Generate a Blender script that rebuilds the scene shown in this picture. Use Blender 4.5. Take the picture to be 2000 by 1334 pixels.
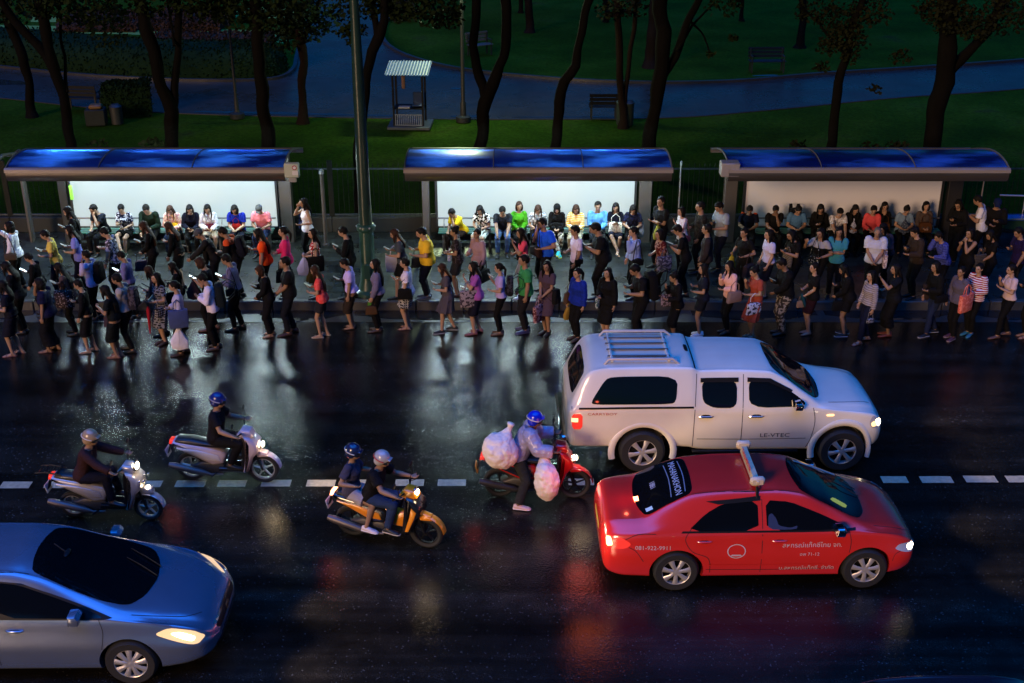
import bpy, bmesh, math, random
from mathutils import Vector, Matrix, noise
from mathutils.bvhtree import BVHTree
R = math.radians
random.seed(7)
scene = bpy.context.scene
for _o in list(bpy.data.objects): bpy.data.objects.remove(_o)
C = scene.collection

# ------------------------------------------------------------------ camera
CAM_H, F_PX, PITCH = 10.3, 2440.0, 24.6
cam_d = bpy.data.cameras.new('camera'); cam = bpy.data.objects.new('camera', cam_d); C.objects.link(cam)
cam_d.sensor_width = 36.0; cam_d.lens = F_PX / 2000 * 36
cam_d.clip_start = 0.5; cam_d.clip_end = 800
cam.location = (0, 0, CAM_H); cam.rotation_euler = (R(90 - PITCH), 0, 0)
scene.camera = cam

# ------------------------------------------------------------------ sky, dusk glow, exposure
SUN_EL = 15.0
w = bpy.data.worlds.new('World'); scene.world = w; w.use_nodes = True
nt = w.node_tree
bg = nt.nodes['Background']
sky = nt.nodes.new('ShaderNodeTexSky'); sky.sky_type = 'NISHITA'; sky.sun_disc = False
sky.sun_elevation = R(SUN_EL); sky.sun_rotation = math.pi + R(32); sky.air_density = 1.4; sky.dust_density = 0.4; sky.ozone_density = 3.0
mixc = nt.nodes.new('ShaderNodeMix'); mixc.data_type = 'RGBA'; mixc.blend_type = 'MULTIPLY'
mixc.inputs[0].default_value = 1.0; mixc.inputs[7].default_value = (0.12, 1.9, 5.4, 1)
nt.links.new(sky.outputs[0], mixc.inputs[6])
# late dusk over the city: the light is overhead, the horizon all round is already dim
wtc = nt.nodes.new('ShaderNodeTexCoord'); wsp = nt.nodes.new('ShaderNodeSeparateXYZ'); nt.links.new(wtc.outputs['Generated'], wsp.inputs[0])
wr = nt.nodes.new('ShaderNodeValToRGB'); we = wr.color_ramp.elements
we[0].position = .0; we[0].color = (.030, .030, .030, 1); we[1].position = 1.0; we[1].color = (1, 1, 1, 1)
for p_, v_ in ((.24, .022), (.36, .005), (.66, .006), (.74, .08), (.83, .75), (.9, 1.0)):
    q_ = we.new(p_); q_.color = (v_, v_, v_, 1)
nt.links.new(wsp.outputs[2], wr.inputs[0])
mix2 = nt.nodes.new('ShaderNodeMix'); mix2.data_type = 'RGBA'; mix2.blend_type = 'MULTIPLY'; mix2.inputs[0].default_value = 1.0
nt.links.new(mixc.outputs[2], mix2.inputs[6]); nt.links.new(wr.outputs[0], mix2.inputs[7]); nt.links.new(mix2.outputs[2], bg.inputs['Color'])
bg.inputs['Strength'].default_value = 0.15
sl = bpy.data.lights.new('dusk_sun', 'SUN'); sl.energy = 0.95; sl.angle = R(14); sl.color = (1.0, 0.62, 0.36)
so = bpy.data.objects.new('dusk_sun', sl); C.objects.link(so); so.rotation_euler = (R(90 - SUN_EL), 0, -R(32))
scene.view_settings.view_transform = 'Standard'; scene.view_settings.look = 'None'
scene.view_settings.exposure = 1.2; scene.view_settings.gamma = 1.0
scene.cycles.use_denoising = True
scene.cycles.max_bounces = 5; scene.cycles.diffuse_bounces = 2; scene.cycles.glossy_bounces = 3
scene.cycles.transmission_bounces = 3; scene.cycles.transparent_max_bounces = 6
scene.cycles.caustics_reflective = False; scene.cycles.caustics_refractive = False
scene.cycles.sample_clamp_indirect = 3.0

# ------------------------------------------------------------------ placing by sight line
TH = R(PITCH)
def ray(px, py):
    a = (px - 1000) / F_PX; b = (667 - py) / F_PX
    return Vector((a, math.cos(TH) + b * math.sin(TH), -math.sin(TH) + b * math.cos(TH)))
def G(px, py, z=0.0):
    d = ray(px, py); t = (z - CAM_H) / d.z
    return Vector((d.x * t, d.y * t, z))
def AY(px, py, Y):
    d = ray(px, py); t = Y / d.y
    return Vector((d.x * t, Y, CAM_H + d.z * t))

# ------------------------------------------------------------------ materials
MATS = {}
def srgb(h):
    if isinstance(h, str):
        h = h.lstrip('#'); v = [int(h[i:i+2], 16) / 255 for i in (0, 2, 4)]
    else: v = h
    return tuple(c / 12.92 if c <= 0.04045 else ((c + 0.055) / 1.055) ** 2.4 for c in v)
def new_mat(name):
    m = bpy.data.materials.new(name); m.use_nodes = True
    return m, m.node_tree, m.node_tree.nodes['Principled BSDF']
def mat(name, col, rough=0.6, metal=0.0, coat=0.0, emit=None, es=0.0, var=0.12, vs=9.0, bump=0.0, bs=60.0, spec=0.5, stretch=None):
    """principled with procedural colour mottling and a little bump"""
    if name in MATS: return MATS[name]
    m, t, b = new_mat(name); N = t.nodes; L = t.links
    b.inputs['Roughness'].default_value = rough; b.inputs['Metallic'].default_value = metal
    b.inputs['Coat Weight'].default_value = coat; b.inputs['Coat Roughness'].default_value = 0.06
    b.inputs['Specular IOR Level'].default_value = spec
    tc = N.new('ShaderNodeTexCoord'); src = tc.outputs['Object']
    if stretch:
        mp = N.new('ShaderNodeMapping'); mp.inputs['Scale'].default_value = stretch; L.new(src, mp.inputs[0]); src = mp.outputs[0]
    nz = N.new('ShaderNodeTexNoise'); nz.inputs['Scale'].default_value = vs; nz.inputs['Detail'].default_value = 4
    L.new(src, nz.inputs['Vector'])
    mx = N.new('ShaderNodeMix'); mx.data_type = 'RGBA'
    mx.inputs[6].default_value = tuple(max(0, c * (1 - var)) for c in col) + (1,)
    mx.inputs[7].default_value = tuple(min(1, c * (1 + var)) for c in col) + (1,)
    L.new(nz.outputs['Fac'], mx.inputs[0]); L.new(mx.outputs[2], b.inputs['Base Color'])
    if bump:
        n2 = N.new('ShaderNodeTexNoise'); n2.inputs['Scale'].default_value = bs; n2.inputs['Detail'].default_value = 3
        L.new(src, n2.inputs['Vector'])
        bp = N.new('ShaderNodeBump'); bp.inputs['Strength'].default_value = bump; bp.inputs['Distance'].default_value = 0.02
        L.new(n2.outputs['Fac'], bp.inputs['Height']); L.new(bp.outputs[0], b.inputs['Normal'])
    if emit:
        b.inputs['Emission Color'].default_value = tuple(emit) + (1,); b.inputs['Emission Strength'].default_value = es
    MATS[name] = m
    return m

# ------------------------------------------------------------------ mesh helpers
class MB:
    """collects shapes into one mesh"""
    def __init__(s): s.v = []; s.f = []; s.mi = []
    def add(s, vs, fs, mi=0):
        o = len(s.v); s.v += [tuple(v) for v in vs]; s.f += [tuple(i + o for i in f) for f in fs]; s.mi += [mi] * len(fs)
    def box(s, c, d, rot=None, mi=0, bev=0.0):
        hx, hy, hz = d[0] / 2, d[1] / 2, d[2] / 2
        if bev > 0:
            b = min(bev, hx * .9, hy * .9, hz * .9)
            vs = []; idx = {}
            for sx in (-1, 1):
                for sy in (-1, 1):
                    for sz in (-1, 1):
                        for k, q in enumerate(((0, b, b), (b, 0, b), (b, b, 0))):
                            idx[(sx, sy, sz, k)] = len(vs)
                            vs.append(Vector((sx * (hx - q[0]), sy * (hy - q[1]), sz * (hz - q[2]))))
            I = idx; fs = []
            for q in (-1, 1):
                fs.append([I[(q, a, b2, 0)] for a, b2 in ((-1, -1), (1, -1), (1, 1), (-1, 1))][::q])
                fs.append([I[(a, q, b2, 1)] for a, b2 in ((-1, -1), (-1, 1), (1, 1), (1, -1))][::q])
                fs.append([I[(a, b2, q, 2)] for a, b2 in ((-1, -1), (1, -1), (1, 1), (-1, 1))][::q])
            for a in (-1, 1):
                for b2 in (-1, 1):
                    fs.append([I[(a, b2, -1, 0)], I[(a, b2, 1, 0)], I[(a, b2, 1, 1)], I[(a, b2, -1, 1)]])
                    fs.append([I[(a, -1, b2, 0)], I[(a, 1, b2, 0)], I[(a, 1, b2, 2)], I[(a, -1, b2, 2)]])
                    fs.append([I[(-1, a, b2, 1)], I[(1, a, b2, 1)], I[(1, a, b2, 2)], I[(-1, a, b2, 2)]])
                    for c2 in (-1, 1): fs.append([I[(a, b2, c2, k)] for k in range(3)])
        else:
            vs = [Vector((x * hx, y * hy, z * hz)) for x in (-1, 1) for y in (-1, 1) for z in (-1, 1)]
            fs = [(0, 1, 3, 2), (4, 6, 7, 5), (0, 4, 5, 1), (2, 3, 7, 6), (0, 2, 6, 4), (1, 5, 7, 3)]
        M = rot if rot is not None else Matrix.Identity(3)
        if isinstance(M, (tuple, list)):
            from mathutils import Euler
            M = Euler(M).to_matrix()
        s.add([M @ v + Vector(c) for v in vs], fs, mi)
    def tube(s, pts, rad, n=8, flat=1.0, side=None, caps=True, mi=0):
        """tapered tube along pts; flat squashes across 'side' direction"""
        pts = [Vector(p) for p in pts]; m = len(pts)
        if not isinstance(rad, (list, tuple)): rad = [rad] * m
        vs = []; prev = None
        for i, p in enumerate(pts):
            t = (pts[min(i + 1, m - 1)] - pts[max(i - 1, 0)])
            if t.length < 1e-9: t = Vector((0, 0, 1))
            t.normalize()
            if side is not None: u = Vector(side) - t * t.dot(Vector(side))
            elif prev is not None: u = prev - t * t.dot(prev)
            else: u = (Vector((0, 0, 1)) if abs(t.z) < .9 else Vector((1, 0, 0))).cross(t)
            if u.length < 1e-6: u = t.orthogonal()
            u.normalize(); v2 = t.cross(u); prev = u
            r = rad[i]; ra, rb = (r if not isinstance(r, tuple) else r[0]), (r * flat if not isinstance(r, tuple) else r[1])
            for k in range(n):
                a = 2 * math.pi * k / n
                vs.append(p + u * math.cos(a) * ra + v2 * math.sin(a) * rb)
        fs = []
        for i in range(m - 1):
            for k in range(n):
                a = i * n + k; b = i * n + (k + 1) % n
                fs.append((a, b, b + n, a + n))
        if caps:
            fs.append(tuple(range(n))[::-1]); fs.append(tuple((m - 1) * n + k for k in range(n)))
        s.add(vs, fs, mi)
    def ell(s, c, r, rot=None, nu=14, nv=9, mi=0):
        c = Vector(c); vs = []; fs = []
        M = rot if rot is not None else Matrix.Identity(3)
        for j in range(1, nv):
            ph = math.pi * j / nv
            for i in range(nu):
                th = 2 * math.pi * i / nu
                vs.append(M @ Vector((r[0] * math.sin(ph) * math.cos(th), r[1] * math.sin(ph) * math.sin(th), r[2] * math.cos(ph))) + c)
        top = len(vs); vs.append(M @ Vector((0, 0, r[2])) + c); bot = len(vs); vs.append(M @ Vector((0, 0, -r[2])) + c)
        for j in range(nv - 2):
            for i in range(nu):
                a = j * nu + i; b = j * nu + (i + 1) % nu
                fs.append((a, a + nu, b + nu, b))
        for i in range(nu):
            fs.append((top, i, (i + 1) % nu)); k = (nv - 2) * nu
            fs.append((bot, k + (i + 1) % nu, k + i))
        s.add(vs, fs, mi)
    def lathe(s, prof, axis='y', n=32, c=(0, 0, 0), mi=0, closed=False, caps=True):
        """prof: (radius, along) pairs"""
        c = Vector(c); vs = []; fs = []; m = len(prof)
        for r, h in prof:
            for k in range(n):
                a = 2 * math.pi * k / n
                if axis == 'y': p = Vector((r * math.cos(a), h, r * math.sin(a)))
                elif axis == 'z': p = Vector((r * math.cos(a), r * math.sin(a), h))
                else: p = Vector((h, r * math.cos(a), r * math.sin(a)))
                vs.append(p + c)
        for i in range(m - 1 if not closed else m):
            j = (i + 1) % m
            for k in range(n):
                fs.append((i * n + k, i * n + (k + 1) % n, j * n + (k + 1) % n, j * n + k))
        if not closed and caps:
            if prof[0][0] > 1e-6: fs.append(tuple(range(n)))
            if prof[-1][0] > 1e-6: fs.append(tuple((m - 1) * n + k for k in range(n))[::-1])
        s.add(vs, fs, mi)
    def loft(s, rings, caps=True, mi=0, closed=True):
        n = len(rings[0]); vs = [p for r in rings for p in r]; fs = []
        for i in range(len(rings) - 1):
            for k in range(n if closed else n - 1):
                a = i * n + k; b = i * n + (k + 1) % n
                fs.append((a, b, b + n, a + n))
        if caps:
            fs.append(tuple(range(n))[::-1]); fs.append(tuple((len(rings) - 1) * n + k for k in range(n)))
        s.add(vs, fs, mi)
    def slab(s, prof, y0, y1, r=0.03, plane='xz', mi=0, crown=0.0):
        """profile polygon (x,z) given thickness between y0..y1 with rounded rims"""
        n = len(prof); cx = sum(p[0] for p in prof) / n; cz = sum(p[1] for p in prof) / n
        def ring(k, y):
            out = []
            for i, (x, z) in enumerate(prof):
                px, pz = prof[i - 1]; nx, nz = prof[(i + 1) % n]
                tx, tz = nx - px, nz - pz; L = math.hypot(tx, tz) or 1
                ix, iz = -tz / L, tx / L
                if (cx - x) * ix + (cz - z) * iz < 0: ix, iz = -ix, -iz
                out.append((x + ix * k, y, z + iz * k))
            return out
        sg = 1 if y1 > y0 else -1
        rings = [ring(r, y0), ring(r * .3, y0 + sg * r * .3), ring(0, y0 + sg * r), ring(0, y1 - sg * r), ring(r * .3, y1 - sg * r * .3), ring(r, y1)]
        s.loft(rings, mi=mi)
    def mesh(s, name):
        me = bpy.data.meshes.new(name); me.from_pydata(s.v, [], s.f); me.update()
        if any(s.mi): me.polygons.foreach_set('material_index', s.mi)
        return me
def fix_normals(me):
    b = bmesh.new(); b.from_mesh(me); bmesh.ops.recalc_face_normals(b, faces=b.faces); b.to_mesh(me); b.free()
def link(o, parent=None):
    C.objects.link(o)
    if parent is not None: o.parent = parent
    return o
def OBJ(name, mb, m, parent=None, smooth=True, loc=None, rot=None, auto=None):
    me = mb if isinstance(mb, bpy.types.Mesh) else mb.mesh(name)
    if not isinstance(mb, bpy.types.Mesh): fix_normals(me)
    for x in (m if isinstance(m, (list, tuple)) else [m]): me.materials.append(x)
    if smooth:
        me.polygons.foreach_set('use_smooth', [True] * len(me.polygons))
        try: me.set_sharp_from_angle(angle=R(auto or 38))
        except Exception: pass
    o = bpy.data.objects.new(name, me); link(o, parent)
    if loc is not None: o.location = loc
    if rot is not None: o.rotation_euler = rot
    return o
def tag(o, label, cat=None, group=None):
    o['label'] = label
    if cat: o['category'] = cat
    if group: o['group'] = group
    return o
def EMPTY(name, loc=(0, 0, 0), rz=0, label=None, cat=None, group=None):
    o = bpy.data.objects.new(name, None); link(o); o.empty_display_size = .1
    o.location = loc; o.rotation_euler = (0, 0, rz)
    if label: tag(o, label, cat, group)
    return o
def struct(o): o['kind'] = 'structure'; return o
def kids(o): return [x for x in bpy.data.objects if x.parent == o]
def copy_tree(o, kidmap, parent=None):
    c = o.copy(); C.objects.link(c); c.parent = parent
    for ch in kidmap.get(o.name, []): copy_tree(ch, kidmap, c)
    return c
def kmap():
    d = {}
    for x in bpy.data.objects:
        if x.parent: d.setdefault(x.parent.name, []).append(x)
    return d
def remesh(mb, name, vox, smooth_n=2):
    me = mb.mesh(name); fix_normals(me)
    o = bpy.data.objects.new('tmp', me); C.objects.link(o)
    md = o.modifiers.new('r', 'REMESH'); md.mode = 'VOXEL'; md.voxel_size = vox; md.adaptivity = 0
    if smooth_n:
        sm = o.modifiers.new('s', 'SMOOTH'); sm.factor = 0.5; sm.iterations = smooth_n
    dg = bpy.context.evaluated_depsgraph_get()
    ev = o.evaluated_get(dg); out = bpy.data.meshes.new_from_object(ev)
    out.name = name
    bpy.data.objects.remove(o); bpy.data.meshes.remove(me)
    out.polygons.foreach_set('use_smooth', [True] * len(out.polygons))
    return out
# ================================================================== setting
def sheet_material(name, kind):
    m, t, b = new_mat(name); N = t.nodes; L = t.links
    tc = N.new('ShaderNodeTexCoord'); P = tc.outputs['Object']
    def nz(sc, det=5, rough=.6, vec=P):
        x = N.new('ShaderNodeTexNoise'); x.inputs['Scale'].default_value = sc; x.inputs['Detail'].default_value = det
        x.inputs['Roughness'].default_value = rough; L.new(vec, x.inputs['Vector']); return x.outputs['Fac']
    def ramp(fac, stops):
        r = N.new('ShaderNodeValToRGB'); e = r.color_ramp.elements
        while len(e) > 1: e.remove(e[-1])
        e[0].position, e[0].color = stops[0][0], tuple(stops[0][1]) + (1,)
        for p, c in stops[1:]:
            q = e.new(p); q.color = tuple(c) + (1,)
        L.new(fac, r.inputs[0]); return r.outputs[0]
    def g(v): return (v, v, v)
    def bump(h, s, d, prev=None):
        bp = N.new('ShaderNodeBump'); bp.inputs['Strength'].default_value = s; bp.inputs['Distance'].default_value = d
        L.new(h, bp.inputs['Height'])
        if prev is not None: L.new(prev, bp.inputs['Normal'])
        return bp.outputs[0]
    if kind == 'road':
        mp = N.new('ShaderNodeMapping'); mp.inputs['Scale'].default_value = (.25, 1.2, 1); L.new(P, mp.inputs[0])
        va = N.new('ShaderNodeTexVoronoi'); va.inputs['Scale'].default_value = 55; L.new(P, va.inputs['Vector'])
        agg = N.new('ShaderNodeMath'); agg.operation = 'GREATER_THAN'; sc_ = N.new('ShaderNodeSeparateColor'); L.new(va.outputs['Color'], sc_.inputs[0]); L.new(sc_.outputs[0], agg.inputs[0]); agg.inputs[1].default_value = .986  # pale aggregate specks, with wet sparkle painted into the base colour
        mg = N.new('ShaderNodeMix'); mg.data_type = 'RGBA'; L.new(agg.outputs[0], mg.inputs[0]); L.new(ramp(nz(3), [(.3, (.0065, .0055, .0045)), (.7, (.015, .0125, .0095))]), mg.inputs[6]); mg.inputs[7].default_value = (.040, .038, .036, 1)
        mh = N.new('ShaderNodeMix'); mh.data_type = 'RGBA'; mh.blend_type = 'MULTIPLY'; mh.inputs[0].default_value = 1; L.new(mg.outputs[2], mh.inputs[6]); L.new(ramp(nz(60, 2), [(.35, g(.45)), (.65, g(1.5))]), mh.inputs[7])
        # tyre-polished bands along the lanes and a few darker patched areas
        my = N.new('ShaderNodeMapping'); my.inputs['Scale'].default_value = (.05, 1.6, 1); L.new(P, my.inputs[0])
        mi_ = N.new('ShaderNodeMix'); mi_.data_type = 'RGBA'; mi_.blend_type = 'MULTIPLY'; mi_.inputs[0].default_value = 1; L.new(mh.outputs[2], mi_.inputs[6]); L.new(ramp(nz(1.1, 3, .6, my.outputs[0]), [(.38, g(.55)), (.5, g(1)), (.62, g(1.7))]), mi_.inputs[7])
        L.new(mi_.outputs[2], b.inputs['Base Color'])
        L.new(ramp(nz(.9, 6, .62, mp.outputs[0]), [(.30, g(.09)), (.52, g(.16)), (.75, g(.27))]), b.inputs['Roughness'])
        v = N.new('ShaderNodeTexVoronoi'); v.inputs['Scale'].default_value = 30; L.new(P, v.inputs['Vector'])
        n1 = bump(v.outputs['Distance'], .40, .005)
        n2 = bump(nz(150, 2), .35, .003, n1)
        L.new(bump(nz(1.1, 3), .25, .02, n2), b.inputs['Normal'])
        b.inputs['Specular IOR Level'].default_value = .34
    elif kind == 'water':
        b.inputs['Base Color'].default_value = (.012, .013, .015, 1); b.inputs['Roughness'].default_value = .07
        L.new(bump(nz(6, 3), .12, .01), b.inputs['Normal'])
    elif kind == 'paving':
        br = N.new('ShaderNodeTexBrick'); br.inputs['Scale'].default_value = 1.0
        br.inputs['Brick Width'].default_value = .6; br.inputs['Row Height'].default_value = .3; br.inputs['Mortar Size'].default_value = .02
        br.inputs['Color1'].default_value = (.040, .047, .043, 1); br.inputs['Color2'].default_value = (.022, .027, .026, 1); br.inputs['Mortar'].default_value = (.008, .008, .008, 1)
        L.new(P, br.inputs['Vector'])
        mx = N.new('ShaderNodeMix'); mx.data_type = 'RGBA'; mx.blend_type = 'MULTIPLY'; mx.inputs[0].default_value = 1
        L.new(br.outputs['Color'], mx.inputs[6]); L.new(ramp(nz(2.2), [(.3, g(.35)), (.7, g(1))]), mx.inputs[7]); L.new(mx.outputs[2], b.inputs['Base Color'])
        L.new(ramp(nz(1.6), [(.35, g(.22)), (.65, g(.5))]), b.inputs['Roughness'])
        L.new(bump(nz(40), .3, .01), b.inputs['Normal'])
    elif kind == 'grass':
        mxg = N.new('ShaderNodeMix'); mxg.data_type = 'RGBA'; mxg.blend_type = 'MULTIPLY'; mxg.inputs[0].default_value = 1
        L.new(ramp(nz(.35, 6), [(.3, (.013, .034, .001)), (.5, (.021, .056, .002)), (.62, (.032, .070, .004)), (.72, (.034, .042, .009))]), mxg.inputs[6])
        L.new(ramp(nz(9, 8, .75), [(.3, g(.35)), (.5, g(.9)), (.7, g(1.35))]), mxg.inputs[7]); L.new(mxg.outputs[2], b.inputs['Base Color'])
        b.inputs['Roughness'].default_value = .9; b.inputs['Specular IOR Level'].default_value = .03
        L.new(bump(nz(30, 6, .8), .9, .06), b.inputs['Normal'])
    elif kind == 'path':
        L.new(ramp(nz(2), [(.3, (.016, .014, .013)), (.7, (.030, .027, .024))]), b.inputs['Base Color'])
        L.new(ramp(nz(.5, 6), [(.35, g(.22)), (.6, g(.34)), (.75, g(.5))]), b.inputs['Roughness'])
        L.new(bump(nz(60, 3), .35, .008), b.inputs['Normal']); b.inputs['Specular IOR Level'].default_value = .36
    MATS[name] = m
    return m
M_road = sheet_material('wet_asphalt', 'road'); M_water = sheet_material('standing_water', 'water')
M_pave = sheet_material('wet_paving', 'paving'); M_grass = sheet_material('lawn', 'grass'); M_path = sheet_material('wet_path', 'path')

def flat(name, pts, z, m, sub=0):
    b = bmesh.new(); vs = [b.verts.new((p[0], p[1], z)) for p in pts]; f = b.faces.new(vs); b.normal_update()
    if f.normal.z < 0: f.normal_flip()
    bmesh.ops.triangulate(b, faces=b.faces[:])
    me = bpy.data.meshes.new(name); b.to_mesh(me); b.free()
    return OBJ(name, me, m, smooth=False)
def rect(x0, y0, x1, y1): return [(x0, y0), (x1, y0), (x1, y1), (x0, y1)]

KERB_Y = 24.06; FENCE_Y = 28.45; PZ = .20
struct(flat('ground', rect(-250, -120, 250, 500), -0.03, M_grass))
struct(flat('road', rect(-80, -10, 80, KERB_Y + .05), 0.0, M_road))
M_conc = mat('kerb_concrete', (.050, .050, .046), .45, var=.35, vs=3, bump=.4, bs=30)
# gutter: shallow concrete channel and standing water in it
struct(flat('gutter', rect(-80, KERB_Y - .62, 80, KERB_Y + .02), 0.004, mat('gutter_concrete', (.045, .045, .045), .35, var=.3, vs=4, bump=.3)))
b = MB()
random.seed(3)
x = -14.0; pud = []
while x < 14:
    L_ = random.uniform(1.2, 3.4); n = 18
    for side in (0,):
        pts = [(x + L_ * i / n, KERB_Y - .02) for i in range(n + 1)] + [(x + L_ * (n - i) / n, KERB_Y - .02 - (.50 + .10 * noise.noise(Vector((x + i * .4, 3, 1)))) * math.sin(math.pi * min(max((n - i) / n, .04), .96)) ** .35) for i in range(n + 1)]
    vs = [(p[0], p[1], .008) for p in pts]
    k = n + 1
    fs = [(i, i + 1, 2 * k - 2 - i, 2 * k - 1 - i) for i in range(n)]
    b.add(vs, fs); x += L_ + random.uniform(.1, .5)
struct(OBJ('puddle', b, M_water, smooth=False))
b = MB(); x = -16.0
while x < 16:
    b.box((x + .495, KERB_Y + .09, .095), (.985, .18, .215), bev=.018); x += 1.0
struct(OBJ('kerb', b, M_conc))
b = MB(); b.box((0, (KERB_Y + .18 + FENCE_Y) / 2 + .2, .10), (120, FENCE_Y - KERB_Y + .22, .20))
struct(OBJ('pavement', b, M_pave, smooth=False))
# lane markings: short worn white dashes
M_line = mat('worn_road_paint', (.42, .33, .21), .5, var=.55, vs=14, bump=.3, bs=120)
def dash(px0, px1, py):
    y0 = G(px0, py + 6.5).y; y1 = G(px0, py - 6.5).y
    n = 6; b = MB()
    a0, a1 = G(px0, py).x, G(px1, py).x
    vs = [(a0 + (a1 - a0) * i / n, yy + .006 * noise.noise(Vector((i * 2.1, px0, yy))), 0.004) for yy in (y0, y1) for i in range(n + 1)]
    b.add(vs, [(i, i + 1, i + n + 2, i + n + 1) for i in range(n)])
    return b
bb = MB()
for (a, c, yy) in ((-170, -110, 948), (-85, -25, 948), (2, 60, 947.5), (88, 146, 947), (173, 231, 946), (260, 316, 945.5), (343, 401, 945), (426, 481, 944.5), (511, 568, 944), (599, 655, 944), (684, 740, 943.5), (772, 828, 943), (855, 910, 943), (940, 997, 942.5), (1025, 1082, 942), (1110, 1160, 941.5), (1195, 1250, 941), (1722, 1772, 937), (1798, 1860, 937), (1884, 1946, 936), (1966, 2026, 936), (2052, 2110, 935.5)):
    d = dash(a, c, yy); bb.add(d.v, d.f)
struct(OBJ('road_markings', bb, M_line, smooth=False))
# park: path, branch path
def Pg(l): return [G(px, py)[:2] for px, py in l]
def smooth_line(l, n=6):
    out = []
    for i in range(len(l) - 1):
        p0, p1, p2, p3 = l[max(i - 1, 0)], l[i], l[i + 1], l[min(i + 2, len(l) - 1)]
        for k in range(n):
            t = k / n
            out.append(tuple(.5 * (2 * b_ + (c - a) * t + (2 * a - 5 * b_ + 4 * c - d) * t * t + (3 * b_ - a - 3 * c + d) * t ** 3) for a, b_, c, d in zip(p0, p1, p2, p3)))
    return out + [tuple(l[-1])]
near_l = smooth_line([(-500, 150), (-200, 172), (0, 190), (200, 211), (400, 222), (700, 229), (1000, 232), (1300, 229), (1500, 214), (1750, 190), (2000, 172), (2400, 130)])
far_l = smooth_line([(-500, 100), (-200, 112), (0, 131), (150, 146), (300, 155), (450, 158), (540, 153), (572, 136), (579, 112), (588, 80), (602, 40), (612, 0), (630, -60), (650, -110)])
far_r = smooth_line([(960, -110), (850, -60), (790, 5), (752, 45), (748, 75), (775, 100), (830, 120), (900, 135), (1000, 147), (1150, 158), (1300, 162), (1450, 158), (1600, 145), (1800, 132), (2000, 118), (2400, 86)])
gn, gl, gr = Pg(near_l), Pg(far_l), Pg(far_r)
struct(flat('park_path', gl + gr + gn[::-1], -0.022, M_path))
def strip(name, line, wd, z, m, h=.10):
    mb = MB(); rings = []
    for i, p in enumerate(line):
        a = Vector(line[max(i - 1, 0)]); c = Vector(line[min(i + 1, len(line) - 1)]); t = (c - a).normalized(); nrm = Vector((-t.y, t.x)) * wd / 2; p = Vector(p)
        rings.append([(p.x - nrm.x, p.y - nrm.y, z), (p.x - nrm.x, p.y - nrm.y, z + h), (p.x + nrm.x, p.y + nrm.y, z + h), (p.x + nrm.x, p.y + nrm.y, z)])
    mb.loft(rings)
    return OBJ(name, mb, m, smooth=False)
M_pk = mat('path_kerb_concrete', (.022, .022, .024), .4, var=.4, spec=.3, vs=2)
struct(strip('path_kerb', gl, .14, -.03, M_pk)); struct(strip('path_kerb', gr, .14, -.03, M_pk)); struct(strip('path_kerb', gn, .10, -.03, M_pk, .03))
# standing water along the path
def puddle(px0, px1, py0, py1, hh):
    n = 24; top = []; bot = []
    for i in range(n + 1):
        t = i / n; px = px0 + (px1 - px0) * t; py = py0 + (py1 - py0) * t
        k = math.sin(math.pi * min(max(t, .02), .98)) ** .4 * (1 + .5 * noise.noise(Vector((px * .05, py, 0))))
        top.append(G(px, py - hh * k)); bot.append(G(px, py + hh * .6 * k))
    return flat('puddle', [p[:2] for p in top] + [p[:2] for p in bot[::-1]], -0.018, M_water)
for a in ((380, 700, 217, 224, 3.2), (880, 950, 226.5, 226.5, 3), (1000, 1200, 228, 227, 1.4), (700, 780, 224.5, 225.5, 2.4), (-20, 50, 160, 162, 6), (925, 990, 141, 147, 2.5), (1470, 1520, 147, 146, 1.6), (1773, 1790, 134, 134, 2), (1880, 1900, 181, 180, 2.2), (880, 900, 172, 172, 2.5)):
    struct(puddle(*a))

# ------------------------------------------------------------------ railing between pavement and park
M_rail = mat('dark_green_iron', (.004, .006, .005), .5, var=.3, spec=.2)
def fence(x0, x1, label):
    e = EMPTY('fence', ((x0 + x1) / 2, FENCE_Y, PZ), 0, label, 'fence', 'park railing sections'); L_ = x1 - x0
    w_ = MB(); w_.box((0, 0, .19), (L_, .22, .38), bev=.02); OBJ('plinth', w_, mat('plinth_concrete', (.008, .009, .008), .7, var=.4, vs=2), e, smooth=False)
    for z in (.42, 1.55):
        r_ = MB(); r_.box((0, 0, z), (L_, .035, .035)); OBJ('rail', r_, mat('railing_iron', (.03, .04, .05), .35, var=.2), e, smooth=False)
    n = int(L_ / .12)
    r_ = MB()
    for i in range(n):
        x_ = -L_ / 2 + .06 + i * .12
        r_.tube([(x_, 0, .36), (x_, 0, 1.62)], .008, 5); r_.tube([(x_, 0, 1.62), (x_, 0, 1.70)], [.013, .002], 5)
    o = OBJ('bar', r_, M_rail, e, smooth=False); o['kind'] = 'stuff'
    for x_ in (-L_ / 2 + .03, L_ / 2 - .03):
        r_ = MB(); r_.box((x_, 0, .88), (.06, .06, 1.75)); OBJ('post', r_, M_rail, e, smooth=False)
xs = [-16, -12.0, -8.0, -4.3, -1.2, 2.8, 6.6, 10.6, 14.6]
lb = ['behind the far left end of the left shelter', 'behind the left half of the left shelter', 'behind the right half of the left shelter', 'behind the tall green lamp post', 'behind the left half of the middle shelter', 'behind the right half of the middle shelter', 'behind the left half of the unlit right shelter', 'behind the right half of the unlit right shelter']
for i in range(8): fence(xs[i], xs[i + 1], 'dark iron park railing ' + lb[i])
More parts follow.
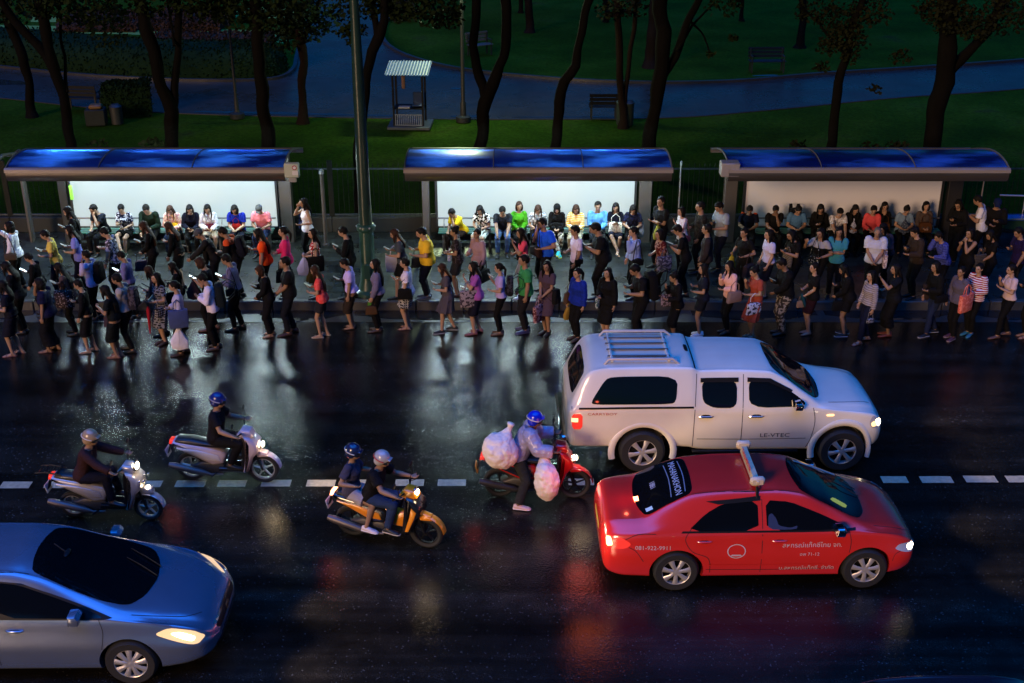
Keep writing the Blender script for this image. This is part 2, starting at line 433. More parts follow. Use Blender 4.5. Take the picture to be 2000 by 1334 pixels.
# ================================================================== bus shelters
M_steel = mat('brushed_steel', (.30, .26, .23), .30, metal=.25, var=.25, vs=2, stretch=(.4, 6, 6))
M_steel_d = mat('dull_steel', (.16, .15, .145), .4, metal=.5, var=.3, vs=3)
M_col = mat('column_cladding', (.06, .05, .045), .5, var=.25, vs=3)
M_frame = mat('dark_frame', (.012, .012, .013), .5)
def roof_material():
    m, t, b = new_mat('blue_polycarbonate'); N = t.nodes; L = t.links
    tc = N.new('ShaderNodeTexCoord'); n1 = N.new('ShaderNodeTexNoise'); n1.inputs['Scale'].default_value = 1.1; n1.inputs['Detail'].default_value = 5
    mp = N.new('ShaderNodeMapping'); mp.inputs['Scale'].default_value = (.6, 1.6, 1); L.new(tc.outputs['Object'], mp.inputs[0]); L.new(mp.outputs[0], n1.inputs['Vector'])
    r = N.new('ShaderNodeValToRGB'); e = r.color_ramp.elements
    e[0].position = .44; e[0].color = (.003, .011, .12, 1); e[1].position = .62; e[1].color = (.03, .16, .85, 1)  # noise ramp paints patchy sheen and lit patches into the blue
    L.new(n1.outputs['Fac'], r.inputs[0]); L.new(r.outputs[0], b.inputs['Base Color'])
    b.inputs['Roughness'].default_value = .28; b.inputs['Coat Weight'].default_value = .15; b.inputs['Coat Roughness'].default_value = .05
    tr = N.new('ShaderNodeBsdfTranslucent'); L.new(r.outputs[0], tr.inputs['Color'])
    mx = N.new('ShaderNodeMixShader'); mx.inputs[0].default_value = .15
    out = N['Material Output']; L.new(b.outputs[0], mx.inputs[1]); L.new(tr.outputs[0], mx.inputs[2]); L.new(mx.outputs[0], out.inputs['Surface'])
    return m
M_roof = roof_material()
def lightbox_material():
    m, t, b = new_mat('lit_white_panel'); N = t.nodes; L = t.links
    tc = N.new('ShaderNodeTexCoord'); gr = N.new('ShaderNodeTexNoise'); gr.inputs['Scale'].default_value = .55; gr.inputs['Detail'].default_value = 1
    L.new(tc.outputs['Object'], gr.inputs['Vector'])
    r = N.new('ShaderNodeValToRGB'); e = r.color_ramp.elements
    e[0].position = .3; e[0].color = (.60, .80, .85, 1); e[1].position = .7; e[1].color = (.82, .90, .86, 1)
    L.new(gr.outputs['Fac'], r.inputs[0]); L.new(r.outputs[0], b.inputs['Emission Color'])
    b.inputs['Base Color'].default_value = (.12, .12, .12, 1); b.inputs['Roughness'].default_value = .3
    b.inputs['Emission Strength'].default_value = PANEL_ES
    return m
PANEL_ES = .27; TUBE_ES = 150.0
M_panel = lightbox_material()
M_panel_off = mat('unlit_white_panel', (.60, .61, .66), .5, var=.06, vs=.8)
M_tube = mat('fluorescent_tube', (.8, .8, .8), .4, emit=(.72, .95, .90), es=TUBE_ES)
M_seat = mat('green_bench_slats', (.015, .10, .075), .35, var=.2, coat=.3)
M_rib = mat('pale_aluminium', (.42, .43, .45), .35, metal=.6, var=.1)

def shelter(px0, px1, spx0, spx1, lit, label, cols):
    fy = 25.42
    x0 = AY(px0, 331, fy).x; x1 = AY(px1, 331, fy).x; cx = (x0 + x1) / 2; L_ = x1 - x0
    e = EMPTY('bus_shelter', (cx, 27.0, PZ), 0, label, 'bus shelter', 'bus shelters along the pavement')
    def Y(y): return y - 27.0
    def Z(z): return z - PZ
    prof = [(25.46, 2.655), (25.65, 2.72), (25.85, 2.755), (26.1, 2.77), (26.4, 2.755), (26.7, 2.71), (27.0, 2.635), (27.3, 2.55), (27.6, 2.46), (27.8, 2.40), (27.85, 2.37)]
    nb = 3; ins = .0
    for k in range(nb):
        a = -L_ / 2 + L_ * k / nb + .006; c = -L_ / 2 + L_ * (k + 1) / nb - .006; rings = []
        for y, z in prof:
            rings.append([(a + (c - a) * i / 8, Y(y), Z(z) - .004 * math.sin(i / 8 * math.pi)) for i in range(9)])
        mb = MB(); mb.loft(rings, caps=False, closed=False)
        OBJ('roof_panel', mb, M_roof, e)
    for k in range(nb + 1):
        xx = -L_ / 2 + L_ * k / nb; xx = min(max(xx, -L_ / 2 + .025), L_ / 2 - .025)
        mb = MB(); mb.tube([(xx, Y(y), Z(z) + .012) for y, z in prof], [(.018, .024) if k in (0, nb) else (.010, .018)] * len(prof), 6, side=(1, 0, 0)); OBJ('roof_rib', mb, mat('rib_grey', (.10, .11, .13), .65, spec=.2), e)
    # curved steel gutter along the front
    g = [(25.50, 2.672), (25.43, 2.668), (25.39, 2.64), (25.385, 2.575), (25.50, 2.575)]
    g2 = [(25.50, 2.572), (25.40, 2.572), (25.395, 2.54), (25.41, 2.44), (25.46, 2.375), (25.58, 2.35), (25.58, 2.385), (25.49, 2.42), (25.50, 2.50)]
    mb = MB(); mb.loft([[(xx, Y(y), Z(z)) for y, z in g2] for xx in (-L_ / 2 + .02, -.01 - L_ / 6, L_ / 6, L_ / 2 - .02)]); OBJ('gutter', mb, mat('gutter_steel', (.13, .115, .105), .33, metal=.7, var=.5, vs=1.3, stretch=(.5, 4, 4)), e, auto=30)
    mb = MB(); mb.loft([[(xx, Y(y), Z(z)) for y, z in g] for xx in (-L_ / 2, -L_ / 2 + .02, -.01 - L_ / 6, L_ / 6, L_ / 2 - .02, L_ / 2)]); OBJ('fascia', mb, M_steel, e, auto=30)
    mb = MB(); mb.box((0, Y(27.83), Z(2.38)), (L_, .08, .10)); OBJ('back_beam', mb, M_steel_d, e, smooth=False)
    # columns and cantilever arms
    for (cpx, w_, mm) in cols:
        X = AY(cpx, 400, 27.74).x - cx
        mb = MB(); mb.box((X, Y(27.76), Z(1.27)), (w_, .20, 2.26), bev=.015); OBJ('column', mb, mm, e)
        mb = MB(); mb.tube([(X, Y(27.7), Z(2.33)), (X, Y(26.9), Z(2.52)), (X, Y(25.55), Z(2.47))], [.05, .045, .035], 6); OBJ('roof_arm', mb, M_steel_d, e)
    sx0 = AY(spx0, 400, 27.62).x - cx; sx1 = AY(spx1, 400, 27.62).x - cx; sc = (sx0 + sx1) / 2; sw = sx1 - sx0
    mb = MB(); mb.box((sc, Y(27.70), Z(1.40)), (sw + .10, .12, 1.68), bev=.01); fr = OBJ('display_case', mb, M_frame, e)
    mb = MB(); mb.box((sc, Y(27.634), Z(1.40)), (sw, .012, 1.58)); OBJ('display_panel', mb, M_panel if lit else M_panel_off, fr, smooth=False)
    for s_ in (-1, 1):
        mb = MB(); mb.box((sc + s_ * (sw / 2 + .03), Y(27.62), Z(1.40)), (.05, .03, 1.66)); OBJ('frame_bar', mb, M_frame, fr, smooth=False)
    if lit:
        for k in range(3):
            xx = -L_ / 3.2 + L_ / 3.2 * k
            mb = MB(); mb.tube([(xx - .60, Y(26.6), Z(2.52)), (xx + .60, Y(26.6), Z(2.52))], .028, 8); lt = OBJ('lamp_tube', mb, M_tube, e)
    # bench: top-level thing of its own
    bn = EMPTY('bench', (cx + sc, 27.22, PZ), 0, 'long green slatted bench ' + {0: 'under the lit panel of the left shelter', 1: 'under the lit panel of the middle shelter', 2: 'under the grey unlit panel of the right shelter'}[cols_i[0]], 'bench', 'benches in the bus shelters')
    cols_i[0] += 1
    for k in range(3):
        mb = MB(); mb.box((0, -.13 + k * .13, .44), (sw - .05, .11, .035), bev=.012); OBJ('seat', mb, M_seat, bn)
    mb = MB(); mb.tube([(-sw / 2, .26, .66), (sw / 2, .26, .66)], .022, 8); OBJ('back_rail', mb, M_steel_d, bn)
    for k in range(5):
        xx = -sw / 2 + .15 + (sw - .3) * k / 4
        mb = MB(); mb.box((xx, 0, .21), (.06, .30, .40), bev=.01); mb.tube([(xx, .1, .42), (xx, .26, .66)], .015, 6); OBJ('leg', mb, M_steel_d, bn)
    return e, cx, L_
cols_i = [0]
sh0, cx0, L0 = shelter(8, 556, 143, 539, True, 'leftmost bus shelter with blue arched roof and lit white panel behind waiting people', [(128, .20, M_frame), (559, .30, M_col), (52, .07, M_col)])
sh1, cx1, L1 = shelter(788, 1315, 855, 1238, True, 'middle bus shelter with bright blue arched roof and lit white panel right of lamp post', [(832, .17, M_col), (1259, .30, M_col)])
sh2, cx2, L2 = shelter(1422, 1974, 1455, 1834, False, 'rightmost bus shelter with blue arched roof and grey unlit panel', [(1425, .30, M_col), (1860, .34, M_frame)])
# lime advertising edge on the left shelter's case
mb = MB(); p = AY(139, 376, 27.5); mb.box((p.x - cx0, p.y - 27, p.z - PZ), (.07, .05, .34), bev=.01)
OBJ('side_light', mb, mat('lime_light', (.2, .6, .05), .4, emit=(.25, .7, .05), es=.16), sh0)
# sign box on the left shelter and steel box on the right shelter
p = AY(570, 332, 25.4)
e = EMPTY('sign_box', (p.x, p.y, p.z), 0, 'pale square sign box with small red emblem at right end of left shelter roof', 'sign')
mb = MB(); mb.box((0, 0, 0), (.31, .14, .31), bev=.02); OBJ('housing', mb, mat('sign_white', (.42, .48, .40), .4, var=.1), e)
mb = MB(); mb.lathe([(.052, -.076), (.052, -.073)], 'y', 20, (.07, 0, .07)); OBJ('emblem', mb, mat('sign_red', (.30, .03, .05), .5), e)
mb = MB(); mb.box((.075, -.0745, -.045), (.12, .004, .09)); OBJ('lettering', mb, mat('sign_pale', (.60, .62, .66), .4), e, smooth=False)
mb = MB(); mb.lathe([(.032, -.080), (.032, -.0772)], 'y', 16, (.07, 0, .07)); mb.box((.07, -.079, .07), (.08, .003, .012)); OBJ('emblem_centre', mb, mat('sign_pale', (.6, .62, .66), .4), e)
mb = MB(); mb.box((0, .02, -.20), (.16, .08, .12)); OBJ('bracket', mb, M_rib, e, smooth=False)
p = AY(1425, 329, 25.55)
e = EMPTY('junction_box', p, 0, 'grey steel box beside left end of right shelter roof', 'box')
mb = MB(); mb.box((0, 0, 0), (.40, .30, .30), bev=.02); OBJ('housing', mb, mat('box_grey', (.33, .31, .31), .4, metal=.3, var=.15), e)
mb = MB(); mb.box((.06, 0, -.19), (.16, .12, .10), bev=.01); OBJ('bracket', mb, M_steel_d, e)

# ================================================================== tall green lamp post
M_green = mat('dark_green_paint', (.018, .060, .045), .32, coat=.35, var=.25, vs=5)
p = G(721, 572, PZ)
e = EMPTY('lamp_post', p, 0, 'tall tapered green street lamp post with flared base at pavement edge', 'lamp post')
mb = MB(); mb.lathe([(0, 0), (.30, 0), (.30, .06), (.22, .12), (.175, .30), (.158, .45), (.152, 1.40)], 'z', 24); OBJ('base', mb, M_green, e)
mb = MB(); mb.lathe([(.150, 1.39), (.185, 1.42), (.195, 1.47), (.185, 1.52), (.145, 1.55)], 'z', 24); OBJ('collar', mb, M_green, e)
for k in range(6):
    a = k * math.pi / 3; mb = MB(); mb.ell((.188 * math.cos(a), .188 * math.sin(a), 1.50), (.022, .022, .022), nu=8, nv=6); OBJ('bolt', mb, M_rib, e)
mb = MB(); mb.lathe([(.140, 1.54), (.130, 2.2), (.115, 4.5), (.08, 6.5), (.055, 9.2), (0, 9.25)], 'z', 24); OBJ('shaft', mb, mat('grey_green_paint', (.010, .030, .022), .35, coat=.2, var=.3, vs=3), e)
mb = MB(); mb.box((0, -.19, .55), (.14, .03, .32), bev=.01); OBJ('access_door', mb, M_green, e)
# slim posts
def post(px, py, ztop, r, label, m=None):
    q = G(px, py, PZ); ee = EMPTY('sign_post', q, 0, label, 'post')
    b_ = MB(); b_.lathe([(r * 1.8, 0), (r * 1.8, .03), (r, .04), (r, ztop), (r * .4, ztop + .03), (0, ztop + .03)], 'z', 12); OBJ('pole', b_, m or M_col, ee)
    b_ = MB(); b_.lathe([(r * 1.3, ztop - .06), (r * 1.3, ztop + .02), (0, ztop + .05)], 'z', 12); OBJ('cap', b_, M_rib, ee)
post(637, 478, 1.78, .045, 'bare grey post standing between left shelter and lamp post', mat('post_brown', (.06, .05, .045), .45))
post(1322, 470, 1.9, .02, 'thin steel post at right end of middle shelter', M_steel_d)
post(1903, 470, 2.0, .02, 'thin steel post at right end of right shelter', M_steel_d)
# seat with blue board at the right edge
p = AY(1990, 425, 27.6)
e = EMPTY('blue_bench', (p.x, p.y, PZ), 0, 'blue topped seat with pale edge at right end of pavement', 'bench')
mb = MB(); mb.box((0, 0, p.z - PZ), (.75, .35, .04), bev=.01); OBJ('seat', mb, mat('blue_board', (.02, .09, .38), .3, coat=.4), e)
mb = MB(); mb.box((0, -.19, p.z - .17), (.75, .03, .03)); OBJ('edge_strip', mb, M_rib, e, smooth=False)
mb = MB(); mb.box((0, .0, p.z - .33), (.72, .30, .24), bev=.02); OBJ('base', mb, mat('bench_green', (.012, .05, .02), .5), e)
p2 = AY(1978, 382, 27.9)
mb = MB(); mb.tube([(p2.x - p.x - .3, p2.y - p.y, p2.z - PZ + .01), (p2.x - p.x + .4, p2.y - p.y, p2.z - PZ - .01)], .018, 8)
mb.tube([(p2.x - p.x + .3, p2.y - p.y, 0.05), (p2.x - p.x + .3, p2.y - p.y, p2.z - PZ)], .015, 8); OBJ('rail', mb, M_rib, e)

# ================================================================== park furniture
M_pole = mat('park_pole', (.016, .018, .017), .5, spec=.2)
M_dark = mat('dark_painted_wood', (.005, .006, .007), .6, var=.3, spec=.15)
# attendant's stand with striped roof
p = G(802, 246)
e = EMPTY('park_kiosk', p, R(-3), 'small open attendant stand with striped corrugated roof on park lawn', 'kiosk')
mb = MB(); mb.box((0, 0, .05), (1.36, 1.1, .10), bev=.02); OBJ('platform', mb, mat('kiosk_slab', (.035, .04, .045), .5, var=.3, vs=3), e)
for sx in (-.47, .45):
    for sy in (-.35, .35):
        mb = MB(); mb.box((sx, sy, .92 + (.06 if sy > 0 else 0)), (.06, .06, 1.66 + (.12 if sy > 0 else 0))); OBJ('post', mb, M_dark, e, smooth=False)
mb = MB(); n = 60; rings = []
for k, y_ in enumerate((-.58, .58)):
    rings.append([(-.68 + 1.36 * i / n, y_, 1.74 + .20 * k + .018 * math.sin(i * math.pi / 2 + .7)) for i in range(n + 1)])
mb.loft(rings, caps=False, closed=False)
def stripe_mat():
    m, t, b_ = new_mat('corrugated_striped_roof'); N = t.nodes; L = t.links
    tc = N.new('ShaderNodeTexCoord'); wv = N.new('ShaderNodeTexWave'); wv.wave_type = 'BANDS'; wv.bands_direction = 'X'; wv.inputs['Scale'].default_value = 3.4; wv.inputs['Distortion'].default_value = .2
    L.new(tc.outputs['Object'], wv.inputs['Vector']); r = N.new('ShaderNodeValToRGB'); e_ = r.color_ramp.elements
    e_[0].position = .42; e_[0].color = (.10, .15, .22, 1); e_[1].position = .58; e_[1].color = (.62, .64, .58, 1)
    L.new(wv.outputs['Fac'], r.inputs[0]); L.new(r.outputs[0], b_.inputs['Base Color']); b_.inputs['Roughness'].default_value = .35; b_.inputs['Metallic'].default_value = .2
    return m
OBJ('roof', mb, stripe_mat(), e)
mb = MB(); mb.box((-.02, .0, .62), (.92, .62, .03)); OBJ('counter', mb, M_dark, e, smooth=False)
mb = MB(); mb.box((-.15, -.2, .655), (.36, .22, .03)); OBJ('paper_tray', mb, mat('pale_tray', (.35, .37, .38), .5), e, smooth=False)
mb = MB(); mb.box((.26, .1, .86), (.34, .06, .44), bev=.04); mb.box((.26, -.06, .70), (.34, .34, .06), bev=.02); OBJ('chair', mb, mat('blue_chair', (.012, .03, .09), .35, coat=.3), e)
mb = MB()
for i in range(15): mb.box((-.42 + i * .06, -.36, .28), (.018, .018, .34))
for z_ in (.12, .45): mb.box((0, -.36, z_), (.9, .02, .02))
OBJ('lattice', mb, mat('lattice_grey', (.16, .17, .18), .5), e, smooth=False)
mb = MB(); mb.box((-.23, .33, 1.32), (.12, .03, .42), bev=.01); OBJ('notice', mb, mat('notice_brown', (.14, .08, .06), .6), e)

def park_pole(px, py, h, r, label, lit):
    q = G(px, py); ee = EMPTY('park_lamp', q, 0, label, 'lamp')
    b_ = MB(); b_.lathe([(.24, 0), (.24, .16), (.10, .2), (r * 1.5, .24), (r * 1.4, .6), (r, .65), (r * .8, h), (0, h)], 'z', 14); OBJ('pole', b_, M_pole, ee)
    b_ = MB(); b_.lathe([(0, h - .02), (.12, h), (.22, h + .15), (.24, h + .3), (.16, h + .5), (0, h + .6)], 'z', 16)
    lampm = mat('lamp_globe_lit', (.8, .8, .8), .4, emit=(1.0, .95, .75), es=6.0) if lit else mat('lamp_globe', (.3, .3, .3), .3)
    OBJ('globe', b_, lampm, ee)
    if lit:
        ld = bpy.data.lights.new('park_lamp_light', 'POINT'); ld.energy = 340; ld.color = (.78, 1.0, .55); ld.shadow_soft_size = .26
        lo = bpy.data.objects.new('park_lamp_light', ld); link(lo, ee); lo.location = (0, -.1, h - .32)
park_pole(905, 237, 5.0, .065, 'dark park lamp pole rising beside the forked tree', True)
park_pole(464, 230, 5.2, .05, 'slim grey park lamp pole on lawn above left shelter', False)

def bench(px, py, rz, L_, label, m=M_dark, back=True):
    q = G(px, py); ee = EMPTY('park_bench', q, rz, label, 'bench', 'benches in the park')
    b_ = MB()
    for k in range(4): b_.box((0, -.15 + k * .11, .42), (L_, .09, .03))
    OBJ('seat', b_, m, ee, smooth=False)
    if back:
        b_ = MB()
        for k in range(3): b_.box((0, .26 + k * .03, .56 + k * .13), (L_, .03, .10))
        OBJ('backrest', b_, m, ee, smooth=False)
    for s_ in (-1, 1):
        b_ = MB(); X = s_ * (L_ / 2 - .08); b_.box((X, -.15, .21), (.05, .05, .42)); b_.box((X, .22, .42), (.05, .05, .84)); b_.box((X, .03, .60), (.05, .42, .04)); b_.tube([(X, -.15, .42), (X, -.15, .6)], .02, 5); OBJ('leg', b_, M_pole, ee, smooth=False)
bench(1178, 231, R(180), .95, 'dark park bench beside the green bin and palm trunks')
bench(1497, 141, R(2), 1.35, 'dark blue park bench on far lawn above the path', mat('bench_blue', (.004, .008, .014), .5, spec=.2))
bench(165, 214, R(174), 1.2, 'dark park bench at left between two tree trunks')
bench(938, 108, R(30), 1.0, 'small pale bench on far lawn behind the forked tree', mat('pale_bench', (.05, .05, .05), .5))
bench(790, 42, R(15), 1.1, 'dark bench beside the branching park road at top')

# bin and pump box
q = G(1220, 244)
e = EMPTY('litter_bin', q, 0, 'dull green litter bin at foot of palm trunks', 'bin')
mb = MB(); mb.lathe([(0, 0), (.24, 0), (.27, .05), (.28, .70), (0, .70)], 'z', 20); OBJ('drum', mb, mat('bin_green', (.012, .018, .012), .6, var=.3), e)
mb = MB(); mb.lathe([(.29, .69), (.30, .74), (.22, .82), (0, .84)], 'z', 20); OBJ('lid', mb, mat('bin_lid', (.02, .03, .025), .5), e)
q = G(190, 243)
e = EMPTY('pump_box', q, R(8), 'squat grey box with yellow cover on lawn at left', 'box')
mb = MB(); mb.box((0, 0, .26), (.62, .5, .52), bev=.03); OBJ('casing', mb, mat('casing_grey', (.012, .015, .013), .6, var=.3, spec=.2), e)
mb = MB(); mb.box((.03, 0, .58), (.42, .34, .14), bev=.05); OBJ('cover', mb, mat('cover_yellow', (.12, .06, .01), .5, var=.3), e)
mb = MB(); mb.lathe([(0, 0), (.19, 0), (.20, .55), (.12, .62), (0, .62)], 'z', 16, (.62, .05, 0)); OBJ('barrel', mb, mat('dark_barrel', (.012, .014, .014), .5), e)

# ================================================================== planting
def leaf_cloud(mb, c, r, n, s, seed=0, hollow=.35):
    rnd = random.Random(seed * 7919 + n)
    for _ in range(n):
        d = Vector((rnd.gauss(0, 1), rnd.gauss(0, 1), rnd.gauss(0, 1))).normalized()
        k = hollow + (1 - hollow) * rnd.random() ** .6
        p_ = Vector(c) + Vector((d.x * r[0], d.y * r[1], d.z * r[2])) * k
        q_ = noise.noise(p_ * .9) * .35 + 1; p_ = Vector(c) + (p_ - Vector(c)) * q_
        a = Vector((rnd.gauss(0, 1), rnd.gauss(0, 1), rnd.gauss(0, .6))).normalized(); b_ = a.orthogonal().normalized()
        if rnd.random() < .5: b_ = a.cross(b_)
        L_ = s * rnd.uniform(.6, 1.35); W_ = L_ * .42
        mb.add([p_, p_ + a * L_ * .5 + b_ * W_, p_ + a * L_, p_ + a * L_ * .5 - b_ * W_], [(0, 1, 2, 3)])
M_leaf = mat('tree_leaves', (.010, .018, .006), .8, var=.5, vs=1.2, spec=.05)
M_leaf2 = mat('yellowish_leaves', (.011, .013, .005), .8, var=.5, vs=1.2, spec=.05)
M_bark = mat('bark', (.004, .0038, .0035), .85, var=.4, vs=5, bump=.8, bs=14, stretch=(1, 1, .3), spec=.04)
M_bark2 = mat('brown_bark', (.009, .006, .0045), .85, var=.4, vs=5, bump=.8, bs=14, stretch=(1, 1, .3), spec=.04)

def tree(Y, limbs, label, clumps=(), crown=True, bark=None, leafm=None, seed=0, top=9.0, cr=2.6):
    """limbs: list of [(px, py, radius), ...]; the first starts on the ground under its first pixel"""
    rnd = random.Random(seed); bark = bark or M_bark
    x0 = AY(limbs[0][0][0], limbs[0][0][1], Y).x
    e = EMPTY('tree', (x0, Y, 0), 0, label, 'tree', 'trees in the park'); o = Vector((x0, Y, 0))
    first = AY(limbs[0][0][0], limbs[0][0][1], Y) - o
    tips = []
    for li, lb_ in enumerate(limbs):
        pts = [(AY(a, c, Y + (li * .25 if li else 0) * (1 if k else 0)) - o) for k, (a, c, r_) in enumerate(lb_)]; rs = [r_ for _, _, r_ in lb_]
        if li == 0:
            if pts[0].z > .1: pts.insert(0, Vector((pts[0].x * .8, 0, 0))); rs.insert(0, rs[0] * 1.2)
            pts.insert(1, pts[0].lerp(pts[1], .25)); rs.insert(1, rs[0] * .9); rs[0] *= 1.45; pts[0].z = -.1
        # carry the limb on above the picture
        d = (pts[-1] - pts[-2]).normalized(); d = (d + Vector((0, 0, .35))).normalized()
        if crown and lb_[-1][1] <= 2:
            k = 0
            while pts[-1].z < top and k < 6:
                d = (d + Vector((rnd.uniform(-.25, .25), rnd.uniform(-.25, .25), .15))).normalized()
                pts.append(pts[-1] + d * 1.1); rs.append(rs[-1] * .72); k += 1
            tips.append(pts[-1])
        # refine with knobbly noise
        fine = []; fr = []
        for i in range(len(pts) - 1):
            m_ = max(2, int((pts[i + 1] - pts[i]).length / .22))
            for j in range(m_):
                t = j / m_; q_ = pts[i].lerp(pts[i + 1], t)
                q_ = q_ + Vector((noise.noise(q_ * 1.3 + Vector((seed, 0, 0))), noise.noise(q_ * 1.3 + Vector((0, seed, 5))), 0)) * .10
                fine.append(q_); fr.append((rs[i] * (1 - t) + rs[i + 1] * t) * (1 + .18 * noise.noise(q_ * 2.2 + Vector((seed * 3, 1, 1)))))
        fine.append(pts[-1]); fr.append(rs[-1])
        b_ = MB(); b_.tube(fine, fr, 12); OBJ('trunk' if li == 0 else 'limb', b_, bark, e)
    if crown and Y < 36:   # unseen crown overhang, added to block sky light over pavement and kerb
        tip = (tips or [Vector((0, 0, top))])[0]; q_ = [tip, Vector((tip.x * .5 + rnd.uniform(-1, 1), -3.5, top + 1.2)), Vector((rnd.uniform(-1, 1), -7.5, top + 2.0)), Vector((rnd.uniform(-2, 2), -11.0, top + 2.6))]
        b_ = MB(); b_.tube(q_, [.10, .08, .06, .02], 8); OBJ('limb', b_, bark, e)
    b_ = MB()
    if crown:
        if Y < 36:
            for j in range(9): leaf_cloud(b_, Vector((rnd.uniform(-3.2, 3.2), -1.5 - 1.25 * j, top + rnd.uniform(1.0, 3.2))), (2.3, 1.7, .9), 330, .42, seed * 53 + j)  # leaves of the added overhang, keeping the queue below darker
        for k, t_ in enumerate(tips or [Vector((0, 0, top))]):
            for j in range(6):
                c_ = t_ + Vector((rnd.uniform(-1, 1) * cr * .8, rnd.uniform(-1, 1) * cr * .8, rnd.uniform(-1.4, 3.0)))
                leaf_cloud(b_, c_, (cr * .55, cr * .55, cr * .42), 420, .24, seed * 31 + j + k * 7)
    for k, (cpx, cpy, dy, rr, n, s_) in enumerate(clumps):
        c_ = AY(cpx, cpy, Y + dy) - o
        leaf_cloud(b_, c_, (rr, rr * .9, rr * .62), n, s_, seed * 17 + k)
        q0 = Vector((0, 0, 0)); 
    if b_.v: OBJ('crown', b_, leafm or M_leaf, e, smooth=False)
    return e
U = -3
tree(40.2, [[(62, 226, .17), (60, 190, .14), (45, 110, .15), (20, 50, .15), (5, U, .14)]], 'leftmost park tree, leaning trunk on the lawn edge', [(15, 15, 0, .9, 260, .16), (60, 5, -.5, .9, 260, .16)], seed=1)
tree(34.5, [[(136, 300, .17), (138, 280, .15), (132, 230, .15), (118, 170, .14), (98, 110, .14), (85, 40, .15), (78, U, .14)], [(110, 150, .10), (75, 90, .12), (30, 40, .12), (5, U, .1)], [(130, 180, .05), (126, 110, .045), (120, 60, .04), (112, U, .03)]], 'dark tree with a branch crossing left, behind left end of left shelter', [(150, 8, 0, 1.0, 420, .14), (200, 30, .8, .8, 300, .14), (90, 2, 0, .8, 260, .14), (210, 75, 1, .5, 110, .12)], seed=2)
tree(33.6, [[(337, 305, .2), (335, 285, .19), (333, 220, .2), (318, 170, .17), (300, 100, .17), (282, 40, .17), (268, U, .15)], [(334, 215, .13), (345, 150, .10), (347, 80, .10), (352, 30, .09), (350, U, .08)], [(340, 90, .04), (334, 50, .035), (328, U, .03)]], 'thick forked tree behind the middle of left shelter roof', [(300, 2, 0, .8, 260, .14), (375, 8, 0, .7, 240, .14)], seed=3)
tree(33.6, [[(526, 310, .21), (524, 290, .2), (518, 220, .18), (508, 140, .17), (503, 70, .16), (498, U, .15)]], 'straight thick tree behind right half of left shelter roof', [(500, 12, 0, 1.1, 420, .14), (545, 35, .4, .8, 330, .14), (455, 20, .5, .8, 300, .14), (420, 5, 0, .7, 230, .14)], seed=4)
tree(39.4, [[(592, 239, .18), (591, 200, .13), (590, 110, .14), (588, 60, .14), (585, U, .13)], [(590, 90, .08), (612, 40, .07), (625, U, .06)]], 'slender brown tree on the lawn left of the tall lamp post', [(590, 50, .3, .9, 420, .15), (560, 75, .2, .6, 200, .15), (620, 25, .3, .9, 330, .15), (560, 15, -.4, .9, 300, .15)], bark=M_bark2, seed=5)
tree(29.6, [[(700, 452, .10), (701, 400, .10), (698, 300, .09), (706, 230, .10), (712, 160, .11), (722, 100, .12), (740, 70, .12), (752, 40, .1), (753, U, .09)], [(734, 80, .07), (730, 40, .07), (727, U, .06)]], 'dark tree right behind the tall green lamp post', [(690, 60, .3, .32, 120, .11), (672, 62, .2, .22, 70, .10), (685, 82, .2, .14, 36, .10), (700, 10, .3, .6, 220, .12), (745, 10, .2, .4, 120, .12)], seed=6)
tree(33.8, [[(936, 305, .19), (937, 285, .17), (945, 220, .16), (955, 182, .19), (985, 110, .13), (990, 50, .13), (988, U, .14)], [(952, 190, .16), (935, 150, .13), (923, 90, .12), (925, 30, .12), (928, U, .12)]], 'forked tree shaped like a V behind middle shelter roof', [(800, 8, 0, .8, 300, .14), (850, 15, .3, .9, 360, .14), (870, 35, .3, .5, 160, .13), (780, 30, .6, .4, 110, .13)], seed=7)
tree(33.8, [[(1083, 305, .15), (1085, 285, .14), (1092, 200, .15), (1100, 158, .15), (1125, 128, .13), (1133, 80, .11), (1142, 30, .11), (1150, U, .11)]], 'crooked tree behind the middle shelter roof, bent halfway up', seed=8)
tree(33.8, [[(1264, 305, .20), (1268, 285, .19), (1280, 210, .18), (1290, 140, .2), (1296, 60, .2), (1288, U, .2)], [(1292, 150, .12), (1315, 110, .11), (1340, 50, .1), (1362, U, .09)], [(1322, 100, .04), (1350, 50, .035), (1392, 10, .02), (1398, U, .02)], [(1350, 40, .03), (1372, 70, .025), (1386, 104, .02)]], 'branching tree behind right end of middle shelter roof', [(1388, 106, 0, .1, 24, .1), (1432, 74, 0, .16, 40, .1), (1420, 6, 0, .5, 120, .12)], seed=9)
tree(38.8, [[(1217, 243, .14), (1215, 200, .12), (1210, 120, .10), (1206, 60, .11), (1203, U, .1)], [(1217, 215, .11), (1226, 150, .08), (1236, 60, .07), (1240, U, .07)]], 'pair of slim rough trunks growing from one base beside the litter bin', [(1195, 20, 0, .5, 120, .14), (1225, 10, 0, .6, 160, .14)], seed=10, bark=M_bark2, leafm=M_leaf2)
tree(33.4, [[(1618, 310, .16), (1622, 290, .14), (1630, 220, .13), (1640, 160, .13), (1648, 120, .12), (1664, 60, .09), (1676, 20, .09), (1684, U, .09)], [(1650, 115, .04), (1600, 45, .03), (1570, 20, .02), (1560, U, .02)]], 'slender tree with drooping foliage behind middle of right shelter roof', [(1655, 75, -.2, .62, 460, .10), (1640, 40, .2, .7, 460, .10), (1605, 130, .4, .22, 60, .1), (1660, 112, -.2, .25, 90, .09), (1620, 90, .2, .4, 140, .1), (1700, 25, 0, .6, 240, .11), (1590, 20, .4, .6, 200, .1), (1710, 172, -2, .16, 34, .1), (1760, 110, -1, .35, 90, .1)], leafm=M_leaf2, seed=11)
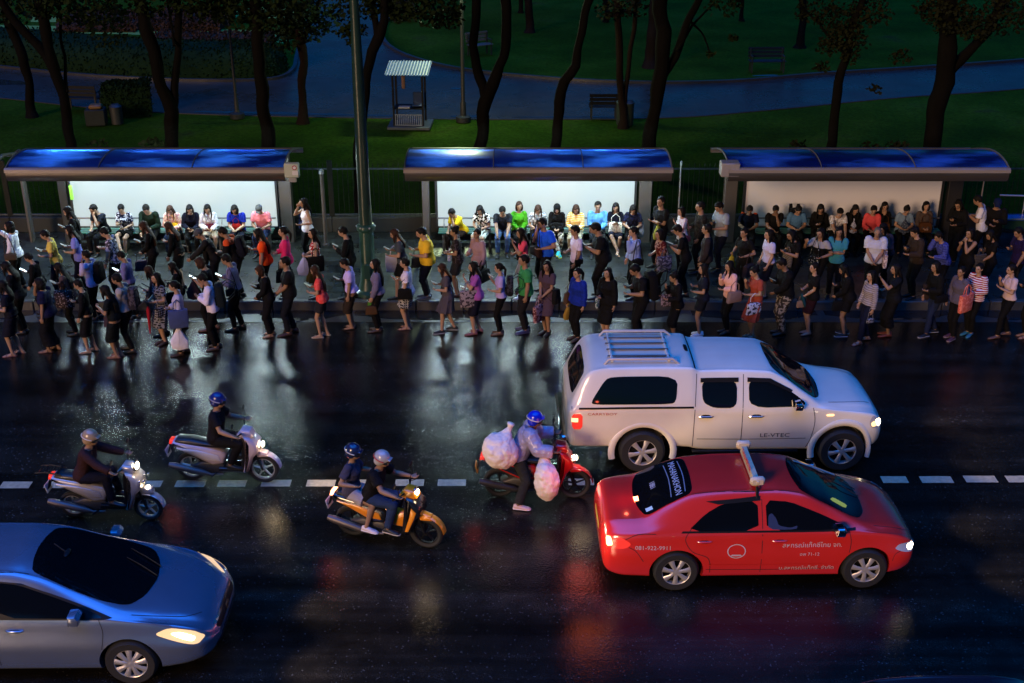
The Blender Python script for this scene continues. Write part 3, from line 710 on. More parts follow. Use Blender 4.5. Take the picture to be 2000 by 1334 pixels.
tree(33.4, [[(1816, 315, .26), (1820, 290, .24), (1828, 220, .24), (1842, 160, .26), (1850, 110, .25), (1852, 50, .24), (1850, U, .22)], [(1850, 140, .18), (1890, 100, .14), (1925, 62, .13), (1950, 10, .12), (1955, U, .12)]], 'massive tree with thick twin limbs behind right end of right shelter', [(1865, 35, -.3, .75, 520, .11), (1905, 55, -.3, .6, 330, .11), (1835, 15, 0, .7, 300, .12), (1960, 30, .3, .8, 330, .12), (1990, 5, 0, .8, 260, .12)], leafm=M_leaf2, seed=12)
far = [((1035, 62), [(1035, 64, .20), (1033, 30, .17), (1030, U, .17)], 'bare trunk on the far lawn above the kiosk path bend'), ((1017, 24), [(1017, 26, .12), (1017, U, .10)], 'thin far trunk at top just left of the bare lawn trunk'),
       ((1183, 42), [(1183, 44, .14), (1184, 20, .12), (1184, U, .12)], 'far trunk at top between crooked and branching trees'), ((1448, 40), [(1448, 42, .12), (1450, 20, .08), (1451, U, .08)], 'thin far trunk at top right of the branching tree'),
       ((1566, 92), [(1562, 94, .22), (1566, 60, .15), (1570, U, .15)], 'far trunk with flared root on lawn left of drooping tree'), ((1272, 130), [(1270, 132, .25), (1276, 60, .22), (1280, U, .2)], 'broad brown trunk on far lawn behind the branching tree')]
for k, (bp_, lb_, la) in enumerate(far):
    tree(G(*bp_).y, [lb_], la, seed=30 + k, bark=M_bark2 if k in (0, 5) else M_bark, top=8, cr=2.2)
# crowns of the taller trees further off close the view above the picture
# hedge and planting beds at upper left
def hedge(line, depth, h, label, m, n, s_, name='hedge', cat='hedge'):
    b_ = MB(); rnd = random.Random(len(line) * 13 + n); c0 = Vector(line[len(line) // 2] + (0,))
    e_ = EMPTY(name, c0, 0, label, cat); rings = []; W = []
    for i, p_ in enumerate(line):
        a = Vector(line[max(i - 1, 0)]); c = Vector(line[min(i + 1, len(line) - 1)]); t = (c - a).normalized(); nn = Vector((-t.y, t.x)); 
        if nn.y < 0 and abs(nn.y) > abs(nn.x): nn = -nn
        if depth < 0: nn = -nn
        dd = abs(depth); P_ = Vector(p_); ring = []
        for u, v in ((.0, -.05), (.0, .35), (.04, .7), (.14, .95), (.3, 1.0), (.7, 1.0), (.9, .95), (1, .6), (1, -.05)):
            q_ = P_ + nn * (u * dd); k = 1 + .10 * noise.noise(Vector((q_.x, q_.y, v)) * 1.2)
            ring.append(Vector((q_.x, q_.y, v * h * k)) - c0)
        rings.append(ring)
    b_.loft(rings); OBJ('core', b_, m, e_)
    lf = MB()
    for _ in range(n):
        i = rnd.randrange(len(rings) - 1); k = rnd.randrange(len(rings[0]) - 1); a, b2, c2 = rings[i][k], rings[i + 1][k], rings[i][k + 1]
        p_ = a + (b2 - a) * rnd.random() + (c2 - a) * rnd.random(); d = Vector((rnd.gauss(0, 1), rnd.gauss(0, 1), rnd.gauss(.4, 1))).normalized(); o_ = d.orthogonal().normalized()
        L_ = s_ * rnd.uniform(.6, 1.3); lf.add([p_, p_ + d * L_ * .5 + o_ * L_ * .3, p_ + d * L_, p_ + d * L_ * .5 - o_ * L_ * .3], [(0, 1, 2, 3)])
    OBJ('leaves', lf, m, e_, smooth=False)
M_hedge = mat('hedge_leaves', (.006, .016, .006), .9, var=.5, vs=2, spec=.03); M_red = mat('russet_leaves', (.030, .018, .012), .9, var=.4, vs=2, spec=.03); M_lime = mat('lime_lawn', (.12, .20, .02), .9, var=.4, vs=1.5, bump=.5, bs=20)
hl = Pg(smooth_line([(-400, 92), (-200, 106), (0, 126), (150, 141), (300, 150), (450, 153), (530, 149), (562, 134)]))
hedge(hl, 2.6, .95, 'long dark clipped hedge curving along the park path at upper left', M_hedge, 9000, .12)
struct(flat('lawn', Pg([(-100, 60), (0, 62), (250, 66), (560, 84), (575, 74), (540, 60), (300, 52), (100, 50), (-100, 46)]), -.015, M_lime))
struct(flat('lawn', Pg([(380, 32), (600, 36), (600, 18), (480, 12), (380, 16)]), -.015, M_lime))
struct(flat('lawn', Pg([(60, 42), (260, 44), (260, 36), (60, 32)]), -.015, M_lime))
hedge(Pg([(290, 88), (380, 92), (470, 94), (535, 92)]), 1.6, .35, 'low russet shrub bed between hedge and bright lawn', M_red, 2600, .14, 'shrub_bed', 'shrubs')
hedge(Pg([(290, 60), (360, 60), (430, 60)]), 3.2, .45, 'farther russet shrub bed behind the bright lawn at upper left', M_red, 2600, .16, 'shrub_bed', 'shrubs')
hedge(Pg([(110, 62), (200, 62), (265, 62)]), 3, .4, 'russet shrub bed at far upper left between trunks', M_red, 1800, .16, 'shrub_bed', 'shrubs')
hedge([G(200, 226)[:2], G(250, 229)[:2], G(298, 226)[:2]], 1.1, 1.0, 'clipped dark bush beside the park path at left', M_hedge, 3000, .10, 'bush', 'bush')
# small plants at lawn foot behind the shelters
for k, (px_, py_, la) in enumerate(((190, 296, 'small yellowish plant peeping over left part of left shelter roof'), (305, 292, 'small yellowish plant beside thick forked tree behind left shelter'), (1560, 300, 'low leafy plant over left part of right shelter roof'), (1700, 302, 'low leafy plant over middle of right shelter roof'), (1750, 298, 'low dark plant right of drooping tree behind right shelter'))):
    q = AY(px_, py_ - 6, 30.5); e = EMPTY('plant', (q.x, 30.5, 0), 0, la, 'plant', 'plants behind the shelters')
    b_ = MB(); leaf_cloud(b_, (0, 0, max(q.z, .3) + .02), (.32, .25, .20), 90, .12, k); OBJ('foliage', b_, M_leaf2, e, smooth=False)
    b_ = MB(); b_.tube([(0, 0, -.05), (0, 0, max(q.z, .3))], [.03, .015], 6); OBJ('stem', b_, M_bark2, e)
# ================================================================== people: one figure generator, posed and dressed per person
UP = Vector((0, 0, 1))
def ik(a, c, l1, l2, pole):
    d = c - a; L_ = min(max(d.length, .05), l1 + l2 - .002); dn = d.normalized()
    x = (l1 * l1 - l2 * l2 + L_ * L_) / (2 * L_); h = math.sqrt(max(l1 * l1 - x * x, 0))
    p = Vector(pole); p = (p - dn * p.dot(dn))
    p = p.normalized() if p.length > 1e-5 else dn.orthogonal()
    return a + dn * x + p * h, a + dn * L_
ARMS = {'down': (.03, .21, -.54), 'relax': (.10, .20, -.50), 'phone': (.225, .045, -.20), 'low': (.21, .07, -.30), 'high': (.23, .05, -.06), 'front': (.20, .03, -.43),
        'fold': (.17, -.07, -.24), 'face': (.17, .05, .10), 'chin': (.16, .02, .03), 'ear': (.05, .12, .14), 'bag': (.17, .17, -.29), 'strap': (.13, .13, -.13), 'knee': (.36, .12, -.37), 'lap': (.25, .04, -.33), 'up': (.34, .14, .04)}
class Pose: pass
POSES = {}
def pose(key):
    """key = (sex, base, lean, arm_left, arm_right, head_pitch, head_yaw, extra)"""
    if key in POSES: return POSES[key]
    sex, base, lean, aL, aR, hp, hy, extra = key
    p = Pose(); p.key = key; p.sex = sex; m = sex == 'm'
    la = R(lean); s = Vector((math.sin(la), 0, math.cos(la))); p.s = s; f = Vector((math.cos(la), 0, -math.sin(la))); p.f = f
    ank = {'stand': ((.02, .09, .075), (-.03, -.09, .075)), 'step': ((.075, .08, .075), (-.055, -.08, .075)), 'back': ((-.06, .085, .075), (.05, -.08, .075)),
           'wide': ((.03, .15, .075), (-.02, -.15, .075)), 'close': ((.03, .055, .075), (.0, -.055, .075)), 'walk': ((.16, .07, .075), (-.14, -.07, .09)),
           'sit': ((.40, .11, .075), (.43, -.11, .075)), 'cross': ((.42, .07, .075), (.62, .06, .20)), 'tuck': ((.30, .10, .075), (.34, -.10, .075))}
    sit = base in ('sit', 'cross', 'tuck')
    if base == 'ride':
        P, ankL, ankR = extra[0], extra[1], extra[2]
    else:
        P = (0, 0, .93 if not sit else .555); ankL, ankR = ank[base]
    P = Vector(P); p.P = P; p.seated = sit or base == 'ride'
    if base == 'ride': p.seated = True
    p.hip = {}; p.knee = {}; p.ank = {}; p.sh = {}; p.el = {}; p.wr = {}; p.tgt = {}
    p.T = P + s * .46 + f * .005; p.N = P + s * .515 + f * .012
    sw = .172 if m else .148
    for sd, a_, an in ((1, aL, ankL), (-1, aR, ankR)):
        hp_ = P + Vector((0, sd * .088, -.03)); an = Vector(an)
        kn, ae = ik(hp_, an, .435, .415, (1, sd * .10, .15) if p.seated else (1, sd * .05, 0))
        p.hip[sd], p.knee[sd], p.ank[sd] = hp_, kn, ae
        sh = p.T + Vector((0, sd * sw, 0)) - f * .01
        if isinstance(a_, str):
            q = ARMS[a_]; t_ = p.T + Vector((q[0], sd * q[1], q[2]))
        else: t_ = Vector(a_)
        el, wr = ik(sh, t_, .275, .25, (-.35, sd * .55, -.9))
        p.sh[sd], p.el[sd], p.wr[sd] = sh, el, wr
    from mathutils import Euler
    hl = R(lean * .75 + hp * .45)
    nk = Vector((math.sin(hl), 0, math.cos(hl)))
    p.neck = p.N + nk * .06
    Hm = Matrix.Rotation(R(hy), 3, 'Z') @ Matrix.Rotation(R(hp + lean * .4), 3, 'Y'); p.Hm = Hm
    p.hc = p.neck + nk * .03 + Hm @ Vector((.018, 0, .078))
    p.top = p.hc + Vector((0, 0, .112)) + Vector((math.sin(R(hp)) * .0, 0, 0))
    POSES[key] = p
    return p
TOR = {'f': [(-.115, .085, .07, 0), (-.06, .155, .105, -.01), (.01, .168, .112, -.012), (.08, .150, .10, -.004), (.17, .120, .085, 0), (.25, .130, .095, .010), (.33, .148, .108, .018), (.40, .152, .09, .006), (.455, .128, .068, -.004), (.49, .07, .055, 0), (.52, .048, .048, .004)],
       'm': [(-.115, .085, .07, 0), (-.06, .150, .10, -.005), (.01, .160, .108, -.004), (.08, .152, .105, 0), (.17, .145, .10, 0), (.25, .155, .105, .004), (.33, .172, .115, .006), (.40, .178, .10, .0), (.455, .150, .075, -.004), (.49, .08, .06, 0), (.52, .055, .055, .004)]}
def ring(c, u, v, a, b, n=18): return [c + u * (math.cos(2 * math.pi * k / n) * a) + v * (math.sin(2 * math.pi * k / n) * b) for k in range(n)]
def torso_rings(p, g, t0=-9, t1=9, flare=0.0):
    out = []
    for t, w_, d_, o_ in TOR[p.sex]:
        if t < t0 - 1e-6 or t > t1 + 1e-6: continue
        gg = g + flare * max(0, (.17 - t))
        # lower torso turns towards the vertical when seated
        out.append(ring(p.P + p.s * t + p.f * o_, p.f, Vector((0, 1, 0)), d_ + gg, w_ + gg))
    return out
def hand(mb, p, sd, curl):
    d = (p.wr[sd] - p.el[sd]).normalized()
    n = Vector((0, -sd, .25)) if d.z < -.5 else Vector((-.3, -sd * .35, 1))      # palm normal
    n = (n - d * n.dot(d)).normalized(); w_ = d.cross(n).normalized() * (1 if sd > 0 else -1)
    c = p.wr[sd] + d * .045
    rot = Matrix((d, w_, n)).transposed()
    mb.box(c, (.085, .075, .028), rot, bev=.012); mb.tube([p.wr[sd] - d * .02, p.wr[sd] + d * .03], [(.024, .026), (.028, .018)], 8)
    for k in range(4):
        o = p.wr[sd] + d * .082 + w_ * (-.027 + .018 * k); L_ = (.062, .072, .068, .052)[k]
        a1 = curl * (.9 + .15 * k); d1 = d * math.cos(a1) + n * math.sin(a1); a2 = a1 * 2.1; d2 = d * math.cos(a2) + n * math.sin(a2)
        mb.tube([o - d * .01, o + d1 * L_ * .5, o + d1 * L_ * .5 + d2 * L_ * .5], [.0098, .009, .0078], 6)
    o = p.wr[sd] + d * .03 - w_ * .034; td = (d * .75 - w_ * .55 + n * .35).normalized()
    mb.tube([o, o + td * .035, o + td * .035 + (d * .9 + n * .4).normalized() * .028], [.013, .0105, .009], 6)
    p.tgt[sd] = p.wr[sd] + d * .085 + n * .03; setattr(p, 'n%d' % sd, n); setattr(p, 'd%d' % sd, d)
def body_mesh(p):
    if hasattr(p, 'body'): return p.body
    m = p.sex == 'm'; k = 1.14 if m else 1.0; mb = MB()
    mb.loft(torso_rings(p, 0))
    mb.tube([p.N - p.s * .05, p.neck, p.hc + Vector((-.005, 0, -.05))], [.055 * k, .047 * k, .046 * k], 12)
    H = lambda x, y, z: p.hc + p.Hm @ Vector((x, y, z))
    mb.ell(H(-.008, 0, .018), (.096, .076, .094), p.Hm, 18, 12); mb.ell(H(.026, 0, -.038), (.064, .057, .074), p.Hm, 14, 10)
    mb.ell(H(.050, 0, -.092), (.030, .030, .022), p.Hm, 10, 8); mb.tube([H(.085, 0, .012), H(.106, 0, -.022), H(.088, 0, -.034)], [.010, .015, .012], 7)
    mb.tube([H(.078, -.04, .020), H(.090, 0, .024), H(.078, .04, .020)], [.010, .013, .010], 6); mb.tube([H(.080, -.018, -.062), H(.092, 0, -.060), H(.080, .018, -.062)], [.008, .011, .008], 6)
    for sd in (1, -1):
        mb.ell(H(-.004, sd * .077, -.012), (.020, .010, .030), p.Hm, 8, 6)
        a, b_, c = p.sh[sd], p.el[sd], p.wr[sd]
        mb.ell(a - Vector((0, sd * .012, .0)), (.052 * k, .054 * k, .055 * k))
        mb.tube([a, a.lerp(b_, .35), a.lerp(b_, .8), b_], [.046 * k, .045 * k, .038 * k, .037 * k], 10); mb.tube([b_, b_.lerp(c, .3), b_.lerp(c, .75), c], [.036 * k, .040 * k, .030 * k, .025 * k], 10); mb.ell(b_, (.037 * k,) * 3)
        hand(mb, p, sd, .35 if (p.wr[sd] - p.el[sd]).z < -.18 else .55)
        a, b_, c = p.hip[sd], p.knee[sd], p.ank[sd]
        mb.ell(a + Vector((0, -sd * .01, 0)), (.088, .08, .085)); mb.tube([a, a.lerp(b_, .3), a.lerp(b_, .75), b_], [.082 * k ** .5, .078 * k ** .5, .058 * k ** .5, .053 * k ** .5], 12)
        mb.ell(b_, (.053, .052, .055)); mb.tube([b_, b_.lerp(c, .28) - Vector((.012, 0, 0)), b_.lerp(c, .7), c], [.050, .056 * k ** .5, .038, .034], 12)
        fd = p.fd(sd); u = Vector((0, 0, 1)); sdv = u.cross(fd); z0 = c.z - .075
        F = lambda x, y, z: Vector((c.x, c.y, z0)) + fd * x + sdv * y + u * z
        mb.loft([ring(F(x, 0, h / 2 + .004), sdv, u, w_, h / 2, 12) for x, w_, h in ((-.06, .018, .03), (-.05, .030, .06), (0, .036, .085), (.06, .038, .062), (.12, .044, .042), (.165, .040, .030), (.195, .022, .018))])
        mb.tube([c + u * .02, F(0, 0, .04)], [.036, .036], 10)
    me = remesh(mb, 'body', .0105, 2)
    # eyes and lips as small inset pieces of the same mesh
    x = MB()
    for sd in (1, -1): x.ell(H(.079, sd * .031, .006), (.010, .014, .0075), p.Hm, 8, 6, mi=1); x.tube([H(.088, sd * .018, .026), H(.082, sd * .046, .024)], [.0045, .003], 5, mi=1)
    x.tube([H(.088, -.020, -.062), H(.103, 0, -.060), H(.088, .020, -.062)], [.004, .0065, .004], 6, mi=2)
    b = bmesh.new(); b.from_mesh(me); m2 = x.mesh('x'); b.from_mesh(m2); b.to_mesh(me); b.free(); bpy.data.meshes.remove(m2)
    for _ in range(3): me.materials.append(None)
    me.polygons.foreach_set('use_smooth', [True] * len(me.polygons))
    p.body = me; return me
def _fd(self, sd):
    a = self.key[7][3] if (self.key[1] == 'ride' and len(self.key[7]) > 3) else 9
    r = R(a) * sd; return Vector((math.cos(r), math.sin(r), 0))
Pose.fd = _fd
GARM = {}
def garment(p, kind, *opt):
    key = (p.key, kind) + opt
    if key in GARM: return GARM[key]
    mb = MB(); m = p.sex == 'm'; k = 1.12 if m else 1.0
    def sleeves(kind_, g):
        for sd in (1, -1):
            a, b_, c = p.sh[sd], p.el[sd], p.wr[sd]
            if kind_ == 'none': continue
            mb.ell(a - Vector((0, sd * .012, 0)), (.052 * k + g, .052 * k + g, .052 * k + g))
            if kind_ == 'short':
                e_ = a.lerp(b_, .68); mb.tube([a, e_], [.048 * k + g, .050 * k + g * 1.2], 12)
            else:
                mb.tube([a, a.lerp(b_, .5), b_], [.050 * k + g, .046 * k + g, .042 * k + g], 12); mb.ell(b_, (.043 * k + g,) * 3); mb.tube([b_, b_.lerp(c, .5), b_.lerp(c, .95)], [.042 * k + g, .040 * k + g, .032 * k + g], 12)
    def skirt(t1, zend, flare, g=.02):
        if p.seated:
            for sd in (1, -1):
                a, b_ = p.hip[sd], p.knee[sd]; mb.tube([a - Vector((.03, 0, 0)), a.lerp(b_, .5), a.lerp(b_, .96)], [.10, .092, .078], 12)
            a = (p.hip[1] + p.hip[-1]) / 2; b_ = (p.knee[1] + p.knee[-1]) / 2
            mb.tube([a, a.lerp(b_, .92)], [(.07, .06), (.05, .045)], 10); mb.loft(torso_rings(p, g, -.12, t1))
            return
        rs = []; zt = p.P.z + t1; n = 9
        for i in range(n):
            f_ = i / (n - 1); z = zt + (zend - zt) * f_
            xs = []; ys = []
            for sd in (1, -1):
                for A, B in ((p.hip[sd], p.knee[sd]), (p.knee[sd], p.ank[sd])):
                    if (A.z - z) * (B.z - z) <= 0 and abs(A.z - B.z) > 1e-5:
                        q = A.lerp(B, (A.z - z) / (A.z - B.z)); xs.append(q.x); ys.append(q.y)
            if not xs: xs = [p.P.x + (z - p.P.z) * math.tan(R(p.key[2])) - .005]; ys = [0]
            cx_ = sum(xs) / len(xs); r = ring(Vector((cx_, 0, z)), Vector((1, 0, 0)), Vector((0, 1, 0)), max(.095 + g, (max(xs) - min(xs)) / 2 + .07 + g) + flare * f_ * .8, max(.125 + g, (max(ys) - min(ys)) / 2 + .075 + g) + flare * f_, 28)
            if zt - z < .10: r = ring(Vector((cx_, 0, z)), Vector((1, 0, 0)), Vector((0, 1, 0)), (.09 if not m else .105) + g + .2 * (zt - z), (.128 if not m else .15) + g + .35 * (zt - z), 28)
            if flare > .03: r = [q + (q - Vector((cx_, 0, z))) * (.10 * f_ * math.sin(j * 2 * math.pi / 28 * 9)) for j, q in enumerate(r)]
            rs.append(r)
        mb.loft(rs)
    def trousers(g, end):
        mb.loft(torso_rings(p, g, -.12, .13))
        for sd in (1, -1):
            a, b_, c = p.hip[sd], p.knee[sd], p.ank[sd]
            mb.ell(a + Vector((0, -sd * .01, 0)), (.088 + g, .08 + g, .085 + g)); 
            if end == 'short': mb.tube([a, a.lerp(b_, .62)], [.088 + g, .082 + g * 1.5], 14)
            else:
                mb.tube([a, a.lerp(b_, .3), a.lerp(b_, .75), b_], [.084 * k ** .5 + g, .080 * k ** .5 + g, .060 * k ** .5 + g, .056 + g], 14); mb.ell(b_, (.056 + g, .054 + g, .056 + g))
                mb.tube([b_, b_.lerp(c, .28) - Vector((.01, 0, 0)), b_.lerp(c, .95)], [.053 + g, .056 + g, .042 + g], 12)
    vox = .0125
    if kind == 'shirt':
        sl, ln, g = opt[0], opt[1], opt[2]
        mb.loft(torso_rings(p, g, -.06 if ln == 'long' else .01, .495, .10)); sleeves(sl, g)
    elif kind == 'dress':
        sl, zend, flare = opt; mb.loft(torso_rings(p, .016, .01, .495)); sleeves(sl, .014); skirt(.17, zend, flare)
    elif kind == 'skirt': skirt(.14, opt[0], opt[1], .022)
    elif kind == 'trousers': trousers(opt[1], opt[0])
    me = remesh(mb, kind, vox, 3)
    # cloth folds: shallow noise along the surface
    b = bmesh.new(); b.from_mesh(me)
    for v in b.verts:
        q = Vector((v.co.x * 9, v.co.y * 9, v.co.z * 15)); v.co += v.normal * (.007 * noise.noise(q) + .004 * noise.noise(q * 2.3))
    b.to_mesh(me); b.free(); me.materials.append(None)
    GARM[key] = me; return me
HAIR = {}
def hair_mesh(p, style):
    key = (p.key, style)
    if key in HAIR: return HAIR[key]
    mb = MB(); H = lambda x, y, z: p.hc + p.Hm @ Vector((x, y, z))
    if style == 'helmet':
        mb.ell(H(-.020, 0, .040), (.128, .114, .118), p.Hm, 24, 16); mb.ell(H(-.050, 0, -.028), (.092, .106, .092), p.Hm, 18, 12); mb.box(H(.105, 0, .052), (.07, .14, .014), p.Hm, bev=.006)
    elif style == 'cap':
        mb.ell(H(-.008, 0, .035), (.108, .089, .088), p.Hm, 18, 12); mb.box(H(.115, 0, .035), (.09, .12, .012), p.Hm, bev=.005)
    elif style == 'shaved': mb.ell(H(-.014, 0, .024), (.096, .080, .092), p.Hm, 16, 12)
    elif style == 'scarf':
        mb.ell(H(-.020, 0, .016), (.110, .096, .108), p.Hm, 18, 12); mb.tube([H(-.03, 0, -.05), H(-.035, 0, -.16)], [.085, .10], 14)
    else:
        mb.ell(H(-.024, 0, .026), (.100, .088, .100), p.Hm, 18, 12); mb.tube([H(.045, .03, .098), H(.070, -.02, .078), H(.060, -.055, .052)], [.020, .018, .012], 8)
        if style in ('short', 'tuft'): mb.ell(H(-.055, 0, -.02), (.060, .076, .062), p.Hm, 14, 10)
        if style == 'tuft': mb.ell(H(.02, 0, .085), (.075, .075, .040), p.Hm)
        if style in ('bob', 'long', 'verylong', 'drape'):
            L_ = {'bob': .15, 'long': .34, 'verylong': .50, 'drape': .30}[style]
            r0 = []
            for i in range(7):
                t = i / 6; c = H(-.050, 0, -.01); z = c.z - L_ * t
                back = p.T - p.f * .13
                x = c.x + (min(c.x, back.x - (p.T.z - z) * math.tan(R(p.key[2])) * .9 + .02) - c.x) * min(1, t * 1.6)
                if style == 'bob': x = c.x
                r0.append(ring(Vector((x, c.y * 0 + p.hc.y, z)), Vector((1, 0, 0)), Vector((0, 1, 0)), .055 - .025 * t + (.02 if style == 'bob' else 0), .088 + .018 * math.sin(t * 3) - .025 * t * t, 16))
            mb.loft(r0)
            for sd in (1, -1):
                a = H(-.01, sd * .080, .02); ll = .16 if style == 'bob' else (.30 if style == 'drape' else .22)
                mb.tube([a, a + Vector((.012, sd * .008, -ll * .5)), a + Vector((.005 + (.03 if style == 'drape' else 0), -sd * .004, -ll))], [(.035, .020), (.035, .018), (.018, .010)], 8, side=(1, 0, 0))
        if style == 'pony':
            a = H(-.12, 0, .01); mb.tube([H(-.08, 0, .03), a, a + Vector((-.045, 0, -.07)), a + Vector((-.035, 0, -.18)), a + Vector((-.03, 0, -.27))], [.03, .030, .033, .028, .010], 10)
        if style == 'bun': mb.ell(H(-.095, 0, .085), (.050, .048, .045), p.Hm)
        if style == 'topbun': mb.ell(H(-.03, 0, .15), (.042, .04, .045), p.Hm)
    me = remesh(mb, 'hair', .011, 2); me.materials.append(None); HAIR[key] = me; return me
# ---- cloth materials
def dim(c): k_ = 1.1 if max(c) > .5 else (.70 if max(c) > .25 else .42); return tuple(v * k_ for v in c)
def cloth(spec):
    if isinstance(spec, str): spec = (spec,)
    k = 'cloth_' + '_'.join(str(x) for x in spec)
    if k in MATS: return MATS[k]
    c1 = dim(srgb(spec[0]))
    if len(spec) == 1: return mat(k, c1, .85, var=.22, vs=7, bump=.5, bs=22, spec=.2)
    pat, c2 = spec[1], dim(srgb(spec[2]))
    m, t, b = new_mat(k); N = t.nodes; L = t.links; tc = N.new('ShaderNodeTexCoord'); P_ = tc.outputs['Object']
    def math_(op, a, v=None):
        n = N.new('ShaderNodeMath'); n.operation = op; L.new(a, n.inputs[0])
        if v is not None:
            if hasattr(v, 'is_output'): L.new(v, n.inputs[1])
            else: n.inputs[1].default_value = v
        return n.outputs[0]
    sp = N.new('ShaderNodeSeparateXYZ'); L.new(P_, sp.inputs[0])
    if pat == 'stripe': f = math_('GREATER_THAN', math_('FRACT', math_('MULTIPLY', sp.outputs[2], 22)), .5)
    elif pat == 'check':
        a = math_('GREATER_THAN', math_('FRACT', math_('MULTIPLY', sp.outputs[2], 17)), .6); c_ = math_('GREATER_THAN', math_('FRACT', math_('MULTIPLY', math_('ADD', sp.outputs[0], sp.outputs[1]), 17)), .6)
        f = math_('MAXIMUM', a, c_)
    elif pat == 'band': f = math_('GREATER_THAN', sp.outputs[2], spec[3])
    else:
        vo = N.new('ShaderNodeTexVoronoi' if pat == 'dots' else 'ShaderNodeTexNoise'); vo.inputs['Scale'].default_value = 26 if pat == 'dots' else 17; L.new(P_, vo.inputs['Vector'])
        f = math_('LESS_THAN', vo.outputs['Distance'], .33) if pat == 'dots' else math_('GREATER_THAN', vo.outputs['Fac'], .52)
    mx = N.new('ShaderNodeMix'); mx.data_type = 'RGBA'; mx.inputs[6].default_value = c1 + (1,); mx.inputs[7].default_value = c2 + (1,); L.new(f, mx.inputs[0]); L.new(mx.outputs[2], b.inputs['Base Color'])
    b.inputs['Roughness'].default_value = .85; b.inputs['Specular IOR Level'].default_value = .2
    nz = N.new('ShaderNodeTexNoise'); nz.inputs['Scale'].default_value = 22; L.new(P_, nz.inputs['Vector']); bp = N.new('ShaderNodeBump'); bp.inputs['Strength'].default_value = .5; bp.inputs['Distance'].default_value = .02
    L.new(nz.outputs['Fac'], bp.inputs['Height']); L.new(bp.outputs[0], b.inputs['Normal'])
    MATS[k] = m; return m
def skin_mat(t):
    c = {'l': (.36, .215, .145), 'm': (.28, .16, .10), 'd': (.18, .10, .062)}[t]
    return mat('skin_' + {'l': 'fair', 'm': 'tan', 'd': 'brown'}[t], c, .5, var=.08, vs=6, spec=.35)
HAIRC = {'k': '14100f', 'b': '3a2418', 'r': '4a2a18', 'g': '6b6660', 'n': '0c0c0e'}
def setm(o, i, m):
    o.material_slots[i].link = 'OBJECT'; o.material_slots[i].material = m
# ---- shoes
SHOES = {}
def shoe_mesh(kind):
    if kind in SHOES: return SHOES[kind]
    mb = MB(); Z = 0
    def F(prof, lift=0): mb.loft([ring(Vector((x, 0, h / 2 + lift)), Vector((0, 1, 0)), UP, w_, h / 2, 14) for x, w_, h in prof])
    if kind == 'sneaker':
        F(((-.078, .020, .05), (-.07, .036, .085), (-.02, .042, .10), (.04, .043, .085), (.11, .050, .060), (.17, .046, .048), (.208, .026, .036)))
        mb.loft([ring(Vector((x, 0, .012)), Vector((0, 1, 0)), UP, w_, .013, 14) for x, w_ in ((-.085, .03), (-.07, .042), (.05, .046), (.12, .055), (.18, .050), (.215, .026))], mi=1)
    elif kind == 'shoe': F(((-.075, .020, .05), (-.065, .036, .078), (-.02, .040, .088), (.04, .042, .075), (.11, .048, .052), (.18, .042, .040), (.222, .018, .028)))
    elif kind == 'heel':
        F(((-.068, .020, .05), (-.06, .032, .055), (.0, .036, .035), (.08, .040, .030), (.13, .046, .036), (.18, .036, .030), (.212, .014, .02))); mb.tube([(-.055, 0, .0), (-.055, 0, .04)], [.010, .02], 8)
    else:
        mb.loft([ring(Vector((x, 0, .008)), Vector((0, 1, 0)), UP, w_, .011, 14) for x, w_ in ((-.078, .026), (-.06, .038), (.05, .040), (.12, .050), (.18, .044), (.21, .024))])
        for x, h in ((.02, .072), (.125, .048)): mb.tube([(x, -.043, .01), (x, -.035, h), (x, 0, h + .008), (x, .035, h), (x, .043, .01)], [(.012, .004)] * 5, 6)
    me = mb.mesh('shoe'); fix_normals(me); me.polygons.foreach_set('use_smooth', [True] * len(me.polygons)); me.materials.append(None); me.materials.append(None)
    SHOES[kind] = me; return me
def mk(name, me, parent, mats_):
    o = bpy.data.objects.new(name, me); link(o, parent)
    for i, m in enumerate(mats_):
        if i < len(me.materials): setm(o, i, m)
    return o
EYE = mat('eye_dark', (.01, .008, .007), .3); LIP = mat('lips', (.25, .08, .07), .5)
class Fig:
    pass
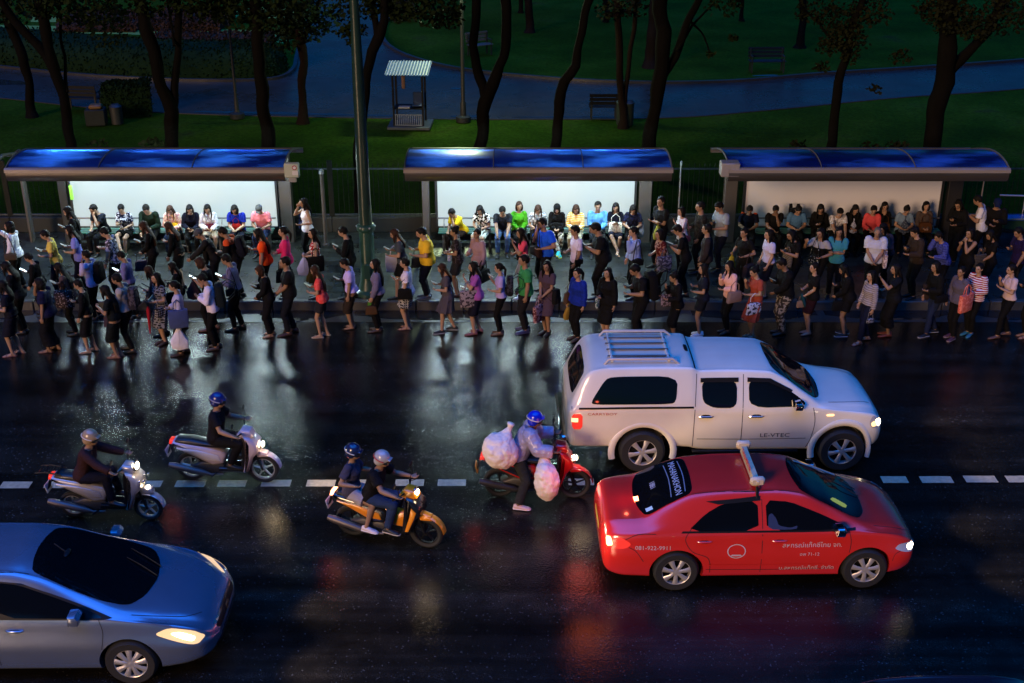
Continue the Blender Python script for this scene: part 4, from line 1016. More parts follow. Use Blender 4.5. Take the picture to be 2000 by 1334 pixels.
def figure(key, scale, build, loc, rz, label, top, bottom, hair, shoes, skin='m', group=None, dress=None, overlay=None):
    p = pose(key); e = EMPTY('person', loc, rz, label, 'person', group); e.scale = (scale * build, scale * build, scale)
    mk('body', body_mesh(p), e, [skin_mat(skin), EYE, LIP])
    if dress: mk('dress', garment(p, 'dress', *dress[1:]), e, [cloth(dress[0])])
    if top: mk(top[4] if len(top) > 4 else 'shirt', garment(p, 'shirt', top[1], top[2], top[3] if len(top) > 3 else .016), e, [cloth(top[0])])
    if bottom:
        if bottom[1] == 'skirt': mk('skirt', garment(p, 'skirt', bottom[2], bottom[3]), e, [cloth(bottom[0])])
        else: mk('shorts' if bottom[1] == 'short' else 'trousers', garment(p, 'trousers', bottom[1], bottom[2] if len(bottom) > 2 else .014), e, [cloth(bottom[0])])
    if hair:
        nm = {'helmet': 'helmet', 'cap': 'cap', 'scarf': 'headscarf'}.get(hair[0], 'hair')
        hm = cloth(hair[1]) if nm in ('cap', 'headscarf') else (mat('helmet_' + hair[1], srgb(hair[1]), .22, coat=.8, var=.1) if nm == 'helmet' else mat('hair_' + hair[1], tuple(v * .8 for v in srgb(HAIRC.get(hair[1], '14100f'))), .6, var=.35, vs=30, bump=.6, bs=90, stretch=(1, 1, .15), spec=.15))
        ho = mk(nm, hair_mesh(p, hair[0]), e, [hm])
        if nm == 'helmet':
            hp_ = lambda x, y, z: p.hc + p.Hm @ Vector((x, y, z))
            vb = MB(); vb.ell(hp_(.045, 0, -.012), (.078, .088, .052), p.Hm, 18, 12); vm = vb.mesh('visor'); fix_normals(vm); vm.materials.append(None); vm.polygons.foreach_set('use_smooth', [True] * len(vm.polygons)); mk('visor', vm, e, [mat('visor_smoke', (.01, .01, .012), .08, coat=.6)])
            vb = MB(); ps = [hp_(-.022 + .134 * math.cos(a_), .120 * math.sin(a_), .028 - .02 * math.cos(a_)) for a_ in [R(60 + 240 * i / 20) for i in range(21)]]; vb.tube(ps, [(.009, .006)] * 21, 6, side=UP); vm = vb.mesh('helmet_stripe'); fix_normals(vm); vm.materials.append(None); mk('helmet_stripe', vm, e, [mat('stripe_' + (hair[2] if len(hair) > 2 else 'c8c0b8'), srgb(hair[2] if len(hair) > 2 else 'c8c0b8'), .4)])
        if nm == 'cap': mk('hair', hair_mesh(p, 'shaved'), e, [mat('hair_k', srgb('14100f'), .5)])
    if shoes:
        sm = shoe_mesh(shoes[0])
        for sd in (1, -1):
            o = mk('shoe', sm, e, [mat('shoe_' + shoes[1], srgb(shoes[1]), .5, var=.15), mat('sole_' + (shoes[2] if len(shoes) > 2 else shoes[1]), srgb(shoes[2] if len(shoes) > 2 else shoes[1]), .6)])
            a = p.ank[sd]; o.location = (a.x, a.y, a.z - .075 + .001); fd = p.fd(sd); o.rotation_euler = (0, 0, math.atan2(fd.y, fd.x))
    F = Fig(); F.e = e; F.p = p; F.M = Matrix.Translation(Vector(loc)) @ Matrix.Rotation(rz, 4, 'Z') @ Matrix.Diagonal((scale * build, scale * build, scale, 1)); F.label = label
    return F
# ---- things carried
def tmesh(key, fn, cache={}):
    if key not in cache:
        mb = MB(); fn(mb); me = mb.mesh(key); fix_normals(me); me.polygons.foreach_set('use_smooth', [True] * len(me.polygons))
        try: me.set_sharp_from_angle(angle=R(40))
        except Exception: pass
        me.materials.append(None); me.materials.append(None); cache[key] = me
    return cache[key]
def place_thing(F, name, local, xa, za, parts, label, cat, group=None):
    """local point and axes in the wearer's frame; parts = [(name, mesh, material)]"""
    W = F.M @ Vector(local); R3 = F.M.to_3x3(); xa = (R3 @ Vector(xa)).normalized(); za = R3 @ Vector(za); za = (za - xa * za.dot(xa)).normalized(); ya = za.cross(xa)
    e = bpy.data.objects.new(name, None); link(e); e.empty_display_size = .05
    e.matrix_world = Matrix.Translation(W) @ Matrix((xa, ya, za)).transposed().to_4x4(); tag(e, label, cat, group)
    for nm, me, mt in parts: mk(nm, me, e, [mt, mt])
    return e
M_screen = mat('phone_screen', (.02, .02, .02), .2, emit=(.75, .88, 1.0), es=.09)
M_screen_dim = mat('phone_screen_dim', (.02, .02, .02), .2, emit=(.5, .65, .9), es=.02)
def phone(F, sd, desc, lit=True, col='101012'):
    p = F.p; t = p.tgt[sd]; to = (p.hc - t).normalized()
    me = tmesh('case', lambda mb: mb.box((0, 0, 0), (.009, .076, .152), bev=.006)); sc = tmesh('screen', lambda mb: mb.box((.0056, 0, 0), (.001, .068, .136)))
    place_thing(F, 'smartphone', t + Vector((.0, -.02 * sd, .02)), to, (to.z * -1, 0, max(to.x, .2) + .4), [('case', me, mat('phone_' + col, srgb(col), .35)), ('screen', sc, M_screen if lit else M_screen_dim)], clip16('smartphone held by the ' + desc), 'phone', 'smartphones in hands')
def bagmesh(kind):
    def hb(mb): mb.slab([(-.16, -.11), (.16, -.11), (.14, .10), (.07, .13), (-.07, .13), (-.14, .10)], -.055, .055, .03)
    def tote(mb):
        mb.slab([(-.17, -.19), (.0, -.205), (.17, -.19), (.19, .0), (.18, .18), (-.18, .18), (-.19, .0)], -.05, .05, .035)
    def sack(mb):
        mb.slab([(-.12, -.18), (.03, -.20), (.14, -.16), (.16, -.02), (.09, .10), (.03, .20), (-.03, .20), (-.08, .08), (-.14, -.04)], -.06, .06, .05)
    def pack(mb):
        mb.slab([(-.14, -.21), (.14, -.21), (.15, .05), (.12, .19), (.05, .23), (-.05, .23), (-.12, .19), (-.15, .05)], -.075, .075, .05); mb.slab([(-.10, -.18), (.10, -.18), (.10, -.02), (-.10, -.02)], .07, .115, .03)
    def sling(mb): mb.slab([(-.12, -.08), (.12, -.08), (.13, .05), (.0, .09), (-.13, .05)], -.045, .045, .03)
    def hs(mb): mb.tube([(-.10, 0, .11), (-.09, 0, .25), (0, 0, .33), (.09, 0, .25), (.10, 0, .11)], [.008] * 5, 6)
    def ts(mb):
        for y in (-.03, .03): mb.tube([(-.08, y, .16), (-.06, y * .6, .32), (0, 0, .38), (.06, y * .6, .32), (.08, y, .16)], [.009] * 5, 6)
    def ss(mb): mb.tube([(0, 0, .17), (.01, 0, .25), (0, 0, .31)], [.022, .014, .02], 8)
    def ps(mb):
        for x in (-.085, .085): mb.tube([(x, -.07, .18), (x, -.17, .245), (x, -.30, .16), (x, -.27, -.02), (x, -.10, -.15)], [(.022, .007)] * 5, 6, side=(1, 0, 0))
    def sl(mb): mb.tube([(-.11, 0, .04), (-.06, 0, .30), (.02, 0, .55), (.08, 0, .30), (.11, 0, .04)], [.009] * 5, 6)
    b, s = {'handbag': (hb, hs), 'tote': (tote, ts), 'sack': (sack, ss), 'backpack': (pack, ps), 'sling': (sling, sl)}[kind]
    return tmesh('bag_' + kind, b), tmesh('strap_' + kind, s)
def clip16(t):
    w_ = t.split()[:16]
    while w_[-1] in ('in', 'with', 'and', 'the', 'of', 'at', 'by', 'a', 'her', 'his', 'over', 'on', 'to', 'from', 'while', 'behind', 'between', 'beside', 'long', 'black', 'dark', 'white', 'large', 'bright', 'very', 'right', 'left'): w_ = w_[:-1]
    return ' '.join(w_)
BAGN = {'handbag': ('handbag', 'bag'), 'tote': ('tote_bag', 'bag'), 'sack': ('carrier_bag', 'bag'), 'backpack': ('backpack', 'backpack'), 'sling': ('shoulder_bag', 'bag')}
def bag(F, kind, where, col, adj, desc, size=1.0):
    p = F.p; bm_, sm_ = bagmesh(kind); nm, cat = BAGN[kind]
    if where == 'back': loc = p.P + p.s * .27 - p.f * .215; xa = (0, -1, 0); za = p.s
    elif where in ('handL', 'handR'):
        sd = 1 if where == 'handL' else -1; loc = p.tgt[sd] + Vector((0, 0, {'sack': -.30, 'tote': -.36, 'handbag': -.31, 'sling': -.3, 'backpack': -.3}[kind] * size)); xa = (1, .1, 0); za = (0, 0, 1)
    elif where in ('armL', 'armR'):
        sd = 1 if where == 'armL' else -1; loc = p.el[sd].lerp(p.wr[sd], .45) + Vector((0, sd * .01, -.33 * size)); xa = (1, .15, 0); za = (0, 0, 1)
    elif where in ('sideL', 'sideR'):
        sd = 1 if where == 'sideL' else -1; loc = Vector((p.P.x + .02, sd * .235, p.P.z + .02)); xa = (1, .1, 0); za = (0, 0, 1)
    elif where == 'front': loc = p.P + Vector((.20 if not p.seated else .20, 0, .06 if not p.seated else .14)); xa = (0, 1, 0); za = (0, 0, 1)
    else: loc = Vector(where); xa = (1, 0, 0); za = (0, 0, 1)
    cm = cloth(col); e = place_thing(F, nm, loc, xa, za, [('pouch', bm_, cm), ('strap', sm_, cm)], clip16(adj + (' worn by the ' if where == 'back' else ' carried by the ') + desc), cat, 'bags and packs carried in the crowd')
    e.scale = (size,) * 3
    return e
def umbrella(F, sd, col, adj, desc, tilt=.1):
    p = F.p; M = cloth(col)
    def cl(mb):
        mb.lathe([(.004, -.62), (.012, -.60), (.030, -.35), (.040, -.12), (.022, -.06), (.008, -.04)], 'z', 14)
    def po(mb): mb.tube([(0, 0, -.70), (0, 0, .02), (0, 0, .06), (.02, 0, .09), (.05, 0, .08), (.055, 0, .05)], [.004, .006, .009, .010, .010, .009], 8)
    e = place_thing(F, 'umbrella', p.tgt[sd] + Vector((.02, 0, -.06)), (1, 0, tilt), (-tilt, 0, 1), [('canopy', tmesh('brolly', cl), M), ('handle', tmesh('brolly_pole', po), mat('umbrella_pole', (.02, .02, .02), .4))], clip16(adj + ' held by the ' + desc), 'umbrella', 'folded umbrellas in the queue')
def head_place(key, scale, build, rz, hx, hy, zg):
    """foot position that puts the crown of the head on the sight line through (hx, hy)"""
    p = pose(key); t = p.top; zt = zg + t.z * scale; W = G(hx, hy, zt)
    off = Matrix.Rotation(rz, 3, 'Z') @ Vector((t.x * scale * build, t.y * scale * build, 0))
    return Vector((W.x - off.x, W.y - off.y, zg))
# ================================================================== the crowd
CROWD = []
SIT, QR, SW = 'people sitting on the shelter benches', 'people queueing along the kerb on the road', 'people waiting on the pavement'
def Q(hx, hy, sex, h, face, ps, desc, top=None, bottom=None, hair=('short', 'k'), shoes=('shoe', '151515'), skin='m', items=(), dress=None, build=1.0, grp=QR, Y=None):
    rq = random.Random(int(hx * 7 + hy)); base, lean, aL, aR, hp, hyw = ps
    if grp != SIT:
        face += rq.uniform(-11, 11); build *= rq.uniform(.93, 1.10)
        if ps in (PH, PS, PB, PC):
            base = rq.choice(['stand', 'close', 'back', 'step']); lean = rq.choice([3, 6, 9]); aL = rq.choice(['phone', 'low', 'relax', 'front'])
            hp = rq.choice([20, 28, 34])
    key = (sex, base, lean, aL, aR, hp, hyw, None); sc = h / 1.715 * (.95 if grp in (SW, QR) else 1); rz = R(face)
    p = pose(key)
    if grp == SIT:
        Yr = Y or 27.14; top_w = p.top * 1.0; rot = Matrix.Rotation(rz, 3, 'Z')
        for _ in range(4):
            off = rot @ Vector((top_w.x * sc * build, top_w.y * sc * build, 0)); W = AY(hx, hy, Yr + off.y); sc = min(max((W.z - PZ) / p.top.z, .88), 1.10)
        loc = Vector((W.x - off.x, Yr, PZ))
    else:
        zg = 0.0 if grp == QR else PZ
        loc = head_place(key, sc, build, rz, hx, hy, zg)
        if Y: # slide along the sight line by altering the stature a little
            sc2 = sc
            for _ in range(5):
                loc2 = head_place(key, sc2, build, rz, hx, hy, zg); sc2 *= 1 + (loc2.y - Y) * .035
            sc = min(max(sc2, sc * .93), sc * 1.07); loc = head_place(key, sc, build, rz, hx, hy, zg)
        if grp == QR and loc.y > KERB_Y - .22: loc.y = KERB_Y - .22
        if grp == SW and loc.y < KERB_Y + .22: loc.y = KERB_Y + .22
        CROWD.append((round(loc.x, 2), round(loc.y, 2), desc[:40]))
    F = figure(key, sc, build, loc, rz, desc, top, bottom, hair, shoes, skin, grp, dress)
    for it in items:
        if it[0] == 'umb': umbrella(F, it[1], it[2], it[3], desc, it[4])
        elif it[0] == 'phone': phone(F, -1 if it[1] == 'R' else 1, desc, len(it) < 3, it[3] if len(it) > 3 else '101012')
        else: bag(F, it[1], it[2], it[3], it[4], desc, it[5] if len(it) > 5 else 1.0)
    return F
PH = ('stand', 6, 'phone', 'phone', 26, 0); PS = ('step', 8, 'phone', 'phone', 28, 0); PB = ('back', 4, 'low', 'phone', 24, 4); PC = ('close', 3, 'low', 'low', 30, 0)
PR = ('stand', 3, 'down', 'phone', 24, 0); PL = ('step', 4, 'phone', 'down', 24, 0); ST = ('stand', 0, 'relax', 'down', 4, 0); SF = ('close', 2, 'front', 'front', 6, 12); FO = ('wide', 0, 'fold', 'fold', 4, 10)
BA = ('close', 3, 'bag', 'phone', 22, 0); WK = ('walk', 8, 'low', 'phone', 22, 0); HG = ('step', 3, 'high', 'low', 8, 0); FA = ('stand', 4, 'face', 'down', 12, 0)
S1 = ('sit', 14, 'low', 'low', 34, 0); S2 = ('cross', 10, 'low', 'phone', 30, 6); S3 = ('sit', 26, 'knee', 'knee', 24, -6); S4 = ('tuck', 12, 'lap', 'low', 28, 4); S5 = ('sit', 2, 'lap', 'lap', 6, 0); S6 = ('sit', 16, 'chin', 'lap', 26, -14); S7 = ('cross', 6, 'phone', 'phone', 18, -6)
K, SN, FL, SD, HE = ('shoe', '121214'), ('sneaker', 'd8d8dc', 'eeeeee'), ('shoe', '3a2a24'), ('sandal', '6a5040'), ('heel', '1a1416')
BK = '0d0d10'; NV = '12162c'; WH = 'd4d2dc'; JN = '1c2740'
def ph(s='R', *a): return ('phone', s) + a
# --- seated, left shelter
Q(181, 400, 'm', 1.72, 240, S6, 'man in dark navy tee resting chin on hand at left end of left bench', ('1a2030', 'short', 'long'), (BK, 'long'), ('short', 'k'), K, 'l', grp=SIT)
Q(236, 405, 'f', 1.60, 262, S2, 'woman in white and navy patterned tee with crossed bare legs', (('20264a', 'floral', 'c8c8d4'), 'short', 'long'), (BK, 'short'), ('short', 'k'), ('sneaker', '204038', 'b0b0b0'), 'l', [ph('R')], grp=SIT)
Q(284, 400, 'm', 1.72, 268, ('sit', 20, 'low', 'knee', 34, 0), 'man in dark green shirt bending over between seated women', ('15301e', 'long', 'long'), (BK, 'long'), ('short', 'k'), K, 'l', grp=SIT)
Q(331, 402, 'f', 1.62, 272, S1, 'woman with long brown hair in pink floral blouse on left bench', (('c88a84', 'floral', 'e4c8b8'), 'long', 'long'), (JN, 'long'), ('drape', 'b'), K, 'l', [('bag', 'handbag', 'front', 'c89a20', 'yellow and black bag', .9)], grp=SIT)
Q(370, 405, 'f', 1.60, 280, S4, 'woman in navy hooded top looking at her hands on left bench', ('161a36', 'long', 'long'), (BK, 'long'), ('drape', 'k'), K, 'l', [ph('R')], grp=SIT)
Q(405, 409, 'f', 1.60, 285, ('cross', 12, 'lap', 'low', 24, -10), 'woman in white blouse with head tilted and long dark hair over her front', (WH, 'long', 'long'), ('b8a890', 'skirt', .5, .02), ('drape', 'k'), FL, 'l', [('bag', 'handbag', 'front', '7a1a28', 'dark red handbag', .7)], grp=SIT)
Q(457, 401, 'm', 1.66, 268, ('sit', 14, 'lap', 'lap', 30, 0), 'person in royal blue tee with arms folded over a red bag', ('1428a0', 'short', 'long'), (JN, 'long'), ('bob', 'k'), K, 'l', [('bag', 'handbag', 'front', 'b02018', 'bright red pouch', .7)], grp=SIT)
Q(505, 400, 'm', 1.70, 266, S1, 'man in grey cap and pink polo shirt at right end of left bench', ('e0808c', 'short', 'long'), ('30426a', 'long'), ('cap', '707070'), K, 'l', [ph('R', 'dim')], grp=SIT)
# --- seated, middle shelter
Q(882, 421, 'f', 1.58, 230, ('sit', 30, 'chin', 'lap', 26, 0), 'woman in yellow top hunched forward at left end of middle bench', ('c8a818', 'short', 'long'), ('30201c', 'long'), ('short', 'k'), K, 'm', grp=SIT)
Q(937, 407, 'f', 1.62, 250, S1, 'woman in white and black lace top with long hair on middle bench', ((BK, 'floral', 'd8d8d8'), 'short', 'long'), ('b0bcb8', 'skirt', .5, .02), ('long', 'k'), K, 'l', [ph('R')], grp=SIT)
Q(981, 404, 'm', 1.72, 268, S3, 'man in charcoal tee and jeans leaning forward with elbows on knees', ('2a303c', 'short', 'long'), ('5a76a8', 'long'), ('short', 'k'), K, 'm', grp=SIT)
Q(1014, 408, 'f', 1.60, 275, S5, 'short haired woman in bright green jacket over white blouse', ('4ca81c', 'long', 'long'), (BK, 'long'), ('bob', 'b'), K, 'm', grp=SIT)
Q(1051, 401, 'f', 1.62, 270, S1, 'woman with brown fringe in pale lace blouse on middle bench', (('c8ccd4', 'floral', '8a909c'), 'short', 'long'), (BK, 'long'), ('drape', 'b'), K, 'l', grp=SIT)
Q(1088, 401, 'f', 1.62, 268, ('cross', 8, 'lap', 'lap', 28, 0), 'woman in black top and dark headscarf with patterned trousers', (BK, 'long', 'long'), (('b8b0a0', 'floral', '5c564c'), 'long'), ('scarf', '0d0d10'), ('sneaker', '10a0b8', 'c8d020'), 'l', [('bag', 'handbag', 'front', '0d0d10', 'small black handbag', .9)], grp=SIT)
Q(1125, 408, 'f', 1.58, 262, S4, 'woman in yellow and white jacket with pale trousers on middle bench', (('e8b414', 'stripe', 'e8e0c8'), 'long', 'long'), ('b8b098', 'long'), ('bob', 'b'), K, 'l', grp=SIT)
Q(1168, 398, 'm', 1.74, 268, S5, 'sturdy man in light blue long sleeved shirt sitting upright', ('5a9ce0', 'long', 'long'), ('20242c', 'long'), ('short', 'k'), K, 'm', grp=SIT, build=1.1)
Q(1203, 398, 'f', 1.62, 268, S7, 'woman in navy dress with crossed legs holding a white basket', None, None, ('drape', 'k'), HE, 'l', [ph('R'), ('bag', 'handbag', 'front', ('dcdcd4', 'dots', 'a8a8a0'), 'white woven basket bag', 1.0)], dress=('141a34', 'short', .5, .02), grp=SIT)
Q(1237, 401, 'f', 1.62, 265, S1, 'smiling woman in navy top with long hair at right end of middle bench', (('141830', 'floral', '30386a'), 'short', 'long'), (BK, 'long'), ('long', 'k'), K, 'l', [ph('R'), ('bag', 'sack', 'sideL', '8c98a4', 'pale grey plastic bag', .9)], grp=SIT)
# --- seated, right shelter
Q(1464, 413, 'm', 1.70, 262, S1, 'man in navy top with orange collar at left end of right bench', (('141834', 'band', 'c84818', 1.05), 'short', 'long'), (BK, 'long'), ('short', 'k'), K, 'm', [ph('R', 'dim')], grp=SIT)
Q(1515, 412, 'm', 1.72, 270, S6, 'man in dark tee with hand on chin on right bench', ('16161a', 'short', 'long'), (BK, 'long'), ('short', 'k'), K, 'd', grp=SIT)
Q(1560, 408, 'm', 1.70, 268, S1, 'man in light blue tee wearing dark backpack straps on right bench', ('5484b4', 'short', 'long'), (BK, 'long'), ('short', 'k'), K, 'l', [('bag', 'backpack', 'back', '101218', 'dark backpack')], grp=SIT)
Q(1603, 409, 'f', 1.62, 255, S2, 'woman in black long sleeves with hair falling over her shoulder', (BK, 'long', 'long'), (BK, 'long'), ('drape', 'k'), K, 'm', [ph('R', 'dim')], grp=SIT)
Q(1642, 408, 'm', 1.72, 275, S3, 'man in white tee with dark print and crossbody strap on right bench', (('c8c8d0', 'floral', 'a8a8b0'), 'short', 'long'), (BK, 'long'), ('tuft', 'k'), K, 'l', grp=SIT)
Q(1670, 416, 'f', 1.52, 270, S4, 'small woman in black hooded top between white tee and pink top', (BK, 'long', 'long'), (BK, 'long'), ('drape', 'k'), K, 'l', [('bag', 'sack', 'front', ('a8b0cc', 'dots', '6a7090'), 'pale patterned pouch', .7)], grp=SIT)
Q(1706, 416, 'f', 1.58, 256, ('sit', 18, 'lap', 'low', 20, 0), 'woman in salmon pink top and pale face mask on right bench', ('c84a50', 'long', 'long'), (BK, 'long'), ('short', 'k'), K, 'l', grp=SIT)
Q(1729, 398, 'f', 1.66, 270, ('sit', 4, 'lap', 'chin', 10, 0), 'woman with very long hair and black cardigan sitting tall', (BK, 'long', 'long'), (BK, 'long'), ('drape', 'k'), K, 'm', [('bag', 'handbag', 'front', '6a4020', 'brown leather handbag', .95)], grp=SIT)
Q(1772, 404, 'f', 1.60, 264, S1, 'woman with topknot and light blue tee with black strap', ('7c98b8', 'short', 'long'), (BK, 'long'), ('topbun', 'k'), K, 'l', [('bag', 'sack', 'front', ('5c6c88', 'dots', '8a98b0'), 'blue grey cloth bag', .9)], grp=SIT)
Q(1809, 404, 'f', 1.60, 268, S5, 'woman with bobbed hair in taupe top at right end of right bench', ('6a5c5a', 'long', 'long'), (BK, 'long'), ('bob', 'k'), K, 'l', [('bag', 'handbag', 'front', '704524', 'tan crossbody bag', 1.0)], grp=SIT)
# --- standing at the back by the columns
Q(131, 404, 'f', 1.64, 190, PR, 'woman in black with long dark hair beside left column of left shelter', (BK, 'long', 'long'), (BK, 'long'), ('verylong', 'k'), K, 'l', [ph('R')], grp=SW)
Q(592, 387, 'f', 1.60, 200, ('close', 0, 'bag', 'face', 8, 0), 'woman in white sleeveless top with blue bag beside left shelter column', (WH, 'none', 'long'), (BK, 'long'), ('long', 'k'), K, 'm', [('bag', 'sling', 'sideR', '1c2c64', 'blue shoulder bag')], grp=SW)
Q(1291, 384, 'm', 1.76, 225, FO, 'tall man in black tee with folded arms right of middle shelter column', (BK, 'short', 'long'), (BK, 'long'), ('short', 'k'), K, 'm', [('bag', 'sack', 'handR', '908c30', 'olive yellow plastic bag', .8)], grp=SW)
Q(1331, 404, 'f', 1.58, 200, HG, 'woman in white blouse holding up a phone with pink bag', (WH, 'short', 'long'), (BK, 'long'), ('bob', 'k'), K, 'l', [ph('L'), ('bag', 'sling', 'sideL', '8a4a5c', 'mauve pink shoulder bag', .9)], grp=SW)
Q(1368, 394, 'm', 1.70, 190, ('stand', 0, 'relax', 'low', 6, 0), 'person in dark mottled camouflage shirt beyond the queue', (('2c2a26', 'floral', '4a453c'), 'long', 'long'), (BK, 'long'), ('short', 'k'), K, 'm', grp=SW)
Q(1405, 395, 'm', 1.68, 200, PH, 'man in light grey tee with black diagonal strap beside right shelter column', ('98a2ae', 'short', 'long'), ('161c2c', 'long'), ('tuft', 'k'), K, 'm', [ph('R', 'dim')], grp=SW)
Q(1873, 390, 'f', 1.62, 230, PB, 'woman in black with long hair right of the unlit panel', (BK, 'long', 'long'), (BK, 'long'), ('long', 'k'), K, 'm', [ph('R', 'dim')], grp=SW)
Q(1911, 382, 'm', 1.72, 165, PH, 'man in white shirt and black trousers right of right shelter', ('c4c4cc', 'short', 'long'), (BK, 'long'), ('short', 'k'), K, 'm', grp=SW)
Q(1950, 388, 'm', 1.70, 255, PC, 'man in dark clothes and blue cap beside the blue topped seat', (BK, 'long', 'long'), (BK, 'long'), ('cap', '14285c'), K, 'm', grp=SW)
# --- pavement queue, left to right
Q(16, 433, 'f', 1.60, 185, ('stand', 0, 'relax', 'up', 6, 0), 'woman in white blouse raising her phone at left edge of picture', (WH, 'long', 'long'), (BK, 'long'), ('bob', 'k'), K, 'l', [ph('R'), ('bag', 'sling', 'sideL', '6a5c50', 'taupe shoulder bag')], grp=SW)
Q(86, 450, 'f', 1.58, 185, PH, 'short haired person in yellow tee reading a phone near left edge', ('d0b850', 'short', 'long'), (NV, 'long'), ('short', 'k'), K, 'l', [ph('R')], grp=SW)
Q(135, 441, 'f', 1.62, 180, PH, 'woman in lavender blouse with long hair holding a phone', ('7c80c8', 'short', 'long'), (NV, 'long'), ('long', 'k'), K, 'l', [ph('R')], grp=SW)
Q(201, 446, 'm', 1.66, 185, PH, 'person in grey mottled shirt tilting a bright phone', (('6c6878', 'floral', 'b4b0c0'), 'short', 'long'), (BK, 'long'), ('short', 'k'), K, 'l', [ph('L')], grp=SW)
Q(279, 433, 'f', 1.64, 185, PB, 'woman in black with long brown hair and mauve bag', (BK, 'long', 'long'), (BK, 'long'), ('verylong', 'b'), K, 'l', [ph('R'), ('bag', 'handbag', 'handL', '6a4c58', 'mauve handbag')], grp=SW)
Q(328, 434, 'f', 1.60, 180, PH, 'woman in short dark dress with brown hair and tan bag on pavement', None, None, ('long', 'b'), K, 'l', [('bag', 'sling', 'sideR', '7a5a44', 'tan shoulder bag')], dress=(BK, 'long', .55, .02), grp=SW)
Q(387, 447, 'm', 1.66, 185, ('step', 22, 'knee', 'low', 26, 0), 'bent person in grey cap and dark jacket on pavement', ('28282a', 'long', 'long', .024), ('3a342c', 'long'), ('cap', '6c7078'), K, 'm', [('bag', 'tote', 'front', '1c1a18', 'big dark shopping bag', .9)], grp=SW)
Q(430, 449, 'm', 1.68, 182, ('stand', 16, 'low', 'low', 26, 0), 'man in black jacket with orange hood lining and navy backpack', (('0f0f12', 'band', 'c84a1c', 1.33), 'long', 'long', .024), (BK, 'long'), ('short', 'k'), K, 'm', [('bag', 'backpack', 'back', '181c30', 'navy backpack')], grp=SW)
Q(503, 447, 'f', 1.62, 182, PR, 'woman in bright orange tee with long black hair', ('e04a10', 'short', 'long'), (BK, 'long'), ('verylong', 'k'), K, 'l', [ph('R')], grp=SW)
Q(552, 443, 'f', 1.64, 184, ('close', 0, 'relax', 'low', 0, 0), 'woman in magenta pink top with ponytail and black bag', ('c0205c', 'long', 'long', .02), (BK, 'long'), ('pony', 'k'), K, 'l', [('bag', 'handbag', 'armL', '0d0d10', 'black handbag', 1.2)], grp=SW)
Q(606, 457, 'f', 1.60, 195, ('close', 0, 'low', 'low', 0, 0), 'woman in red and white patterned top with mustard skirt', (('b03030', 'floral', 'c8c8d0'), 'none', 'long'), ('7a6420', 'skirt', .45, .05), ('long', 'k'), K, 'l', [('bag', 'sack', 'handR', 'a0a8cc', 'pale blue cloth bag'), ('bag', 'tote', 'sideL', '161416', 'wide black tote', .9)], grp=SW)
Q(663, 458, 'm', 1.66, 180, PL, 'man in black shirt holding a phone left of the tall lamp post', (BK, 'long', 'long'), (BK, 'long'), ('short', 'k'), K, 'l', [ph('L')], grp=SW)
Q(768, 456, 'f', 1.62, 175, WK, 'woman in grey tee with white paper bag right of the tall lamp post', ('5a6470', 'short', 'long'), (BK, 'skirt', .60, .02), ('long', 'b'), K, 'l', [ph('R'), ('bag', 'tote', 'armR', 'b4b4c4', 'white paper carrier bag')], grp=SW)
Q(821, 452, 'm', 1.64, 182, PH, 'plump person in bright yellow tee and dark trousers', ('d8b028', 'short', 'long', .03), (NV, 'long'), ('short', 'k'), ('sneaker', '404450', '707070'), 'l', [ph('R', 'dim'), ('bag', 'handbag', 'armR', '30343c', 'dark grey handbag')], grp=SW, build=1.12)
Q(887, 443, 'f', 1.62, 190, ('close', 2, 'low', 'low', 8, 0), 'woman in dark patterned tunic holding folded paper', (('2c2428', 'floral', '5c545c'), 'short', 'long', .024), ('34343a', 'skirt', .58, .02), ('bun', 'k'), FL, 'm', [('bag', 'handbag', 'front', ('9aa4c4', 'floral', 'c8ccd8'), 'folded blue white paper', .6)], grp=SW)
Q(931, 451, 'f', 1.60, 225, ('close', 0, 'relax', 'bag', 2, 0), 'woman in pale pink cardigan facing the road with black handbag', ('b4949c', 'long', 'long', .022), ('141214', 'skirt', .45, .01), ('bun', 'k'), K, 'm', [('bag', 'handbag', 'armL', '0d0d10', 'big black handbag', 1.2)], grp=SW)
Q(1017, 446, 'f', 1.62, 195, ('step', 3, 'high', 'low', 14, 0), 'woman in coral pink top and beige skirt lifting a red phone', ('d04458', 'short', 'waist'), ('a89890', 'skirt', .62, .05), ('drape', 'k'), SN, 'm', [ph('L', 'dim', 'a03030'), ('bag', 'sling', 'sideR', '14141c', 'black crossbody bag')], grp=SW)
Q(1058, 426, 'm', 1.74, 215, ('stand', 2, 'bag', 'chin', 14, 0), 'man in bright blue polo shirt with brown jacket over his bag', ('1450d8', 'short', 'long', .022), ('16141a', 'long'), ('short', 'k'), K, 'm', [('bag', 'sling', 'front', '3a2424', 'dark brown bag', 1.3)], grp=SW, build=1.08)
Q(1123, 441, 'm', 1.66, 195, ('step', 0, 'relax', 'low', 10, 0), 'young man in white tee holding a black bundle', ('c4bcd8', 'short', 'long'), (BK, 'long'), ('tuft', 'k'), K, 'm', [('bag', 'sling', 'sideL', '101014', 'small black pouch', .7)], grp=SW)
Q(1162, 436, 'm', 1.74, 182, ('step', 8, 'phone', 'phone', 22, 0), 'stout man in black polo shirt typing on a phone', ('101218', 'short', 'long', .03), (BK, 'long'), ('short', 'k'), K, 'm', [ph('R')], grp=SW, build=1.14)
Q(1237, 443, 'm', 1.66, 185, ('stand', 2, 'chin', 'relax', 12, 0), 'man in pale blue long sleeved shirt touching his face', ('7c90c8', 'long', 'waist', .02), (BK, 'long'), ('short', 'k'), K, 'l', [('bag', 'sling', 'sideL', '0d0d10', 'black hip bag')], grp=SW)
